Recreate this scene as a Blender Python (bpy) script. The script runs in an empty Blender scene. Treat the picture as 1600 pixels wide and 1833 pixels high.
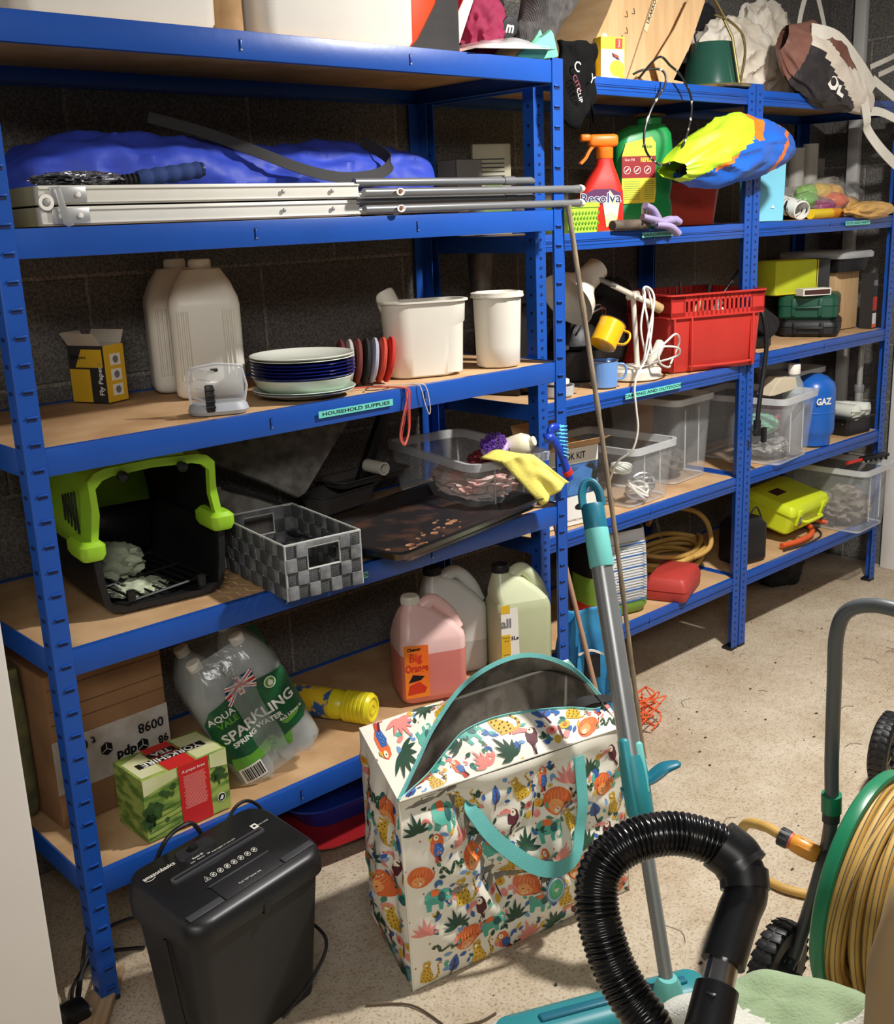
import bpy, bmesh, math, random
from mathutils import Vector, Matrix, noise, geometry
from math import pi, sin, cos, radians as R_

# ---------------------------------------------------------------- camera, light, exposure
SC = bpy.context.scene
COL = SC.collection
cam_d = bpy.data.cameras.new('camera'); cam = bpy.data.objects.new('camera', cam_d); COL.objects.link(cam)
cam_d.sensor_fit = 'HORIZONTAL'; cam_d.sensor_width = 36; cam_d.lens = 36 * 1946.49 / 1600
cam_d.clip_start = 0.05
_r = Vector((0.73677768, -0.67503539, -0.03854713)); _u = Vector((0.20325758, 0.16675357, 0.96482102)); _f = Vector((0.64486046, 0.71869359, -0.26006636))
M = Matrix((( _r.x, _u.x, -_f.x, -0.6687), (_r.y, _u.y, -_f.y, -1.7936), (_r.z, _u.z, -_f.z, 1.4395), (0, 0, 0, 1)))
cam.matrix_world = M
SC.camera = cam
SC.view_settings.view_transform = 'Standard'; SC.view_settings.look = 'None'
SC.view_settings.gamma = 1; SC.view_settings.exposure = 0.3; SC.view_settings.use_curve_mapping = False
w = bpy.data.worlds.new('world'); SC.world = w; w.use_nodes = True
w.node_tree.nodes['Background'].inputs[0].default_value = (1.0, 0.96, 0.92, 1)
w.node_tree.nodes['Background'].inputs[1].default_value = 0.075
ld = bpy.data.lights.new('ceiling_light', 'AREA'); ld.shape = 'DISK'; ld.size = 0.13; ld.energy = 62; ld.color = (1.0, 0.965, 0.92)
lo = bpy.data.objects.new('ceiling_light', ld); lo.location = (1.65, -0.95, 2.36); COL.objects.link(lo)
ld2 = bpy.data.lights.new('fill_light', 'AREA'); ld2.shape = 'RECTANGLE'; ld2.size = 1.2; ld2.size_y = .3; ld2.energy = 27; ld2.color = (1.0, 0.97, 0.93)  # added fill lamp, lifts the left side and the shelf interiors
lo2 = bpy.data.objects.new('fill_light', ld2); lo2.location = (-1.3, -2.6, 2.3); COL.objects.link(lo2)
lo2.rotation_euler = (Vector((1.2, 0.2, .9)) - lo2.location).to_track_quat('-Z', 'Y').to_euler()

# ---------------------------------------------------------------- materials
def lin(c):
    f = lambda v: (v / 12.92 if v <= 0.04045 else ((v + 0.055) / 1.055) ** 2.4)
    return tuple(f(x / 255.0) for x in c) + (1,)
MATS = {}
def mat(name, c, rough=.5, metal=0, var=.12, vs=14, bump=0, bs=120, alpha=1, c2=None, spec=.5, trans=0, emit=0, coat=0, stretch=None, thr=(.35, .65), sheen=0):
    if name in MATS: return MATS[name]
    m = bpy.data.materials.new(name); m.use_nodes = True; nt = m.node_tree; N = nt.nodes; L = nt.links
    b = N['Principled BSDF']
    tc = N.new('ShaderNodeTexCoord'); src = tc.outputs['Object']
    if stretch:
        mp = N.new('ShaderNodeMapping'); mp.inputs['Scale'].default_value = stretch; L.new(src, mp.inputs[0]); src = mp.outputs[0]
    nz = N.new('ShaderNodeTexNoise'); nz.inputs['Scale'].default_value = vs; nz.inputs['Detail'].default_value = 6; L.new(src, nz.inputs['Vector'])
    rp = N.new('ShaderNodeValToRGB'); rp.color_ramp.elements[0].position = thr[0]; rp.color_ramp.elements[1].position = thr[1]
    col = lin(c); k = 1 - var
    rp.color_ramp.elements[0].color = lin(c2) if c2 else (col[0] * k, col[1] * k, col[2] * k, 1)
    rp.color_ramp.elements[1].color = col
    L.new(nz.outputs['Fac'], rp.inputs[0]); L.new(rp.outputs[0], b.inputs['Base Color'])
    b.inputs['Roughness'].default_value = rough; b.inputs['Metallic'].default_value = metal
    b.inputs['Alpha'].default_value = alpha; b.inputs['Specular IOR Level'].default_value = spec
    b.inputs['Transmission Weight'].default_value = trans; b.inputs['Coat Weight'].default_value = coat
    b.inputs['Sheen Weight'].default_value = sheen
    if bump:
        n2 = N.new('ShaderNodeTexNoise'); n2.inputs['Scale'].default_value = bs; n2.inputs['Detail'].default_value = 4; L.new(src, n2.inputs['Vector'])
        bp = N.new('ShaderNodeBump'); bp.inputs['Strength'].default_value = bump; bp.inputs['Distance'].default_value = .004
        L.new(n2.outputs['Fac'], bp.inputs['Height']); L.new(bp.outputs[0], b.inputs['Normal'])
    MATS[name] = m
    return m
def weave(name, c1, c2, sx, sz, rough=.8, bump=.5):
    """fine cloth weave from two wave textures"""
    if name in MATS: return MATS[name]
    m = mat(name, c1, rough, c2=c2, vs=30); nt = m.node_tree; N = nt.nodes; L = nt.links; b = N['Principled BSDF']
    tc = N.new('ShaderNodeTexCoord'); acc = None
    for d, s in (('X', sx), ('Z', sz)):
        wv = N.new('ShaderNodeTexWave'); wv.bands_direction = d; wv.inputs['Scale'].default_value = s; wv.inputs['Distortion'].default_value = .6
        L.new(tc.outputs['Object'], wv.inputs['Vector'])
        if acc is None: acc = wv.outputs['Fac']
        else:
            a = N.new('ShaderNodeMath'); a.operation = 'ADD'; L.new(acc, a.inputs[0]); L.new(wv.outputs['Fac'], a.inputs[1]); acc = a.outputs[0]
    bp = N.new('ShaderNodeBump'); bp.inputs['Strength'].default_value = bump; bp.inputs['Distance'].default_value = .003
    L.new(acc, bp.inputs['Height']); L.new(bp.outputs[0], b.inputs['Normal'])
    return m

# ---------------------------------------------------------------- geometry builder
def T(x=0, y=0, z=0): return Matrix.Translation((x, y, z))
def RX(a): return Matrix.Rotation(R_(a), 4, 'X')
def RY(a): return Matrix.Rotation(R_(a), 4, 'Y')
def RZ(a): return Matrix.Rotation(R_(a), 4, 'Z')
I4 = Matrix.Identity(4)
FRONT = RX(90)          # drawings in x,y stand upright facing -y
def rrect(w_, d_, r, n=4):
    r = min(r, w_ / 2 - 1e-5, d_ / 2 - 1e-5); o = []
    for sx, sy, a0 in ((1, 1, 0), (-1, 1, 90), (-1, -1, 180), (1, -1, 270)):
        for i in range(n + 1):
            a = R_(a0 + 90 * i / n); o.append((sx * (w_ / 2 - r) + r * cos(a), sy * (d_ / 2 - r) + r * sin(a)))
    return o
def ellipse(a, b, n=24, p=2):
    o = []
    for i in range(n):
        t = 2 * pi * i / n; c, s = cos(t), sin(t)
        o.append((a * math.copysign(abs(c) ** (2 / p), c), b * math.copysign(abs(s) ** (2 / p), s)))
    return o
def smooth_path(P, n=6, closed=False):
    P = [Vector(p) for p in P]; o = []; L = len(P); rng = L if closed else L - 1
    for i in range(rng):
        g = (lambda k: P[k % L]) if closed else (lambda k: P[max(0, min(L - 1, k))])
        a, b, c, d = g(i - 1), g(i), g(i + 1), g(i + 2)
        for j in range(n):
            t = j / n
            o.append(.5 * ((2 * b) + (c - a) * t + (2 * a - 5 * b + 4 * c - d) * t * t + (3 * b - a - 3 * c + d) * t ** 3))
    if not closed: o.append(P[-1])
    return o
class G:
    def __init__(s): s.bm = bmesh.new(); s.ms = []
    def mi(s, m):
        if m not in s.ms: s.ms.append(m)
        return s.ms.index(m)
    def _fin(s, fs, m):
        i = s.mi(m)
        for f in fs: f.material_index = i
    def box(s, c, d, m, bev=0, M=I4, seg=2):
        r = bmesh.ops.create_cube(s.bm, size=1, matrix=M @ T(*c) @ Matrix.Diagonal((*d, 1)))
        vs = r['verts']; fs = {f for v in vs for f in v.link_faces}; s._fin(fs, m)
        if bev: bmesh.ops.bevel(s.bm, geom=list({e for v in vs for e in v.link_edges}), offset=min(bev, min(d) * .45), segments=seg, affect='EDGES', profile=.5, material=-1)
        return s
    def loft(s, rings, m, cap0=True, cap1=True, closed=True, M=I4):
        i = s.mi(m); vr = [[s.bm.verts.new(M @ Vector(p)) for p in r] for r in rings]; n = len(vr[0])
        for a, b in zip(vr, vr[1:]):
            for k in range(n if closed else n - 1):
                k2 = (k + 1) % n
                try: f = s.bm.faces.new((a[k], a[k2], b[k2], b[k])); f.material_index = i
                except ValueError: pass
        for c, r in ((cap0, vr[0][::-1]), (cap1, vr[-1])):
            if c:
                f = s.bm.faces.new(r); f.material_index = i
        return s
    def rloft(s, prof, m, cap0=True, cap1=True, M=I4, n=4, c=(0, 0)):
        """stack of rounded rectangles (w, d, r, z[, ox, oy])"""
        return s.loft([[(x + (q[4] if len(q) > 4 else 0), y + (q[5] if len(q) > 5 else 0), q[3]) for x, y in rrect(q[0], q[1], q[2], n)] for q in prof], m, cap0, cap1, True, M)
    def lathe(s, prof, m, seg=28, M=I4, cap0=True, cap1=True):
        return s.loft([[(max(r, 1e-4) * cos(2 * pi * k / seg), max(r, 1e-4) * sin(2 * pi * k / seg), z) for k in range(seg)] for r, z in prof], m, cap0, cap1, True, M)
    def cyl(s, a, b, r, m, seg=20, r2=None, M=I4):
        return s.tube([a, b], r, m, seg, radii=[r, r if r2 is None else r2], M=M)
    def tube(s, pts, r, m, seg=10, closed=False, radii=None, M=I4, flat=None):
        P = [M @ Vector(p) for p in pts]; n = len(P); rings = []
        tan = []
        for k in range(n):
            a = P[(k - 1) % n] if (closed or k > 0) else P[k]; b = P[(k + 1) % n] if (closed or k < n - 1) else P[k]
            t = (b - a); tan.append(t.normalized() if t.length > 1e-9 else Vector((0, 0, 1)))
        up = Vector((0, 0, 1)) if abs(tan[0].z) < .9 else Vector((1, 0, 0))
        nrm = tan[0].cross(up).normalized()
        for k in range(n):
            if k: 
                q = tan[k - 1].rotation_difference(tan[k]); nrm = (q @ nrm)
                nrm = (nrm - tan[k] * nrm.dot(tan[k])).normalized()
            bi = tan[k].cross(nrm); rr = radii[k] if radii else r; rb = rr * (flat if flat else 1)
            rings.append([P[k] + nrm * rr * cos(2 * pi * j / seg) + bi * rb * sin(2 * pi * j / seg) for j in range(seg)])
        if closed: rings.append(rings[0]); return s.loft(rings, m, False, False)
        return s.loft(rings, m)
    def strap(s, pts, w_, m, nrm=(0, 0, 1), th=.002, M=I4, wdir=None):
        """flat ribbon along pts; wdir = list of width directions or one"""
        P = [Vector(p) for p in pts]; n = len(P); rings = []
        for k in range(n):
            t = (P[min(n - 1, k + 1)] - P[max(0, k - 1)]).normalized()
            if wdir is not None: wd = Vector(wdir[k] if isinstance(wdir[0], (tuple, list, Vector)) else wdir)
            else: wd = t.cross(Vector(nrm))
            wd = (wd - t * wd.dot(t)).normalized(); nn = t.cross(wd).normalized()
            a, b = P[k] - wd * w_ / 2, P[k] + wd * w_ / 2
            rings.append([a + nn * th / 2, b + nn * th / 2, b - nn * th / 2, a - nn * th / 2])
        return s.loft(rings, m, M=M)
    def prism(s, poly, z0, z1, m, M=I4, bev=0):
        i = s.mi(m); b0 = [s.bm.verts.new(M @ Vector((x, y, z0))) for x, y in poly]; b1 = [s.bm.verts.new(M @ Vector((x, y, z1))) for x, y in poly]
        n = len(poly); fs = [s.bm.faces.new(b0[::-1]), s.bm.faces.new(b1)]
        for k in range(n): fs.append(s.bm.faces.new((b0[k], b0[(k + 1) % n], b1[(k + 1) % n], b1[k])))
        for f in fs: f.material_index = i
        if bev: bmesh.ops.bevel(s.bm, geom=list({e for f in fs for e in f.edges}), offset=bev, segments=2, affect='EDGES', profile=.5)
        return s
    def flat(s, poly, m, M=I4):
        f = s.bm.faces.new([s.bm.verts.new(M @ Vector((p[0], p[1], p[2] if len(p) > 2 else 0))) for p in poly]); f.material_index = s.mi(m); return s
    def grid(s, fn, nu, nv, m, M=I4, cu=False):
        i = s.mi(m); V = [[s.bm.verts.new(M @ Vector(fn(a / nu, b / nv))) for b in range(nv + 1)] for a in range(nu if cu else nu + 1)]
        for a in range(nu):
            for b in range(nv):
                a2 = (a + 1) % nu if cu else a + 1
                f = s.bm.faces.new((V[a][b], V[a2][b], V[a2][b + 1], V[a][b + 1])); f.material_index = i
        return s
    def blob(s, c, d, m, amp=.15, sc=3, sub=4, seed=0, M=I4, flatb=None, ridge=False):
        """crumpled rounded lump, half sizes d"""
        r = bmesh.ops.create_icosphere(s.bm, subdivisions=sub, radius=1); o = Vector((seed * 7.3, seed * 3.1, seed * 1.7))
        for v in r['verts']:
            p = v.co.copy()
            q = noise.fractal(p * sc + o, .8, 2.1, 4)
            if ridge: q = abs(noise.noise(p * sc + o)) * -1.6 + .35 + .35 * abs(noise.noise(p * sc * 2.3 + o)) * -1
            p *= 1 + amp * q
            p = Vector((p.x * d[0] + c[0], p.y * d[1] + c[1], p.z * d[2] + c[2]))
            if flatb is not None and p.z < flatb: p.z = flatb
            v.co = M @ p
        s._fin({f for v in r['verts'] for f in v.link_faces}, m)
        return s
    def text(s, t, size, m, M=I4, ax='CENTER', ay='CENTER', ext=0, sx=1, bold=0, sp=1):
        cu = bpy.data.curves.new('t', 'FONT'); cu.body = t; cu.size = size; cu.align_x = ax; cu.align_y = ay; cu.extrude = ext; cu.offset = bold; cu.resolution_u = 2; cu.space_character = sp
        ob = bpy.data.objects.new('t', cu); COL.objects.link(ob)
        dg = bpy.context.evaluated_depsgraph_get(); dg.update()
        me = bpy.data.meshes.new_from_object(ob.evaluated_get(dg)); bpy.data.objects.remove(ob); bpy.data.curves.remove(cu)
        me.transform(M @ Matrix.Diagonal((sx, 1, 1, 1))); n0 = len(s.bm.faces); s.bm.from_mesh(me); bpy.data.meshes.remove(me)
        s.bm.faces.ensure_lookup_table(); i = s.mi(m)
        for f in s.bm.faces[n0:]: f.material_index = i
        return s
    def obj(s, name, parent=None, smooth=35, recalc=True, mods=()):
        bm = s.bm
        if recalc: bmesh.ops.recalc_face_normals(bm, faces=bm.faces)
        me = bpy.data.meshes.new(name); bm.to_mesh(me); bm.free()
        for m in s.ms: me.materials.append(m)
        if smooth:
            for p in me.polygons: p.use_smooth = True
            me.set_sharp_from_angle(angle=R_(smooth))
        o = bpy.data.objects.new(name, me); COL.objects.link(o)
        if parent: o.parent = parent
        for md in mods:
            k = o.modifiers.new(md[0].lower(), md[0])
            for a, v in md[1].items(): setattr(k, a, v)
        return o
def tag(o, label, cat, group=None):
    o['label'] = label; o['category'] = cat
    if group: o['group'] = group
    return o
def thing(name, label, cat, loc=(0, 0, 0), rz=0, group=None, rot=None):
    o = bpy.data.objects.new(name, None); COL.objects.link(o); o.empty_display_size = .02
    o.location = loc; o.rotation_euler = tuple(R_(a) for a in rot) if rot else (0, 0, R_(rz))
    return tag(o, label, cat, group)
def dup(root, loc, rz=0, label=None, rot=None, scale=None):
    """copy of a thing with its parts and sub-parts"""
    r = root.copy(); COL.objects.link(r); r.location = loc; r.rotation_euler = tuple(R_(a) for a in rot) if rot else (0, 0, R_(rz))
    if scale: r.scale = scale
    if label: r['label'] = label
    for ch in list(root.children):
        c = ch.copy(); COL.objects.link(c); c.parent = r
        for g_ in list(ch.children):
            d_ = g_.copy(); COL.objects.link(d_); d_.parent = c
    return r
def struct(g, name, **k):
    o = g.obj(name, **k); o['kind'] = 'structure'; return o
A1, A2, A3, A4, A5 = 1.78, 1.451, 1.09, .725, .278
B1, B2, B3, B4, B5 = 1.7735, 1.3913, .9616, .5963, .2542
WA = 1.354
# ---------------------------------------------------------------- room
def wall_material():
    m = bpy.data.materials.new('concrete_block'); m.use_nodes = True; nt = m.node_tree; N = nt.nodes; L = nt.links; b = N['Principled BSDF']
    tc = N.new('ShaderNodeTexCoord'); sp = N.new('ShaderNodeSeparateXYZ'); L.new(tc.outputs['Object'], sp.inputs[0])
    ad = N.new('ShaderNodeMath'); L.new(sp.outputs[0], ad.inputs[0]); L.new(sp.outputs[1], ad.inputs[1])
    cb = N.new('ShaderNodeCombineXYZ'); L.new(ad.outputs[0], cb.inputs[0]); L.new(sp.outputs[2], cb.inputs[1])
    br = N.new('ShaderNodeTexBrick'); L.new(cb.outputs[0], br.inputs['Vector'])
    br.inputs['Scale'].default_value = 1; br.inputs['Brick Width'].default_value = .45; br.inputs['Row Height'].default_value = .225
    br.inputs['Mortar Size'].default_value = .006; br.inputs['Mortar Smooth'].default_value = .4
    br.inputs['Color1'].default_value = lin((124, 121, 117)); br.inputs['Color2'].default_value = lin((110, 107, 103)); br.inputs['Mortar'].default_value = lin((150, 144, 136))
    nz = N.new('ShaderNodeTexNoise'); nz.inputs['Scale'].default_value = 160; nz.inputs['Detail'].default_value = 5; L.new(tc.outputs['Object'], nz.inputs['Vector'])
    rp = N.new('ShaderNodeValToRGB'); rp.color_ramp.elements[0].position = .38; rp.color_ramp.elements[0].color = (.32, .3, .28, 1); rp.color_ramp.elements[1].position = .62
    L.new(nz.outputs['Fac'], rp.inputs[0])
    mx = N.new('ShaderNodeMixRGB'); mx.blend_type = 'MULTIPLY'; mx.inputs[0].default_value = .75; L.new(br.outputs['Color'], mx.inputs[1]); L.new(rp.outputs[0], mx.inputs[2])
    L.new(mx.outputs[0], b.inputs['Base Color']); b.inputs['Roughness'].default_value = .95
    hh = N.new('ShaderNodeMath'); hh.operation = 'SUBTRACT'; L.new(nz.outputs['Fac'], hh.inputs[0]); L.new(br.outputs['Fac'], hh.inputs[1])
    bp = N.new('ShaderNodeBump'); bp.inputs['Distance'].default_value = .006; bp.inputs['Strength'].default_value = .8; L.new(hh.outputs[0], bp.inputs['Height']); L.new(bp.outputs[0], b.inputs['Normal'])
    return m
def floor_material():
    m = bpy.data.materials.new('concrete_floor'); m.use_nodes = True; nt = m.node_tree; N = nt.nodes; L = nt.links; b = N['Principled BSDF']
    tc = N.new('ShaderNodeTexCoord')
    def nz(s, d=6, st=None):
        n = N.new('ShaderNodeTexNoise'); n.inputs['Scale'].default_value = s; n.inputs['Detail'].default_value = d; n.inputs['Roughness'].default_value = .62
        L.new(tc.outputs['Object'], n.inputs['Vector']); return n.outputs['Fac']
    def ramp(f, a, ca, c, cc):
        r = N.new('ShaderNodeValToRGB'); r.color_ramp.elements[0].position = a; r.color_ramp.elements[0].color = ca; r.color_ramp.elements[1].position = c; r.color_ramp.elements[1].color = cc; L.new(f, r.inputs[0]); return r.outputs[0]
    def mul(a, c, fac=1):
        x = N.new('ShaderNodeMixRGB'); x.blend_type = 'MULTIPLY'; x.inputs[0].default_value = fac; L.new(a, x.inputs[1]); L.new(c, x.inputs[2]); return x.outputs[0]
    W = (1, 1, 1, 1)
    c = ramp(nz(3), .35, lin((176, 158, 132)), .65, lin((203, 190, 168)))
    c = mul(c, ramp(nz(38), .36, (.72, .67, .6, 1), .52, W), .5)
    c = mul(c, ramp(nz(150, 3), .36, (.5, .43, .36, 1), .47, W), .8)
    c = mul(c, ramp(nz(420, 2), .3, (.25, .2, .16, 1), .36, W), .8)
    L.new(c, b.inputs['Base Color']); b.inputs['Roughness'].default_value = .82
    bp = N.new('ShaderNodeBump'); bp.inputs['Distance'].default_value = .003; bp.inputs['Strength'].default_value = .5; L.new(nz(60), bp.inputs['Height']); L.new(bp.outputs[0], b.inputs['Normal'])
    return m
m_block = wall_material(); m_floor = floor_material()
struct(G().box((.6, -1.6, -.05), (5.9, 4.4, .1), m_floor), 'floor', smooth=0)
struct(G().box((.6, .57, 1.2), (5.9, .1, 2.5), m_block), 'wall_back', smooth=0)
struct(G().box((3.53, -1.6, 1.2), (.1, 4.24, 2.5), m_block), 'wall_right', smooth=0)
m_white_paint = mat('white_paint', (228, 224, 218), .45, var=.03)
m_paint2 = mat('white_door_paint', (212, 208, 202), .5, var=.05)
g = G(); g.box((3.468, -.26, .93), (.022, .84, 1.86), m_paint2, .004); g.box((3.452, .13, .93), (.02, .07, 1.86), m_white_paint, .004)
struct(g, 'door_1')
m_conduit = mat('white_conduit', (205, 203, 198), .4, var=.05)
g = G(); g.box((3.462, .385, 1.5), (.03, .045, 1.98), m_conduit, .004); g.box((3.45, .385, 1.22), (.012, .055, .03), m_conduit, .003)
struct(g, 'trim_1')
# white appliance at the left edge
t = thing('freezer', 'tall white freezer cabinet cropped at the left edge, standing beside the blue shelving', 'freezer', (-.48, 0, 0))
g = G(); g.box((0, -.0, .72), (.6, .56, 1.38), mat('white_enamel', (226, 220, 212), .35, var=.03), .006); g.obj('body', t)
g = G(); g.box((0, -.295, .72), (.6, .03, 1.36), MATS['white_enamel'], .005); g.obj('door', t)
g = G(); g.box((0, .02, .015), (.52, .48, .03), mat('black_plastic', (22, 22, 23), .45), .004); g.obj('plinth', t)

# ---------------------------------------------------------------- racks
m_blue = mat('blue_powder_coat', (26, 80, 170), .36, var=.12, vs=6, spec=.5, bump=.06, bs=40)
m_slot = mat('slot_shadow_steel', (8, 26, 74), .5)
m_clip = mat('clip_steel', (150, 160, 180), .35, metal=.6)
m_boardtop = mat('chipboard', (200, 164, 122), .75, c2=(176, 138, 96), vs=9, bump=.1, bs=300)
def post_mesh(kind, h):
    g = G(); w_ = .036; th = .0022
    g.box((w_ / 2, th / 2, h / 2), (w_, th, h), m_blue); g.box((th / 2, w_ / 2, h / 2), (th, w_, h), m_blue)
    g.tube([(.001, .001, 0), (.001, .001, h)], .0016, m_blue, 8)
    z = .03
    if kind == 'a':
        g.box((w_ - .001, .004, h / 2), (.002, .006, h), m_blue)
        while z < h - .02:
            g.box((.021, -.0004, z), (.017, .0012, .0055), m_slot); g.box((.021, -.002, z + .0045), (.019, .0035, .0035), m_blue, .001)
            g.box((-.0004, .020, z), (.0012, .013, .006), m_slot); z += .0445
    else:
        k = 0
        while z < h - .02:
            if k % 2 == 0:
                g.cyl((.018, .001, z), (.018, -.0006, z), .0042, m_slot, 10); g.cyl((.001, .018, z), (-.0006, .018, z), .0042, m_slot, 10)
            else:
                g.box((.018, -.0004, z), (.010, .0012, .003), m_slot); g.box((.018, -.0012, z - .002), (.011, .0016, .0018), m_blue)
            z += .0225; k += 1
    return g
def beam(g, a, b, z, h, kind, face):
    """beam between a and b along x (face=-1 front / +1 back) or y"""
    (x0, y0), (x1, y1) = a, b; th = .0022
    if abs(x1 - x0) > abs(y1 - y0):
        cx = (x0 + x1) / 2; L_ = abs(x1 - x0); y = y0; s = face
        g.box((cx, y, z - h / 2), (L_, th, h), m_blue, .0008)
        g.box((cx, y - s * .007, z - .001), (L_, .014, .002), m_blue); g.box((cx, y - s * .007, z - h + .001), (L_, .014, .002), m_blue)
        if kind == 'b':
            for dz in (.38, .68): g.box((cx, y + s * .0018, z - h * dz), (L_, .0022, .0035), m_blue, .0008)
            g.box((cx, y + s * .0012, z - h * .53), (L_, .0006, .002), m_slot)
        n = (.36, .66) if kind == 'a' else (.5,)
        for f_ in n:
            x = x0 + (x1 - x0) * f_
            g.box((x, y + s * .0016, z - h * .5), (.006, .0012, h * .42), m_slot); g.box((x, y + s * .0026, z - h * .5), (.0035, .002, h * .34), m_blue, .0006)
            g.box((x, y + s * .003, z - h * .68), (.004, .0015, .003), m_clip)
    else:
        cy = (y0 + y1) / 2; L_ = abs(y1 - y0)
        g.box((x0, cy, z - h / 2), (th, L_, h), m_blue, .0008); g.box((x0 - face * .006, cy, z - h + .001), (.012, L_, .002), m_blue)
def rack(label, x0, x1, y0, y1, zs, h, bh, kind):
    t = thing('shelving_unit', label, 'shelves', ((x0 + x1) / 2, (y0 + y1) / 2, 0)); cx, cy = (x0 + x1) / 2, (y0 + y1) / 2
    for sx in (0, 1):
        for sy in (0, 1):
            o = post_mesh(kind, h).obj('post', t, smooth=30)
            o.location = ((x1 if sx else x0) - cx, (y1 if sy else y0) - cy, 0)
            o.scale = (-1 if sx else 1, -1 if sy else 1, 1)
            f = G().box(((.018) * (-1 if sx else 1), .018 * (-1 if sy else 1), .005), (.038, .038, .010), mat('black_plastic', (22, 22, 23)), .002).obj('foot', o)
            f.scale = (-1 if sx else 1, -1 if sy else 1, 1)
    X0, X1, Y0, Y1 = x0 - cx + .006, x1 - cx - .006, y0 - cy + .003, y1 - cy - .003
    for z in zs:
        for nm, a, b, fc in (('beam', (X0, Y0), (X1, Y0), -1), ('beam', (X0, Y1), (X1, Y1), 1), ('beam', (X0, Y0), (X0, Y1), -1), ('beam', (X1, Y0), (X1, Y1), 1)):
            g = G(); beam(g, a, b, z, bh, kind, fc); g.obj(nm, t, smooth=30)
        G().box((0, 0, z - .007), (x1 - x0 - .02, y1 - y0 - .012, .009), m_boardtop, .0008).obj('shelf_board', t, smooth=30)
    return t
rackA = rack('large blue five-tier metal shelving unit nearest the camera, with household supplies label', 0, WA, 0, .515, (A1, A2, A3, A4, A5), 1.785, .048, 'a')
rackB = rack('middle blue metal shelving unit with red crate and camping label, beyond the nearest unit', 1.373, 2.335, .112, .512, (B1, B2, B3, B4, B5), 1.79, .0426, 'b')
rackC = rack('far right blue metal shelving unit with toolcases and gas cylinder, against the right wall', 2.343, 3.29, .112, .512, (B1, B2, .985, .603, .2546), 1.79, .0426, 'b')
m_label = mat('label_tape', (110, 205, 190), .4, var=.05); m_ink = mat('black_ink', (12, 12, 14), .5)
def shelf_label(parent, txt, x0, x1, zc, y, hh=.014, ang=0):
    px, py, _ = parent.location; Mx = T((x0 + x1) / 2 - px, y - py - .004, zc) @ FRONT @ RZ(ang); g = G()
    g.box((0, 0, 0), (x1 - x0, hh, .0006), m_label, M=Mx); g.text(txt, hh * .72, m_ink, Mx @ T(0, 0, .0006), sx=(x1 - x0) / (hh * .72 * len(txt) * .62), bold=.0002)
    return g.obj('shelf_label', parent, smooth=0)
shelf_label(rackA, 'HOUSEHOLD SUPPLIES', .599, .794, 1.066, 0)
shelf_label(rackA, 'OVENS', .585, .70, .702, 0)
shelf_label(rackB, 'CAMPING AND OUTDOOR', 1.72, 1.98, .941, .109, .016)
shelf_label(rackB, 'GARDENING', 1.79, 1.93, 1.376, .109, .013)
shelf_label(rackC, 'TOYS AND PARTY', 2.9, 3.07, 1.372, .109, .014)
# ---------------------------------------------------------------- shared materials
m_black = MATS['black_plastic']
m_wplast = mat('white_plastic', (236, 232, 222), .4, var=.03)
m_natural = mat('milky_plastic', (222, 218, 205), .38, var=.04, spec=.5)
m_kraft = mat('kraft_card', (186, 152, 108), .85, c2=(168, 132, 90), vs=25)
m_clear = mat('clear_plastic', (215, 220, 222), .18, var=.03, alpha=.22, spec=.8)
m_clear_rim = mat('clear_plastic_rim', (225, 228, 230), .25, var=.03, alpha=.55, spec=.8)
m_film = mat('clear_film', (225, 228, 228), .12, var=.05, alpha=.16, spec=1)
m_steel = mat('brushed_steel', (190, 190, 190), .22, metal=1, var=.15, vs=60)
m_alu = mat('aluminium', (200, 200, 198), .35, metal=.7, var=.1)
m_red = mat('red_plastic', (205, 42, 34), .4, var=.08)
m_yellow = mat('yellow_plastic', (238, 204, 40), .4, var=.08)
m_orange = mat('orange_plastic', (238, 104, 28), .42, var=.08)
m_teal = mat('teal_plastic', (30, 128, 146), .4, var=.08)
m_teal_l = mat('light_teal_plastic', (98, 182, 182), .45, var=.08)
m_grey = mat('grey_plastic', (120, 120, 122), .45, var=.08)
m_dgrey = mat('dark_grey_plastic', (52, 53, 56), .5, var=.1)
m_paper = mat('white_paper', (232, 228, 218), .8, var=.04)

# ---------------------------------------------------------------- nearest unit, top tier
def storage_box(label, cx, w_, dep, h, loc_y, z):
    t = thing('storage_box', label, 'box', (cx, loc_y, z))
    g = G(); g.rloft([(w_ - .03, dep - .03, .03, 0), (w_ - .008, dep - .008, .032, .02), (w_, dep, .034, h), (w_ - .01, dep - .01, .03, h), (w_ - .02, dep - .02, .03, .012)], m_wplast, n=6)
    g.obj('body', t, mods=[]); 
    g = G(); g.rloft([(w_ + .012, dep + .012, .036, h - .01), (w_ + .012, dep + .012, .036, h + .008), (w_ - .01, dep - .01, .03, h + .014)], m_wplast, n=6); g.obj('lid', t)
    return t
storage_box('white plastic storage box at the left end of the top tier, cropped by the frame', .30, .386, .36, .26, .235, A1)
storage_box('large white plastic storage box on the top tier beside the orange carton', .766, .39, .38, .26, .235, A1)
t = thing('cardboard_tube', 'brown kraft cardboard tube standing between the two white storage boxes', 'tube', (.5315, .115, A1))
g = G(); g.lathe([(.036, 0), (.036, .34), (.033, .34), (.033, .005)], m_kraft, 32); g.obj('tube_wall', t)
t = thing('retail_box', 'orange and grey printed carton beside the white storage box on the top tier', 'box', (1.062, .15, A1 + .001), -32)
m_oprint = mat('orange_print', (238, 84, 28), .35, var=.05); m_dprint = mat('charcoal_print', (70, 68, 68), .4, var=.2, vs=30)
g = G(); g.box((0, 0, .13), (.12, .2, .26), m_oprint, .002)
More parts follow.
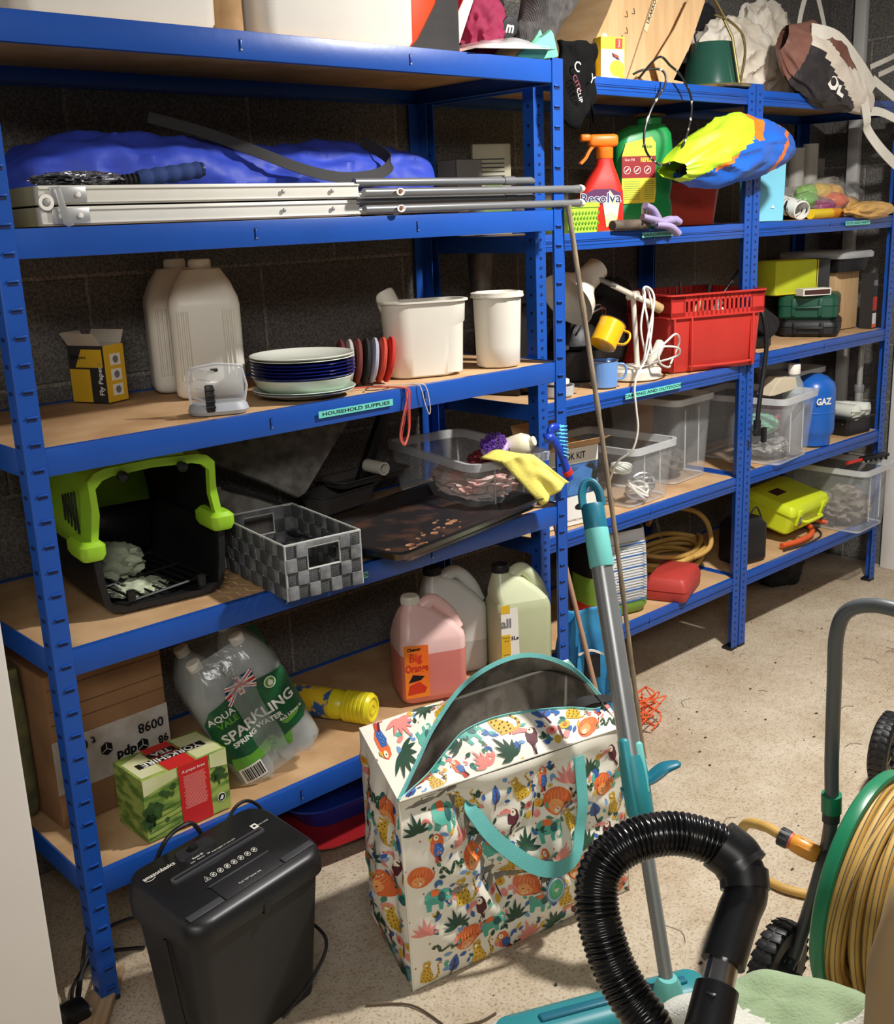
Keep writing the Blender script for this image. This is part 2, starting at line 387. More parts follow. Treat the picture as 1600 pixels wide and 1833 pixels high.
g.prism([(-.058, .002), (.06, .002), (.06, .26), (.012, .1), (-.03, .03)], 0, .0008, m_dprint, T(0, -.1006, 0) @ FRONT)
g.prism([(-.1, .002), (.1, .002), (.1, .08), (.04, .05), (-.04, .02)], 0, .0008, m_dprint, T(-.0606, 0, 0) @ RZ(-90) @ FRONT)
for k in range(4): g.box((-.0608, .04 - .01 * k, .12 + k * .013), (.0008, .07, .004), m_paper, M=T(0, 0, 0))
g.obj('carton', t)
g = G(); g.prism([(-.045, .0), (-.002, 0), (.06, .14), (.05, .16)], 0, .004, m_paper, T(.062, -.03, .0) @ RZ(20) @ FRONT); g.obj('flap', t)

def cloth_lump(name, label, cat, loc, d, m, amp=.22, sc=2.6, seed=1, rz=0, sub=5, group=None, part='fabric', ridge=True, flatb=None):
    t = thing(name, label, cat, loc, rz, group)
    g = G(); g.blob((0, 0, d[2]), d, m, amp, sc, sub, seed, ridge=ridge, flatb=0 if flatb is None else flatb); g.obj(part, t, smooth=50)
    return t
m_magenta = mat('magenta_fabric', (150, 28, 72), .8, var=.2, bump=.3)
m_blackfab = mat('black_fabric', (24, 23, 25), .85, var=.2, bump=.3)
cloth_lump('shoe_bag', 'magenta fabric bag on the top tier behind the clear plastic packet', 'bag', (1.2, .12, A1), (.075, .05, .085), m_magenta, seed=2)
cloth_lump('scarf', 'black folded fabric between magenta pieces on the top tier', 'fabric', (1.31, .21, A1), (.05, .05, .11), m_blackfab, seed=3)
# badge shaped fob
t = thing('key_fob', 'black octagonal fob with a white letter m above the clear packet', 'fob', (1.263, .085, 1.858), 0, rot=(20, 0, 0))
g = G(); g.prism([(x * .026, y * .022) for x, y in ((1, .45), (.5, 1), (-.5, 1), (-1, .45), (-1, -.45), (-.5, -1), (.5, -1), (1, -.45))], 0, .008, m_dgrey, FRONT, bev=.002)
g.obj('fob_body', t)
g = G(); g.text('m', .034, m_paper, T(0, -.0085, 0) @ FRONT, bold=.001); g.obj('letter', t, smooth=0)
# clear bag
t = thing('plastic_packet', 'clear plastic packet with white contents lying over the top beam edge', 'packet', (1.19, .07, A1 + .004))
def fpk(u, v): 
    x = (u - .5) * .26; y = (v - .5) * .17; b = (1 - abs(2 * u - 1) ** 3) * (1 - abs(2 * v - 1) ** 3)
    return (x + .02 * v, y, .002 + .026 * b + .012 * noise.noise(Vector((x * 22, y * 22, 3))) * b + .02 * u)
g = G(); g.grid(lambda u, v: fpk(u, v)[:2] + (fpk(u, v)[2] * .75 + .001,), 22, 16, mat('white_fleece', (228, 226, 220), .9, var=.1, bump=.5, bs=60)); g.obj('contents', t, smooth=60)
g = G(); g.grid(fpk, 30, 22, mat('shiny_film', (235, 236, 238), .1, var=.05, alpha=.45, spec=1)); g.obj('film', t, smooth=50)
m_mint = mat('mint_cloth', (118, 212, 172), .85, var=.12, bump=.2)
t = thing('cleaning_cloth', 'mint green microfibre cloth folded at the end of the top beam', 'cloth', (1.29, .03, A1 + .001))
g = G(); g.prism([(-.065, 0), (-.03, .002), (.02, .004), (.05, .006), (.072, .012), (.055, .06), (.045, .068), (.02, .048), (-.02, .03), (-.06, .01)], 0, .012, m_mint, FRONT, bev=.003)
g.prism([(-.02, .01), (.03, .02), (.06, .028), (.04, .072), (.03, .06)], -.022, -.014, m_mint, T(0, -.0, 0) @ FRONT, bev=.003); g.obj('folded_cloth', t)
# grey ribbed mesh bag
m_mesh = weave('grey_mesh', (150, 145, 142), (96, 92, 92), 120, 300, .7, .9)
t = thing('mesh_bag', 'grey ribbed mesh bag with an open mouth slumped at the end of the top tier', 'bag', (1.4, .12, A1 + .006))
g = G()
def fmb(u, v):
    a = u * 2 * pi; r = (.055 + .03 * v) * (1 + .12 * sin(3 * a + v * 3)); 
    return (-.02 + r * cos(a) * 1.0 + .09 * v, -.01 + r * .62 * sin(a), .0 + .055 + .0 + .17 * v - .03 * cos(a) * v + .02 * noise.noise(Vector((u * 4, v * 4, 0))))
g.grid(fmb, 40, 16, m_mesh, cu=True); g.blob((-.02, -.005, .055), (.06, .042, .055), m_mesh, .15, 2, 4, 4, flatb=0); g.obj('mesh_body', t, smooth=60, mods=[('SOLIDIFY', dict(thickness=.003))])
g = G(); g.tube([fmb(k / 30, 1) for k in range(30)], .005, m_mesh, 8, closed=True); g.obj('rim', t)
# black cloth hanging at the end
t = thing('drawstring_bag', 'black net bag with pale red and white lettering hanging off the shelving unit corner', 'bag', (1.445, .06, 1.70))
m_net = mat('black_net', (9, 9, 10), .85, spec=.15, var=.4, vs=60, bump=.6, bs=200)
g = G()
def fbb(u, v):
    x = (u - .35) * .125 + .012 * noise.noise(Vector((0, v * 3, 1))); z = -.03 + .165 * v - .03 * (1 - v) * sin(u * 5)
    return (x, -.012 * sin(u * pi) - .01 * noise.noise(Vector((u * 5, v * 4, 2))), z)
g.grid(fbb, 16, 20, m_net); g.obj('net', t, smooth=60, mods=[('SOLIDIFY', dict(thickness=.012, offset=1))])
m_pinkink = mat('pink_ink', (150, 70, 80), .6)
g = G(); g.text('C', .034, m_paper, T(-.012, -.036, .075) @ FRONT @ RZ(-20)); g.text('Y', .03, m_paper, T(.045, -.034, .05) @ FRONT @ RZ(-30)); g.text('CITY', .02, m_pinkink, T(-.014, -.036, .038) @ FRONT @ RZ(-60)); g.text('CLIP', .018, m_paper, T(-.005, -.036, .012) @ FRONT @ RZ(-70)); g.obj('lettering', t, smooth=0)
g = G(); g.strap([(.05, -.02, 0), (.062, -.022, -.03), (.055, -.02, -.06)], .01, m_net); g.obj('toggle_strap', t)

# ---------------------------------------------------------------- nearest unit, second tier
m_white_alu = mat('white_coated_aluminium', (222, 219, 208), .38, var=.06, spec=.6)
t = thing('folding_table', 'folded white aluminium camping table with riveted frame lying on the second tier', 'folding table', (.425, .2, A2))
for k in range(2):
    z = .002 + k * .034
    g = G(); g.box((.0, -.165, z + .0155), (.665, .02, .031), m_white_alu, .002); g.box((0, -.1765, z + .004), (.665, .004, .003), m_white_alu, .001); g.box((0, -.1765, z + .026), (.665, .004, .003), m_white_alu, .001)
    g.box((0, .165, z + .0155), (.665, .02, .031), m_white_alu, .002); g.box((-.322, 0, z + .0155), (.02, .33, .031), mat('olive_card', (146, 142, 112), .6, var=.1), .002); g.box((.322, 0, z + .0155), (.02, .33, .031), m_white_alu, .002)
    f = g.obj('frame', t)
    for x in (.145, .262):
        G().lathe([(.0045, 0), (.0045, .001), (.003, .0028), (0, .0033)], m_alu, 12, T(x, -.1785, z + .015) @ FRONT).obj('rivet', f)
g = G(); g.box((0, 0, .017), (.64, .31, .012), mat('grey_table_panel', (150, 148, 140), .5)); g.box((0, 0, .053), (.64, .31, .012), MATS['grey_table_panel']); g.obj('table_panel', t)
g = G()
for z, x1 in ((.0175, -.25), (.0515, -.252)):
    g.box(((-.315 + x1) / 2, -.1785, z), (x1 + .315, .003, .026), m_alu, .001)
    for x in (-.3, -.267): g.lathe([(.005, 0), (.005, .001), (.0035, .003), (0, .0036)], m_wplast, 12, T(x, -.18, z) @ FRONT)
g.prism([(-.308, .062), (-.298, .066), (-.288, .012), (-.282, .003), (-.292, 0), (-.3, .004)], 0, .004, m_alu, T(0, -.1805, 0) @ FRONT, bev=.0008)
g.obj('corner_bracket', t)
g = G(); g.lathe([(.013, 0), (.013, .006), (.007, .006), (.007, 0)], m_wplast, 20, T(-.326, -.182, .04) @ FRONT, False, False); g.lathe([(.006, 0), (.006, .009), (0, .01)], m_alu, 12, T(-.326, -.18, .04) @ FRONT); g.obj('hinge_knob', t)
# grey tubes
m_gtube = mat('grey_coated_tube', (128, 130, 132), .3, metal=.35, var=.08, spec=.6)
t = thing('folding_leg_frame', 'grey tubular folding frame with flattened ends poking past the right-hand post', 'frame', (1.05, .03, A2 + .001))
def oval_tube(g, a, b, r, hx):
    g.tube([a, b], r, m_gtube, 14)
for k, (z, x1, y, nb) in enumerate(((.012, .358, -.03, 0), (.029, .232, .0, 1), (.045, .358, -.03, 0), (.066, .232, .0, 1))):
    x0 = -.30; g = G(); g.tube([(x0, y, z), (x1 - .02, y, z)], .0085, m_gtube, 14)
    if not nb:
        g.tube([(x1 - .022, y, z), (x1, y, z)], .0085, m_gtube, 14, radii=[.0085, .010], flat=1)
    else: g.tube([(x1 - .022, y, z), (x1 - .01, y, z), (x1, y + .002, z - .001)], .0085, m_gtube, 14, radii=[.0085, .0085, .006])
    p = g.obj('tube', t)
    g = G()
    if nb: g.tube([(.13, y, z), (.165, y, z)], .0102, m_gtube, 14); g.obj('collar', p)
    else:
        g.loft([[(x1 + dx, y + a * s_, z + b * s_) for a, b in ellipse(.0165, .0098, 18)] for dx, s_ in ((-.004, .9), (.004, 1), (.004, .7), (-.002, .6))], m_wplast); g.obj('end_cap', p)
        G().loft([[(x1 + .002, y + a, z + b) for a, b in ellipse(.0105, .0058, 12)], [(x1 + .003, y + a, z + b) for a, b in ellipse(.0104, .0057, 12)]], mat('rust_dark', (66, 46, 40), .8, var=.4, vs=200)).obj('socket', p)
        g = G(); g.loft([[(-.215 + a, y - .012 - dy, z + b) for a, b in ellipse(.011 * s_, .0075 * s_, 16)] for dy, s_ in ((0, .9), (.003, 1), (.003, .72), (.001, .6))], m_wplast)
        g.lathe([(.005, 0), (.004, .002), (0, .0025)], mat('copper_rust', (128, 84, 62), .5, metal=.3, var=.4, vs=200), 10, T(-.215, y - .0125, z) @ FRONT); g.obj('pivot', p)
for y, z in ((.14, .012), (.14, .045)):
    g = G(); g.tube([(-.3, y, z), (.15, y, z)], .0085, m_gtube, 12); g.obj('tube', t)
# tent bag
m_tent = mat('blue_nylon', (54, 78, 196), .55, var=.2, vs=9, bump=.9, bs=11, spec=.35)
t = thing('tent_bag', 'crumpled royal blue nylon tent bag with a black carry strap behind the folding table', 'bag', (.66, .3, A2 + .075))
def ftent(u, v):
    x = (u - .5) * 1.05; a = v * 2 * pi; e = (1 - abs(2 * u - 1) ** 6) ** .5
    w1 = noise.noise(Vector((x * 5, cos(a) * 1.3, sin(a) * 1.3))); w2 = abs(noise.noise(Vector((x * 9 + 5, cos(a) * 1.8, sin(a) * 1.8))))
    w3 = abs(noise.noise(Vector((x * 17 + cos(a) * 3, cos(a) * 3, sin(a) * 3 + 9))))
    r = (1 + .18 * w1 - .22 * w2 - .12 * w3) * e + .03
    h = .105 - .018 * (u - .3) + .012 * sin(u * 9)
    z = max(-.072, sin(a) * h * r * .85 + .008)
    return (x, cos(a) * .115 * r, z)
g = G(); g.grid(lambda u, v: ftent(u, 1 - v), 130, 44, m_tent); g.obj('nylon_body', t, smooth=60)
m_web = mat('black_webbing', (34, 33, 34), .7, var=.15, bump=.2, bs=400)
g = G(); P = smooth_path([(-.22, -.02, .13), (-.12, -.06, .1), (-.03, -.112, .06), (.06, -.14, .025), (.15, -.15, .008), (.24, -.145, .012), (.3, -.13, .03), (.31, -.11, .055), (.29, -.05, .09)], 6)
g.strap(P, .024, m_web, wdir=(0, .35, 1)); g.obj('carry_strap', t, smooth=60)
# foil pack + foam handled brush
t = thing('foil_packet', 'crumpled silver foil packet lying on the left end of the folding table', 'packet', (.205, .11, A2 + .069))
g = G(); g.blob((0, 0, .011), (.085, .045, .013), mat('silver_foil', (205, 205, 210), .2, metal=.9, var=.25, vs=40), .5, 4.5, 5, 5, ridge=True, flatb=0); g.obj('foil', t, smooth=25)
t = thing('foam_handle', 'navy ribbed foam grip handle lying across the folding table', 'handle', (.36, .085, A2 + .086), 0, rot=(0, -7, -6))
m_navyfoam = mat('navy_foam', (38, 62, 118), .85, var=.1, bump=.2, bs=300)
g = G(); pr = []
for k in range(33):
    x = -.055 + .12 * k / 32; pr.append((.0135 + .0022 * abs(sin(k / 32 * 4.5 * pi)), x))
g.lathe([(0, -.055)] + pr + [(0, .065)], m_navyfoam, 24, RY(90)); g.obj('grip', t)
g = G(); g.lathe([(.0135, .065), (.014, .068), (.013, .074), (0, .076)], mat('navy_cap', (30, 44, 90), .3), 24, RY(90)); g.obj('end_cap', t)
g = G(); g.lathe([(.003, -.13), (.009, -.122), (.009, -.055)], m_black, 16, RY(90))
for k in range(7): g.lathe([(.0115, -.118 + k * .009), (.0115, -.1145 + k * .009)], m_blackfab, 16, RY(90))
g.obj('spring_neck', t)
# ---------------------------------------------------------------- nearest unit, third tier (household supplies)
t = thing('flypaper_box', 'black and yellow fly papers carton standing open at the back of the third tier', 'box', (.345, .44, A3 + .001), 22)
m_charc = mat('carton_charcoal', (44, 42, 42), .6, var=.1); m_cyel = mat('carton_yellow', (222, 178, 36), .6, var=.08); m_cinner = mat('carton_inner', (196, 186, 170), .85, var=.06)
g = G(); g.rloft([(.06, .1, .001, 0), (.06, .1, .001, .12)], m_charc, True, False, n=1); g.rloft([(.057, .097, .001, .001), (.057, .097, .001, .12)], m_cinner, False, False, n=1)
g.box((0, -.0505, .06), (.06, .0008, .12), m_cyel); g.box((-.0305, .02, .035), (.0008, .055, .07), m_cyel)
g.obj('carton', t, smooth=0)
g = G()
for k in range(3): g.box((.002, -.0512, .025 + .032 * k), (.03, .0006, .024), m_paper); g.lathe([(.008, 0), (.008, .0006)], MATS['grey_plastic'], 14, T(.002, -.0515, .025 + .032 * k) @ FRONT)
g.text('Fly Papers', .017, m_paper, T(-.0312, -.036, .05) @ RZ(-90) @ FRONT @ RZ(90), bold=.0004); g.text('FlyPapers', .011, m_ink, T(-.0315, .02, .095) @ RZ(-90) @ FRONT, bold=.0002)
g.prism([(-.03, .074), (.045, .074), (.045, .112), (-.01, .112)], 0, .0005, m_cyel, T(-.0307, .0, 0) @ RZ(-90) @ FRONT)
g.obj('print', t, smooth=0)
for M_, dd in ((T(-.03, 0, .12) @ RY(-38), (.001, .09, .034)), (T(.03, 0, .12) @ RY(25), (.001, .09, .03)), (T(0, .05, .12) @ RX(-30), (.055, .001, .03))):
    g = G(); g.box((0, 0, dd[2] / 2), dd, m_cinner, M=M_); g.obj('flap', t, smooth=0)

def jug_rings(w_, d_, h, nx=-.2, nr=.019, sh=.62):
    r = .022
    return [(w_ - .02, d_ - .02, r, 0), (w_ - .004, d_ - .004, r, .008), (w_, d_, r, .02), (w_, d_, r, h * sh), (w_ * .97, d_ * .96, r, h * (sh + .05)), (w_ * .8, d_ * .76, r, h * (sh + .16), w_ * nx * .25), (w_ * .55, d_ * .52, .02, h * (sh + .26), w_ * nx * .6), (nr * 2.2, nr * 2.2, nr, h * .93, w_ * nx), (nr * 2, nr * 2, nr, h * .96, w_ * nx)]
def jug(label, loc, rz, w_, d_, h, m_up, m_low=None, lvl=0, cap=None, nx=-.25, group=None, handle=True, ribs=False, sh=.6):
    t = thing('plastic_jug', label, 'jug', loc, rz, group)
    rg = jug_rings(w_, d_, h, nx, sh=sh); g = G()
    if m_low:
        k = next(i for i, q in enumerate(rg) if q[3] > lvl); q0, q1 = rg[k - 1], rg[k]; f_ = (lvl - q0[3]) / (q1[3] - q0[3])
        mid = tuple(q0[j] + (q1[j] - q0[j]) * f_ for j in range(3)) + (lvl,)
        g.rloft(rg[:k] + [mid], m_low, True, False, n=5); g.rloft([mid] + rg[k:], m_up, False, True, n=5)
    else: g.rloft(rg, m_up, n=5)
    if ribs:
        for s_ in (-1, 1):
            for k in range(3): g.tube([(s_ * (w_ / 2 - .018 - .009 * k), -d_ / 2 - .0005, .04), (s_ * (w_ / 2 - .018 - .009 * k), -d_ / 2 - .0005, h * sh - .01)], .003, m_up, 8)
    g.obj('body', t, smooth=50)
    if handle:
        g = G(); P = smooth_path([(w_ * nx + .01, 0, h * .82), (w_ * nx + .05, 0, h * .93), (w_ * .18, 0, h * .9), (w_ * .34, 0, h * .78), (w_ * .42, 0, h * (sh + .03))], 5)
        g.tube(P, .0165, m_up, 12, radii=[.015 + .006 * abs(2 * k / (len(P) - 1) - 1) ** 2 for k in range(len(P))], flat=1.15); g.obj('handle', t, smooth=60)
    g = G(); z = h * .94; cr = .0225
    prof = [(cr, z), (cr, z + .017), (cr - .002, z + .02), (0, z + .02)]
    g.lathe([(cr + .001, z), (cr + .001, z + .003), (cr, z + .003)] + prof[1:], cap, 30, T(w_ * nx, 0, 0))
    for k in range(24): g.box((w_ * nx + cr * cos(k * pi / 12), cr * sin(k * pi / 12), z + .009), (.0018, .0018, .013), cap, M=I4)
    g.obj('cap', t)
    return t
jug('milky white plastic jug on the third tier, in front of its twin', (.535, .3, A3), -28, .148, .115, .285, m_natural, cap=m_wplast, nx=0, handle=False, ribs=True, sh=.68)
jug('milky white plastic jug at the back of the third tier, half hidden behind its twin', (.545, .425, A3), -20, .148, .1, .285, m_natural, cap=m_wplast, nx=0, handle=False, ribs=True, sh=.68)
# safety goggles
t = thing('safety_goggles', 'clear safety goggles with grey rim in front of the white jug', 'goggles', (.418, .075, A3), -25)
g = G()
g.grid(lambda u, v: ((.052 * sin(pi * (u - .5) * 1.15)), -.03 * cos(pi * (u - .5)) * (.4 + .6 * sin(pi * v)) , .012 + .085 * v * (1 - .12 * abs(2 * u - 1))), 26, 14, m_clear); g.obj('lens', t, smooth=60, mods=[('SOLIDIFY', dict(thickness=.0015))])
g = G(); P = [(.052 * sin(pi * (u - .5) * 1.15), -.012 * cos(pi * (u - .5)), .097 - .085 * .12 * abs(2 * u - 1)) for u in [k / 16 for k in range(17)]]
g.tube(P, .0025, m_clear_rim, 8); g.tube([(-.05, 0, .012), (-.056, 0, .05), (-.05, 0, .088)], .0025, m_clear_rim, 8); g.tube([(.05, 0, .012), (.058, 0, .05), (.05, 0, .088)], .0025, m_clear_rim, 8)
for k in range(4): g.tube([(-.03 + .008 * k, -.028, .03 + .018 * k), (-.045 + .004 * k, -.012, .034 + .018 * k)], .0018, m_clear_rim, 6)
g.obj('vent_frame', t)
g = G(); m_gr = mat('pale_grey_rubber', (168, 172, 178), .5); g.rloft([(.11, .062, .03, 0), (.118, .068, .032, .007), (.112, .062, .03, .016), (.1, .052, .024, .022)], m_gr, n=7); g.obj('face_seal', t)
g = G(); g.box((-.018, -.036, .034), (.017, .012, .052), m_black, .003)
for k in range(4): g.box((-.018, -.043, .018 + .011 * k), (.019, .004, .004), m_black, .001)
g.box((-.004, -.02, .086), (.014, .006, .006), m_black, .001)
g.obj('strap_buckle', t)
# plates
m_navy = mat('navy_enamel', (22, 32, 108), .18, var=.05, coat=.5); m_navyd = mat('dark_navy_enamel', (20, 22, 46), .2, var=.05, coat=.5)
m_cream = mat('cream_enamel', (226, 230, 218), .2, var=.02, coat=.5); m_mintw = mat('mint_white_enamel', (206, 222, 206), .2, var=.02, coat=.5)
PX, PY = .646, .107
def plate(label, z, r, m_out, m_in, dz=.012, group=None, nm='plate', dx=0, dy=0):
    t = thing(nm, label, 'plate' if nm == 'plate' else 'bowl', (PX + dx, PY + dy, z), 0, group)
    g = G(); g.lathe([(r * .6, 0), (r * .68, .0005), (r * .93, dz * .75), (r, dz), (r + .001, dz + .001)], m_out, 56, cap1=False); g.obj('underside', t)
    g = G(); g.lathe([(r + .001, dz + .001), (r - .001, dz + .0022), (r * .92, dz * .85 + .0012), (r * .68, .0022), (0, .002)], m_in, 56, cap0=False, cap1=False); g.obj('dish', t)
    return t
z = A3
plate('dark enamel plate at the bottom of the plate stack', z, .104, m_navyd, m_cream); z += .0045
plate('second lowest plate, dark enamel with a mint white inside, under the bowl', z, .108, m_navyd, m_mintw, .013); z += .008
t = thing('bowl', 'pale mint enamel bowl in the middle of the plate stack', 'bowl', (PX, PY, z))
g = G(); g.lathe([(.06, 0), (.08, .001), (.098, .014), (.106, .03)], m_mintw, 56, cap1=False); g.obj('outside', t)
g = G(); g.lathe([(.106, .03), (.104, .031), (.096, .014), (.078, .003), (0, .0025)], m_cream, 56, cap0=False, cap1=False); g.obj('inside', t)
z += .0215
p0 = None
for k in range(5):
    lb = ('lowest', 'second lowest', 'middle', 'second highest', 'highest')[k] + ' of the five glossy navy plates in the plate stack'
    if p0 is None: p0 = plate(lb, z, .1085, m_navy, m_navy, .013, 'navy plates in the plate stack')
    else: dup(p0, (PX + .001 * (k % 2), PY - .001 * (k % 3), z), 20 * k, lb)
    z += .0068
plate('dark rimmed white plate, second from the top of the plate stack', z, .109, m_navyd, m_cream, .013); z += .0065
plate('white enamel plate lying on top of the plate stack', z, .109, m_cream, m_cream, .013, dx=-.001)
# round discs standing on edge
discs = [((92, 26, 26), 'dark maroon'), ((188, 184, 182), 'pale grey'), ((118, 50, 42), 'brown red'), ((26, 24, 28), 'black'), ((176, 176, 196), 'lilac grey'), ((205, 72, 48), 'orange red'), ((196, 48, 36), 'bright red')]
for k, (c, nm) in enumerate(discs):
    x = .765 + .0165 * k; t = thing('padded_disc', nm + ' padded round disc standing in the row between plates and white tub', 'disc', (x, .14 - .006 * k, A3 + .001), 0, 'row of padded discs on the third tier', rot=(0, 4 + k * 1.2, -28))
    g = G(); g.lathe([(0, -.0055), (.046, -.0055), (.051, -.0025), (.051, .0025), (.046, .0055), (0, .0055)], mat('felt_' + nm.replace(' ', '_'), c, .85, var=.15, bump=.2), 40, T(0, 0, .0515) @ RY(90) @ Matrix.Diagonal((1, .92, 1, 1))); g.obj('pad', t)
t = thing('cord', 'red and pink looped cords hanging down over the third tier beam', 'cord', (.80, .05, A3))
m_redc = mat('red_cord', (196, 62, 52), .8); m_pinkc = mat('pink_cord', (214, 130, 112), .8); m_whitec = mat('white_cord', (222, 210, 200), .8)
for k, (m_, o_) in enumerate(((m_redc, 0), (m_pinkc, .004), (m_redc, .007))):
    g = G(); g.tube(smooth_path([(-.05 + o_, .03, .004), (-.01, .005, .003 + o_ * .3), (.02 + o_, -.045, .003), (.03 + o_, -.056, -.004), (.026 - o_, -.058, -.05), (.012 - o_, -.058, -.1), (.018, -.059, -.115 - o_), (.03 + o_ * .6, -.058, -.09), (.031 + o_, -.058, -.04), (.034 + o_, -.056, -.003), (.028, -.045, .003)], 6), .0011, m_, 6); g.obj('strand', t)
t = thing('cord', 'single white looped cord hanging over the third tier beam beside the red cords', 'cord', (.86, .03, A3))
g = G(); g.tube(smooth_path([(-.05, .05, .003), (0, .0, .003), (.01, -.03, .003), (.014, -.036, -.006), (.022, -.038, -.04), (.032, -.038, -.064), (.036, -.038, -.05), (.03, -.037, -.01), (.02, -.03, .004), (-.01, .0, .003)], 6), .0011, m_whitec, 6); g.obj('strand', t)
t = thing('cord', 'black cord loop lying on the board before the padded discs', 'cord', (.775, .035, A3 + .001))
g = G(); g.tube(smooth_path([(-.02, 0, .002), (0, -.018, .002), (.03, -.014, .002), (.03, .01, .002), (.0, .02, .002)], 6, True), .0011, m_black, 6, closed=True); g.obj('strand', t)
# white tubs
def tub(label, loc, rz, w_, d_, h, notch=0, lid=False, pts=7):
    t = thing('storage_tub', label, 'container', loc, rz); g = G(); P = []
    for z in (0, .004, h * .3, h * .62, h * .72, h):
        ww = w_ * (.92 + .08 * z / h); nn = notch * (1 if z < h * .65 else 0); P.append((ww - nn - (.01 if z == 0 else 0), d_ * (.92 + .08 * z / h) - (.01 if z == 0 else 0), d_ * .46, z, -nn / 2))
    g.rloft(P, m_natural, True, False, n=pts); g.rloft([(w_ + .012, d_ + .012, d_ * .49, h), (w_ + .012, d_ + .012, d_ * .49, h + .004), (w_ - .004, d_ - .004, d_ * .47, h + .004), (w_ - .006, d_ - .006, d_ * .47, h - .002), (w_ * .9, d_ * .88, d_ * .42, .006)], m_natural, False, True, n=pts)
    g.obj('tub_body', t, smooth=50)
    if lid:
        g = G(); g.rloft([(w_ + .01, d_ + .01, d_ * .49, h + .004), (w_ + .01, d_ + .01, d_ * .49, h + .011), (w_ - .01, d_ - .01, d_ * .45, h + .013), (w_ - .016, d_ - .016, d_ * .44, h + .008)], m_natural, n=pts); g.obj('lid_rim', t, smooth=50)
    return t
tub('open white oval plastic tub with a scoop inside, third tier', (1.003, .125, A3), -21, .2, .105, .168, notch=.02)
t = thing('scoop', 'white plastic scoop sticking up out of the open white tub', 'scoop', (.945, .15, A3 + .13), -21, rot=(0, -22, -21))
g = G(); g.grid(lambda u, v: (.026 * sin(pi * (u - .5)) * (1 - .25 * max(0, v - .7)), .012 * (1 - cos(pi * (u - .5)) * 1.4), .075 * v + (.0 if v < .99 else .0) - .018 * abs(2 * u - 1) ** 3 * v), 18, 12, m_natural); g.obj('bowl', t, smooth=60, mods=[('SOLIDIFY', dict(thickness=.003))])
tub('tall white plastic tub with an octagonal lid beside the corner post', (1.205, .085, A3), -30, .118, .098, .165, lid=True, pts=2)
# dark items glimpsed behind the tubs
t = thing('cardboard_sleeve', 'black open carton standing behind the white tubs on the camping shelf', 'box', (1.52, .35, B3), 20)
g = G(); g.box((0, 0, .12), (.13, .1, .24), m_black, .003); g.prism([(-.06, 0), (.06, .0), (.03, .05)], 0, .002, m_black, T(0, .05, .24) @ FRONT); g.obj('carton', t)

# ---------------------------------------------------------------- nearest unit, fourth tier
m_lime = mat('lime_plastic', (158, 208, 48), .38, var=.05, spec=.5); m_blk2 = mat('matt_black_plastic', (18, 18, 20), .5, var=.15, bump=.15, bs=90)
CX, CY = .275, .1
t = thing('pet_carrier', 'lime green and black plastic pet carrier with its front door lying inside', 'pet carrier', (CX, CY, A4), -7)
def car_ring(y, s=1, zt=.285, half='all', inset=0):
    w0, w1, w2 = .108 * s - inset, .131 * s - inset, .112 * s - inset; zb = .004 + inset; zm = .128; zt = zt - inset
    top = [(w1, zm), (w1 - .001, zm + .03), (w1 - .009, zt - .07), (w2 + .012, zt - .02), (w2 - .002, zt - .006), (w2 - .022, zt), (0, zt + .004), (-w2 + .022, zt), (-w2 + .002, zt - .006), (-w2 - .012, zt - .02), (-w1 + .009, zt - .07), (-w1 + .001, zm + .03), (-w1, zm)]
    bot = [(-w1, zm), (-w1 + .004, .07), (-w0 - .012, .022), (-w0, zb + .006), (-w0 + .02, zb), (0, zb), (w0 - .02, zb), (w0, zb + .006), (w0 + .012, .022), (w1 - .004, .07), (w1, zm)]
    return [(x, y, z) for x, z in (top if half == 'top' else bot)]
for nm, hf, m_ in (('upper_shell', 'top', m_lime), ('lower_tub', 'bot', m_blk2)):
    g = G(); ys = [(.0, 1), (.02, 1.0), (.1, 1.04), (.24, 1.04), (.33, .98), (.36, .9)]
    g.loft([car_ring(y, s, .285 + .02 * sin(y / .36 * pi), hf) for y, s in ys] , m_, False, False, closed=False)
    R0 = car_ring(.36, .9, .285, hf); g.flat([tuple(p) for p in R0], m_)
    g.mi(m_blk2); g.obj(nm, t, smooth=50, mods=[('SOLIDIFY', dict(thickness=.004, offset=-1, material_offset=1))])
US = [o for o in t.children if o.name.startswith('upper_shell')][0]
LT = [o for o in t.children if o.name.startswith('lower_tub')][0]
for hf, m_, par, nm in (('top', m_lime, US, 'front_frame'), ('bot', m_blk2, LT, 'front_sill')):
    g = G(); a = car_ring(-.006, 1.02, .29, hf); b = car_ring(-.006, 1.0, .285, hf, .011); c = car_ring(.012, 1.0, .285, hf, .011); d = car_ring(.012, 1.02, .29, hf)
    g.loft([a, b, c, d, a], m_, False, False, closed=False); g.obj(nm, par, smooth=40)
g = G(); g.loft([[(-.08, .0, .29), (.07, .0, .29), (.06, .0, .302), (-.07, .0, .302)], [(-.085, .25, .305), (.075, .25, .305), (.06, .25, .325), (-.07, .25, .325)]], m_lime); g.obj('roof_ridge', US, smooth=30)
for k in range(5):
    g = G(); g.box((-.1345, .06 + .02 * k, .2 - .001 * k), (.004, .006, .085 - .008 * k), m_blk2, .002, M=I4); g.obj('vent_slot', US)
    g = G(); g.box((.132, .06 + .016 * k, .22), (.005, .006, .035), m_blk2, .002); g.obj('vent_slot', US)
for x, z in ((-.133, .12), (.13, .13)):
    g = G(); g.rloft([(.04, .09, .012, 0), (.05, .1, .014, .01), (.05, .1, .014, .028), (.034, .085, .012, .036)], m_lime, M=T(x, .03, z)); g.obj('clip', US)
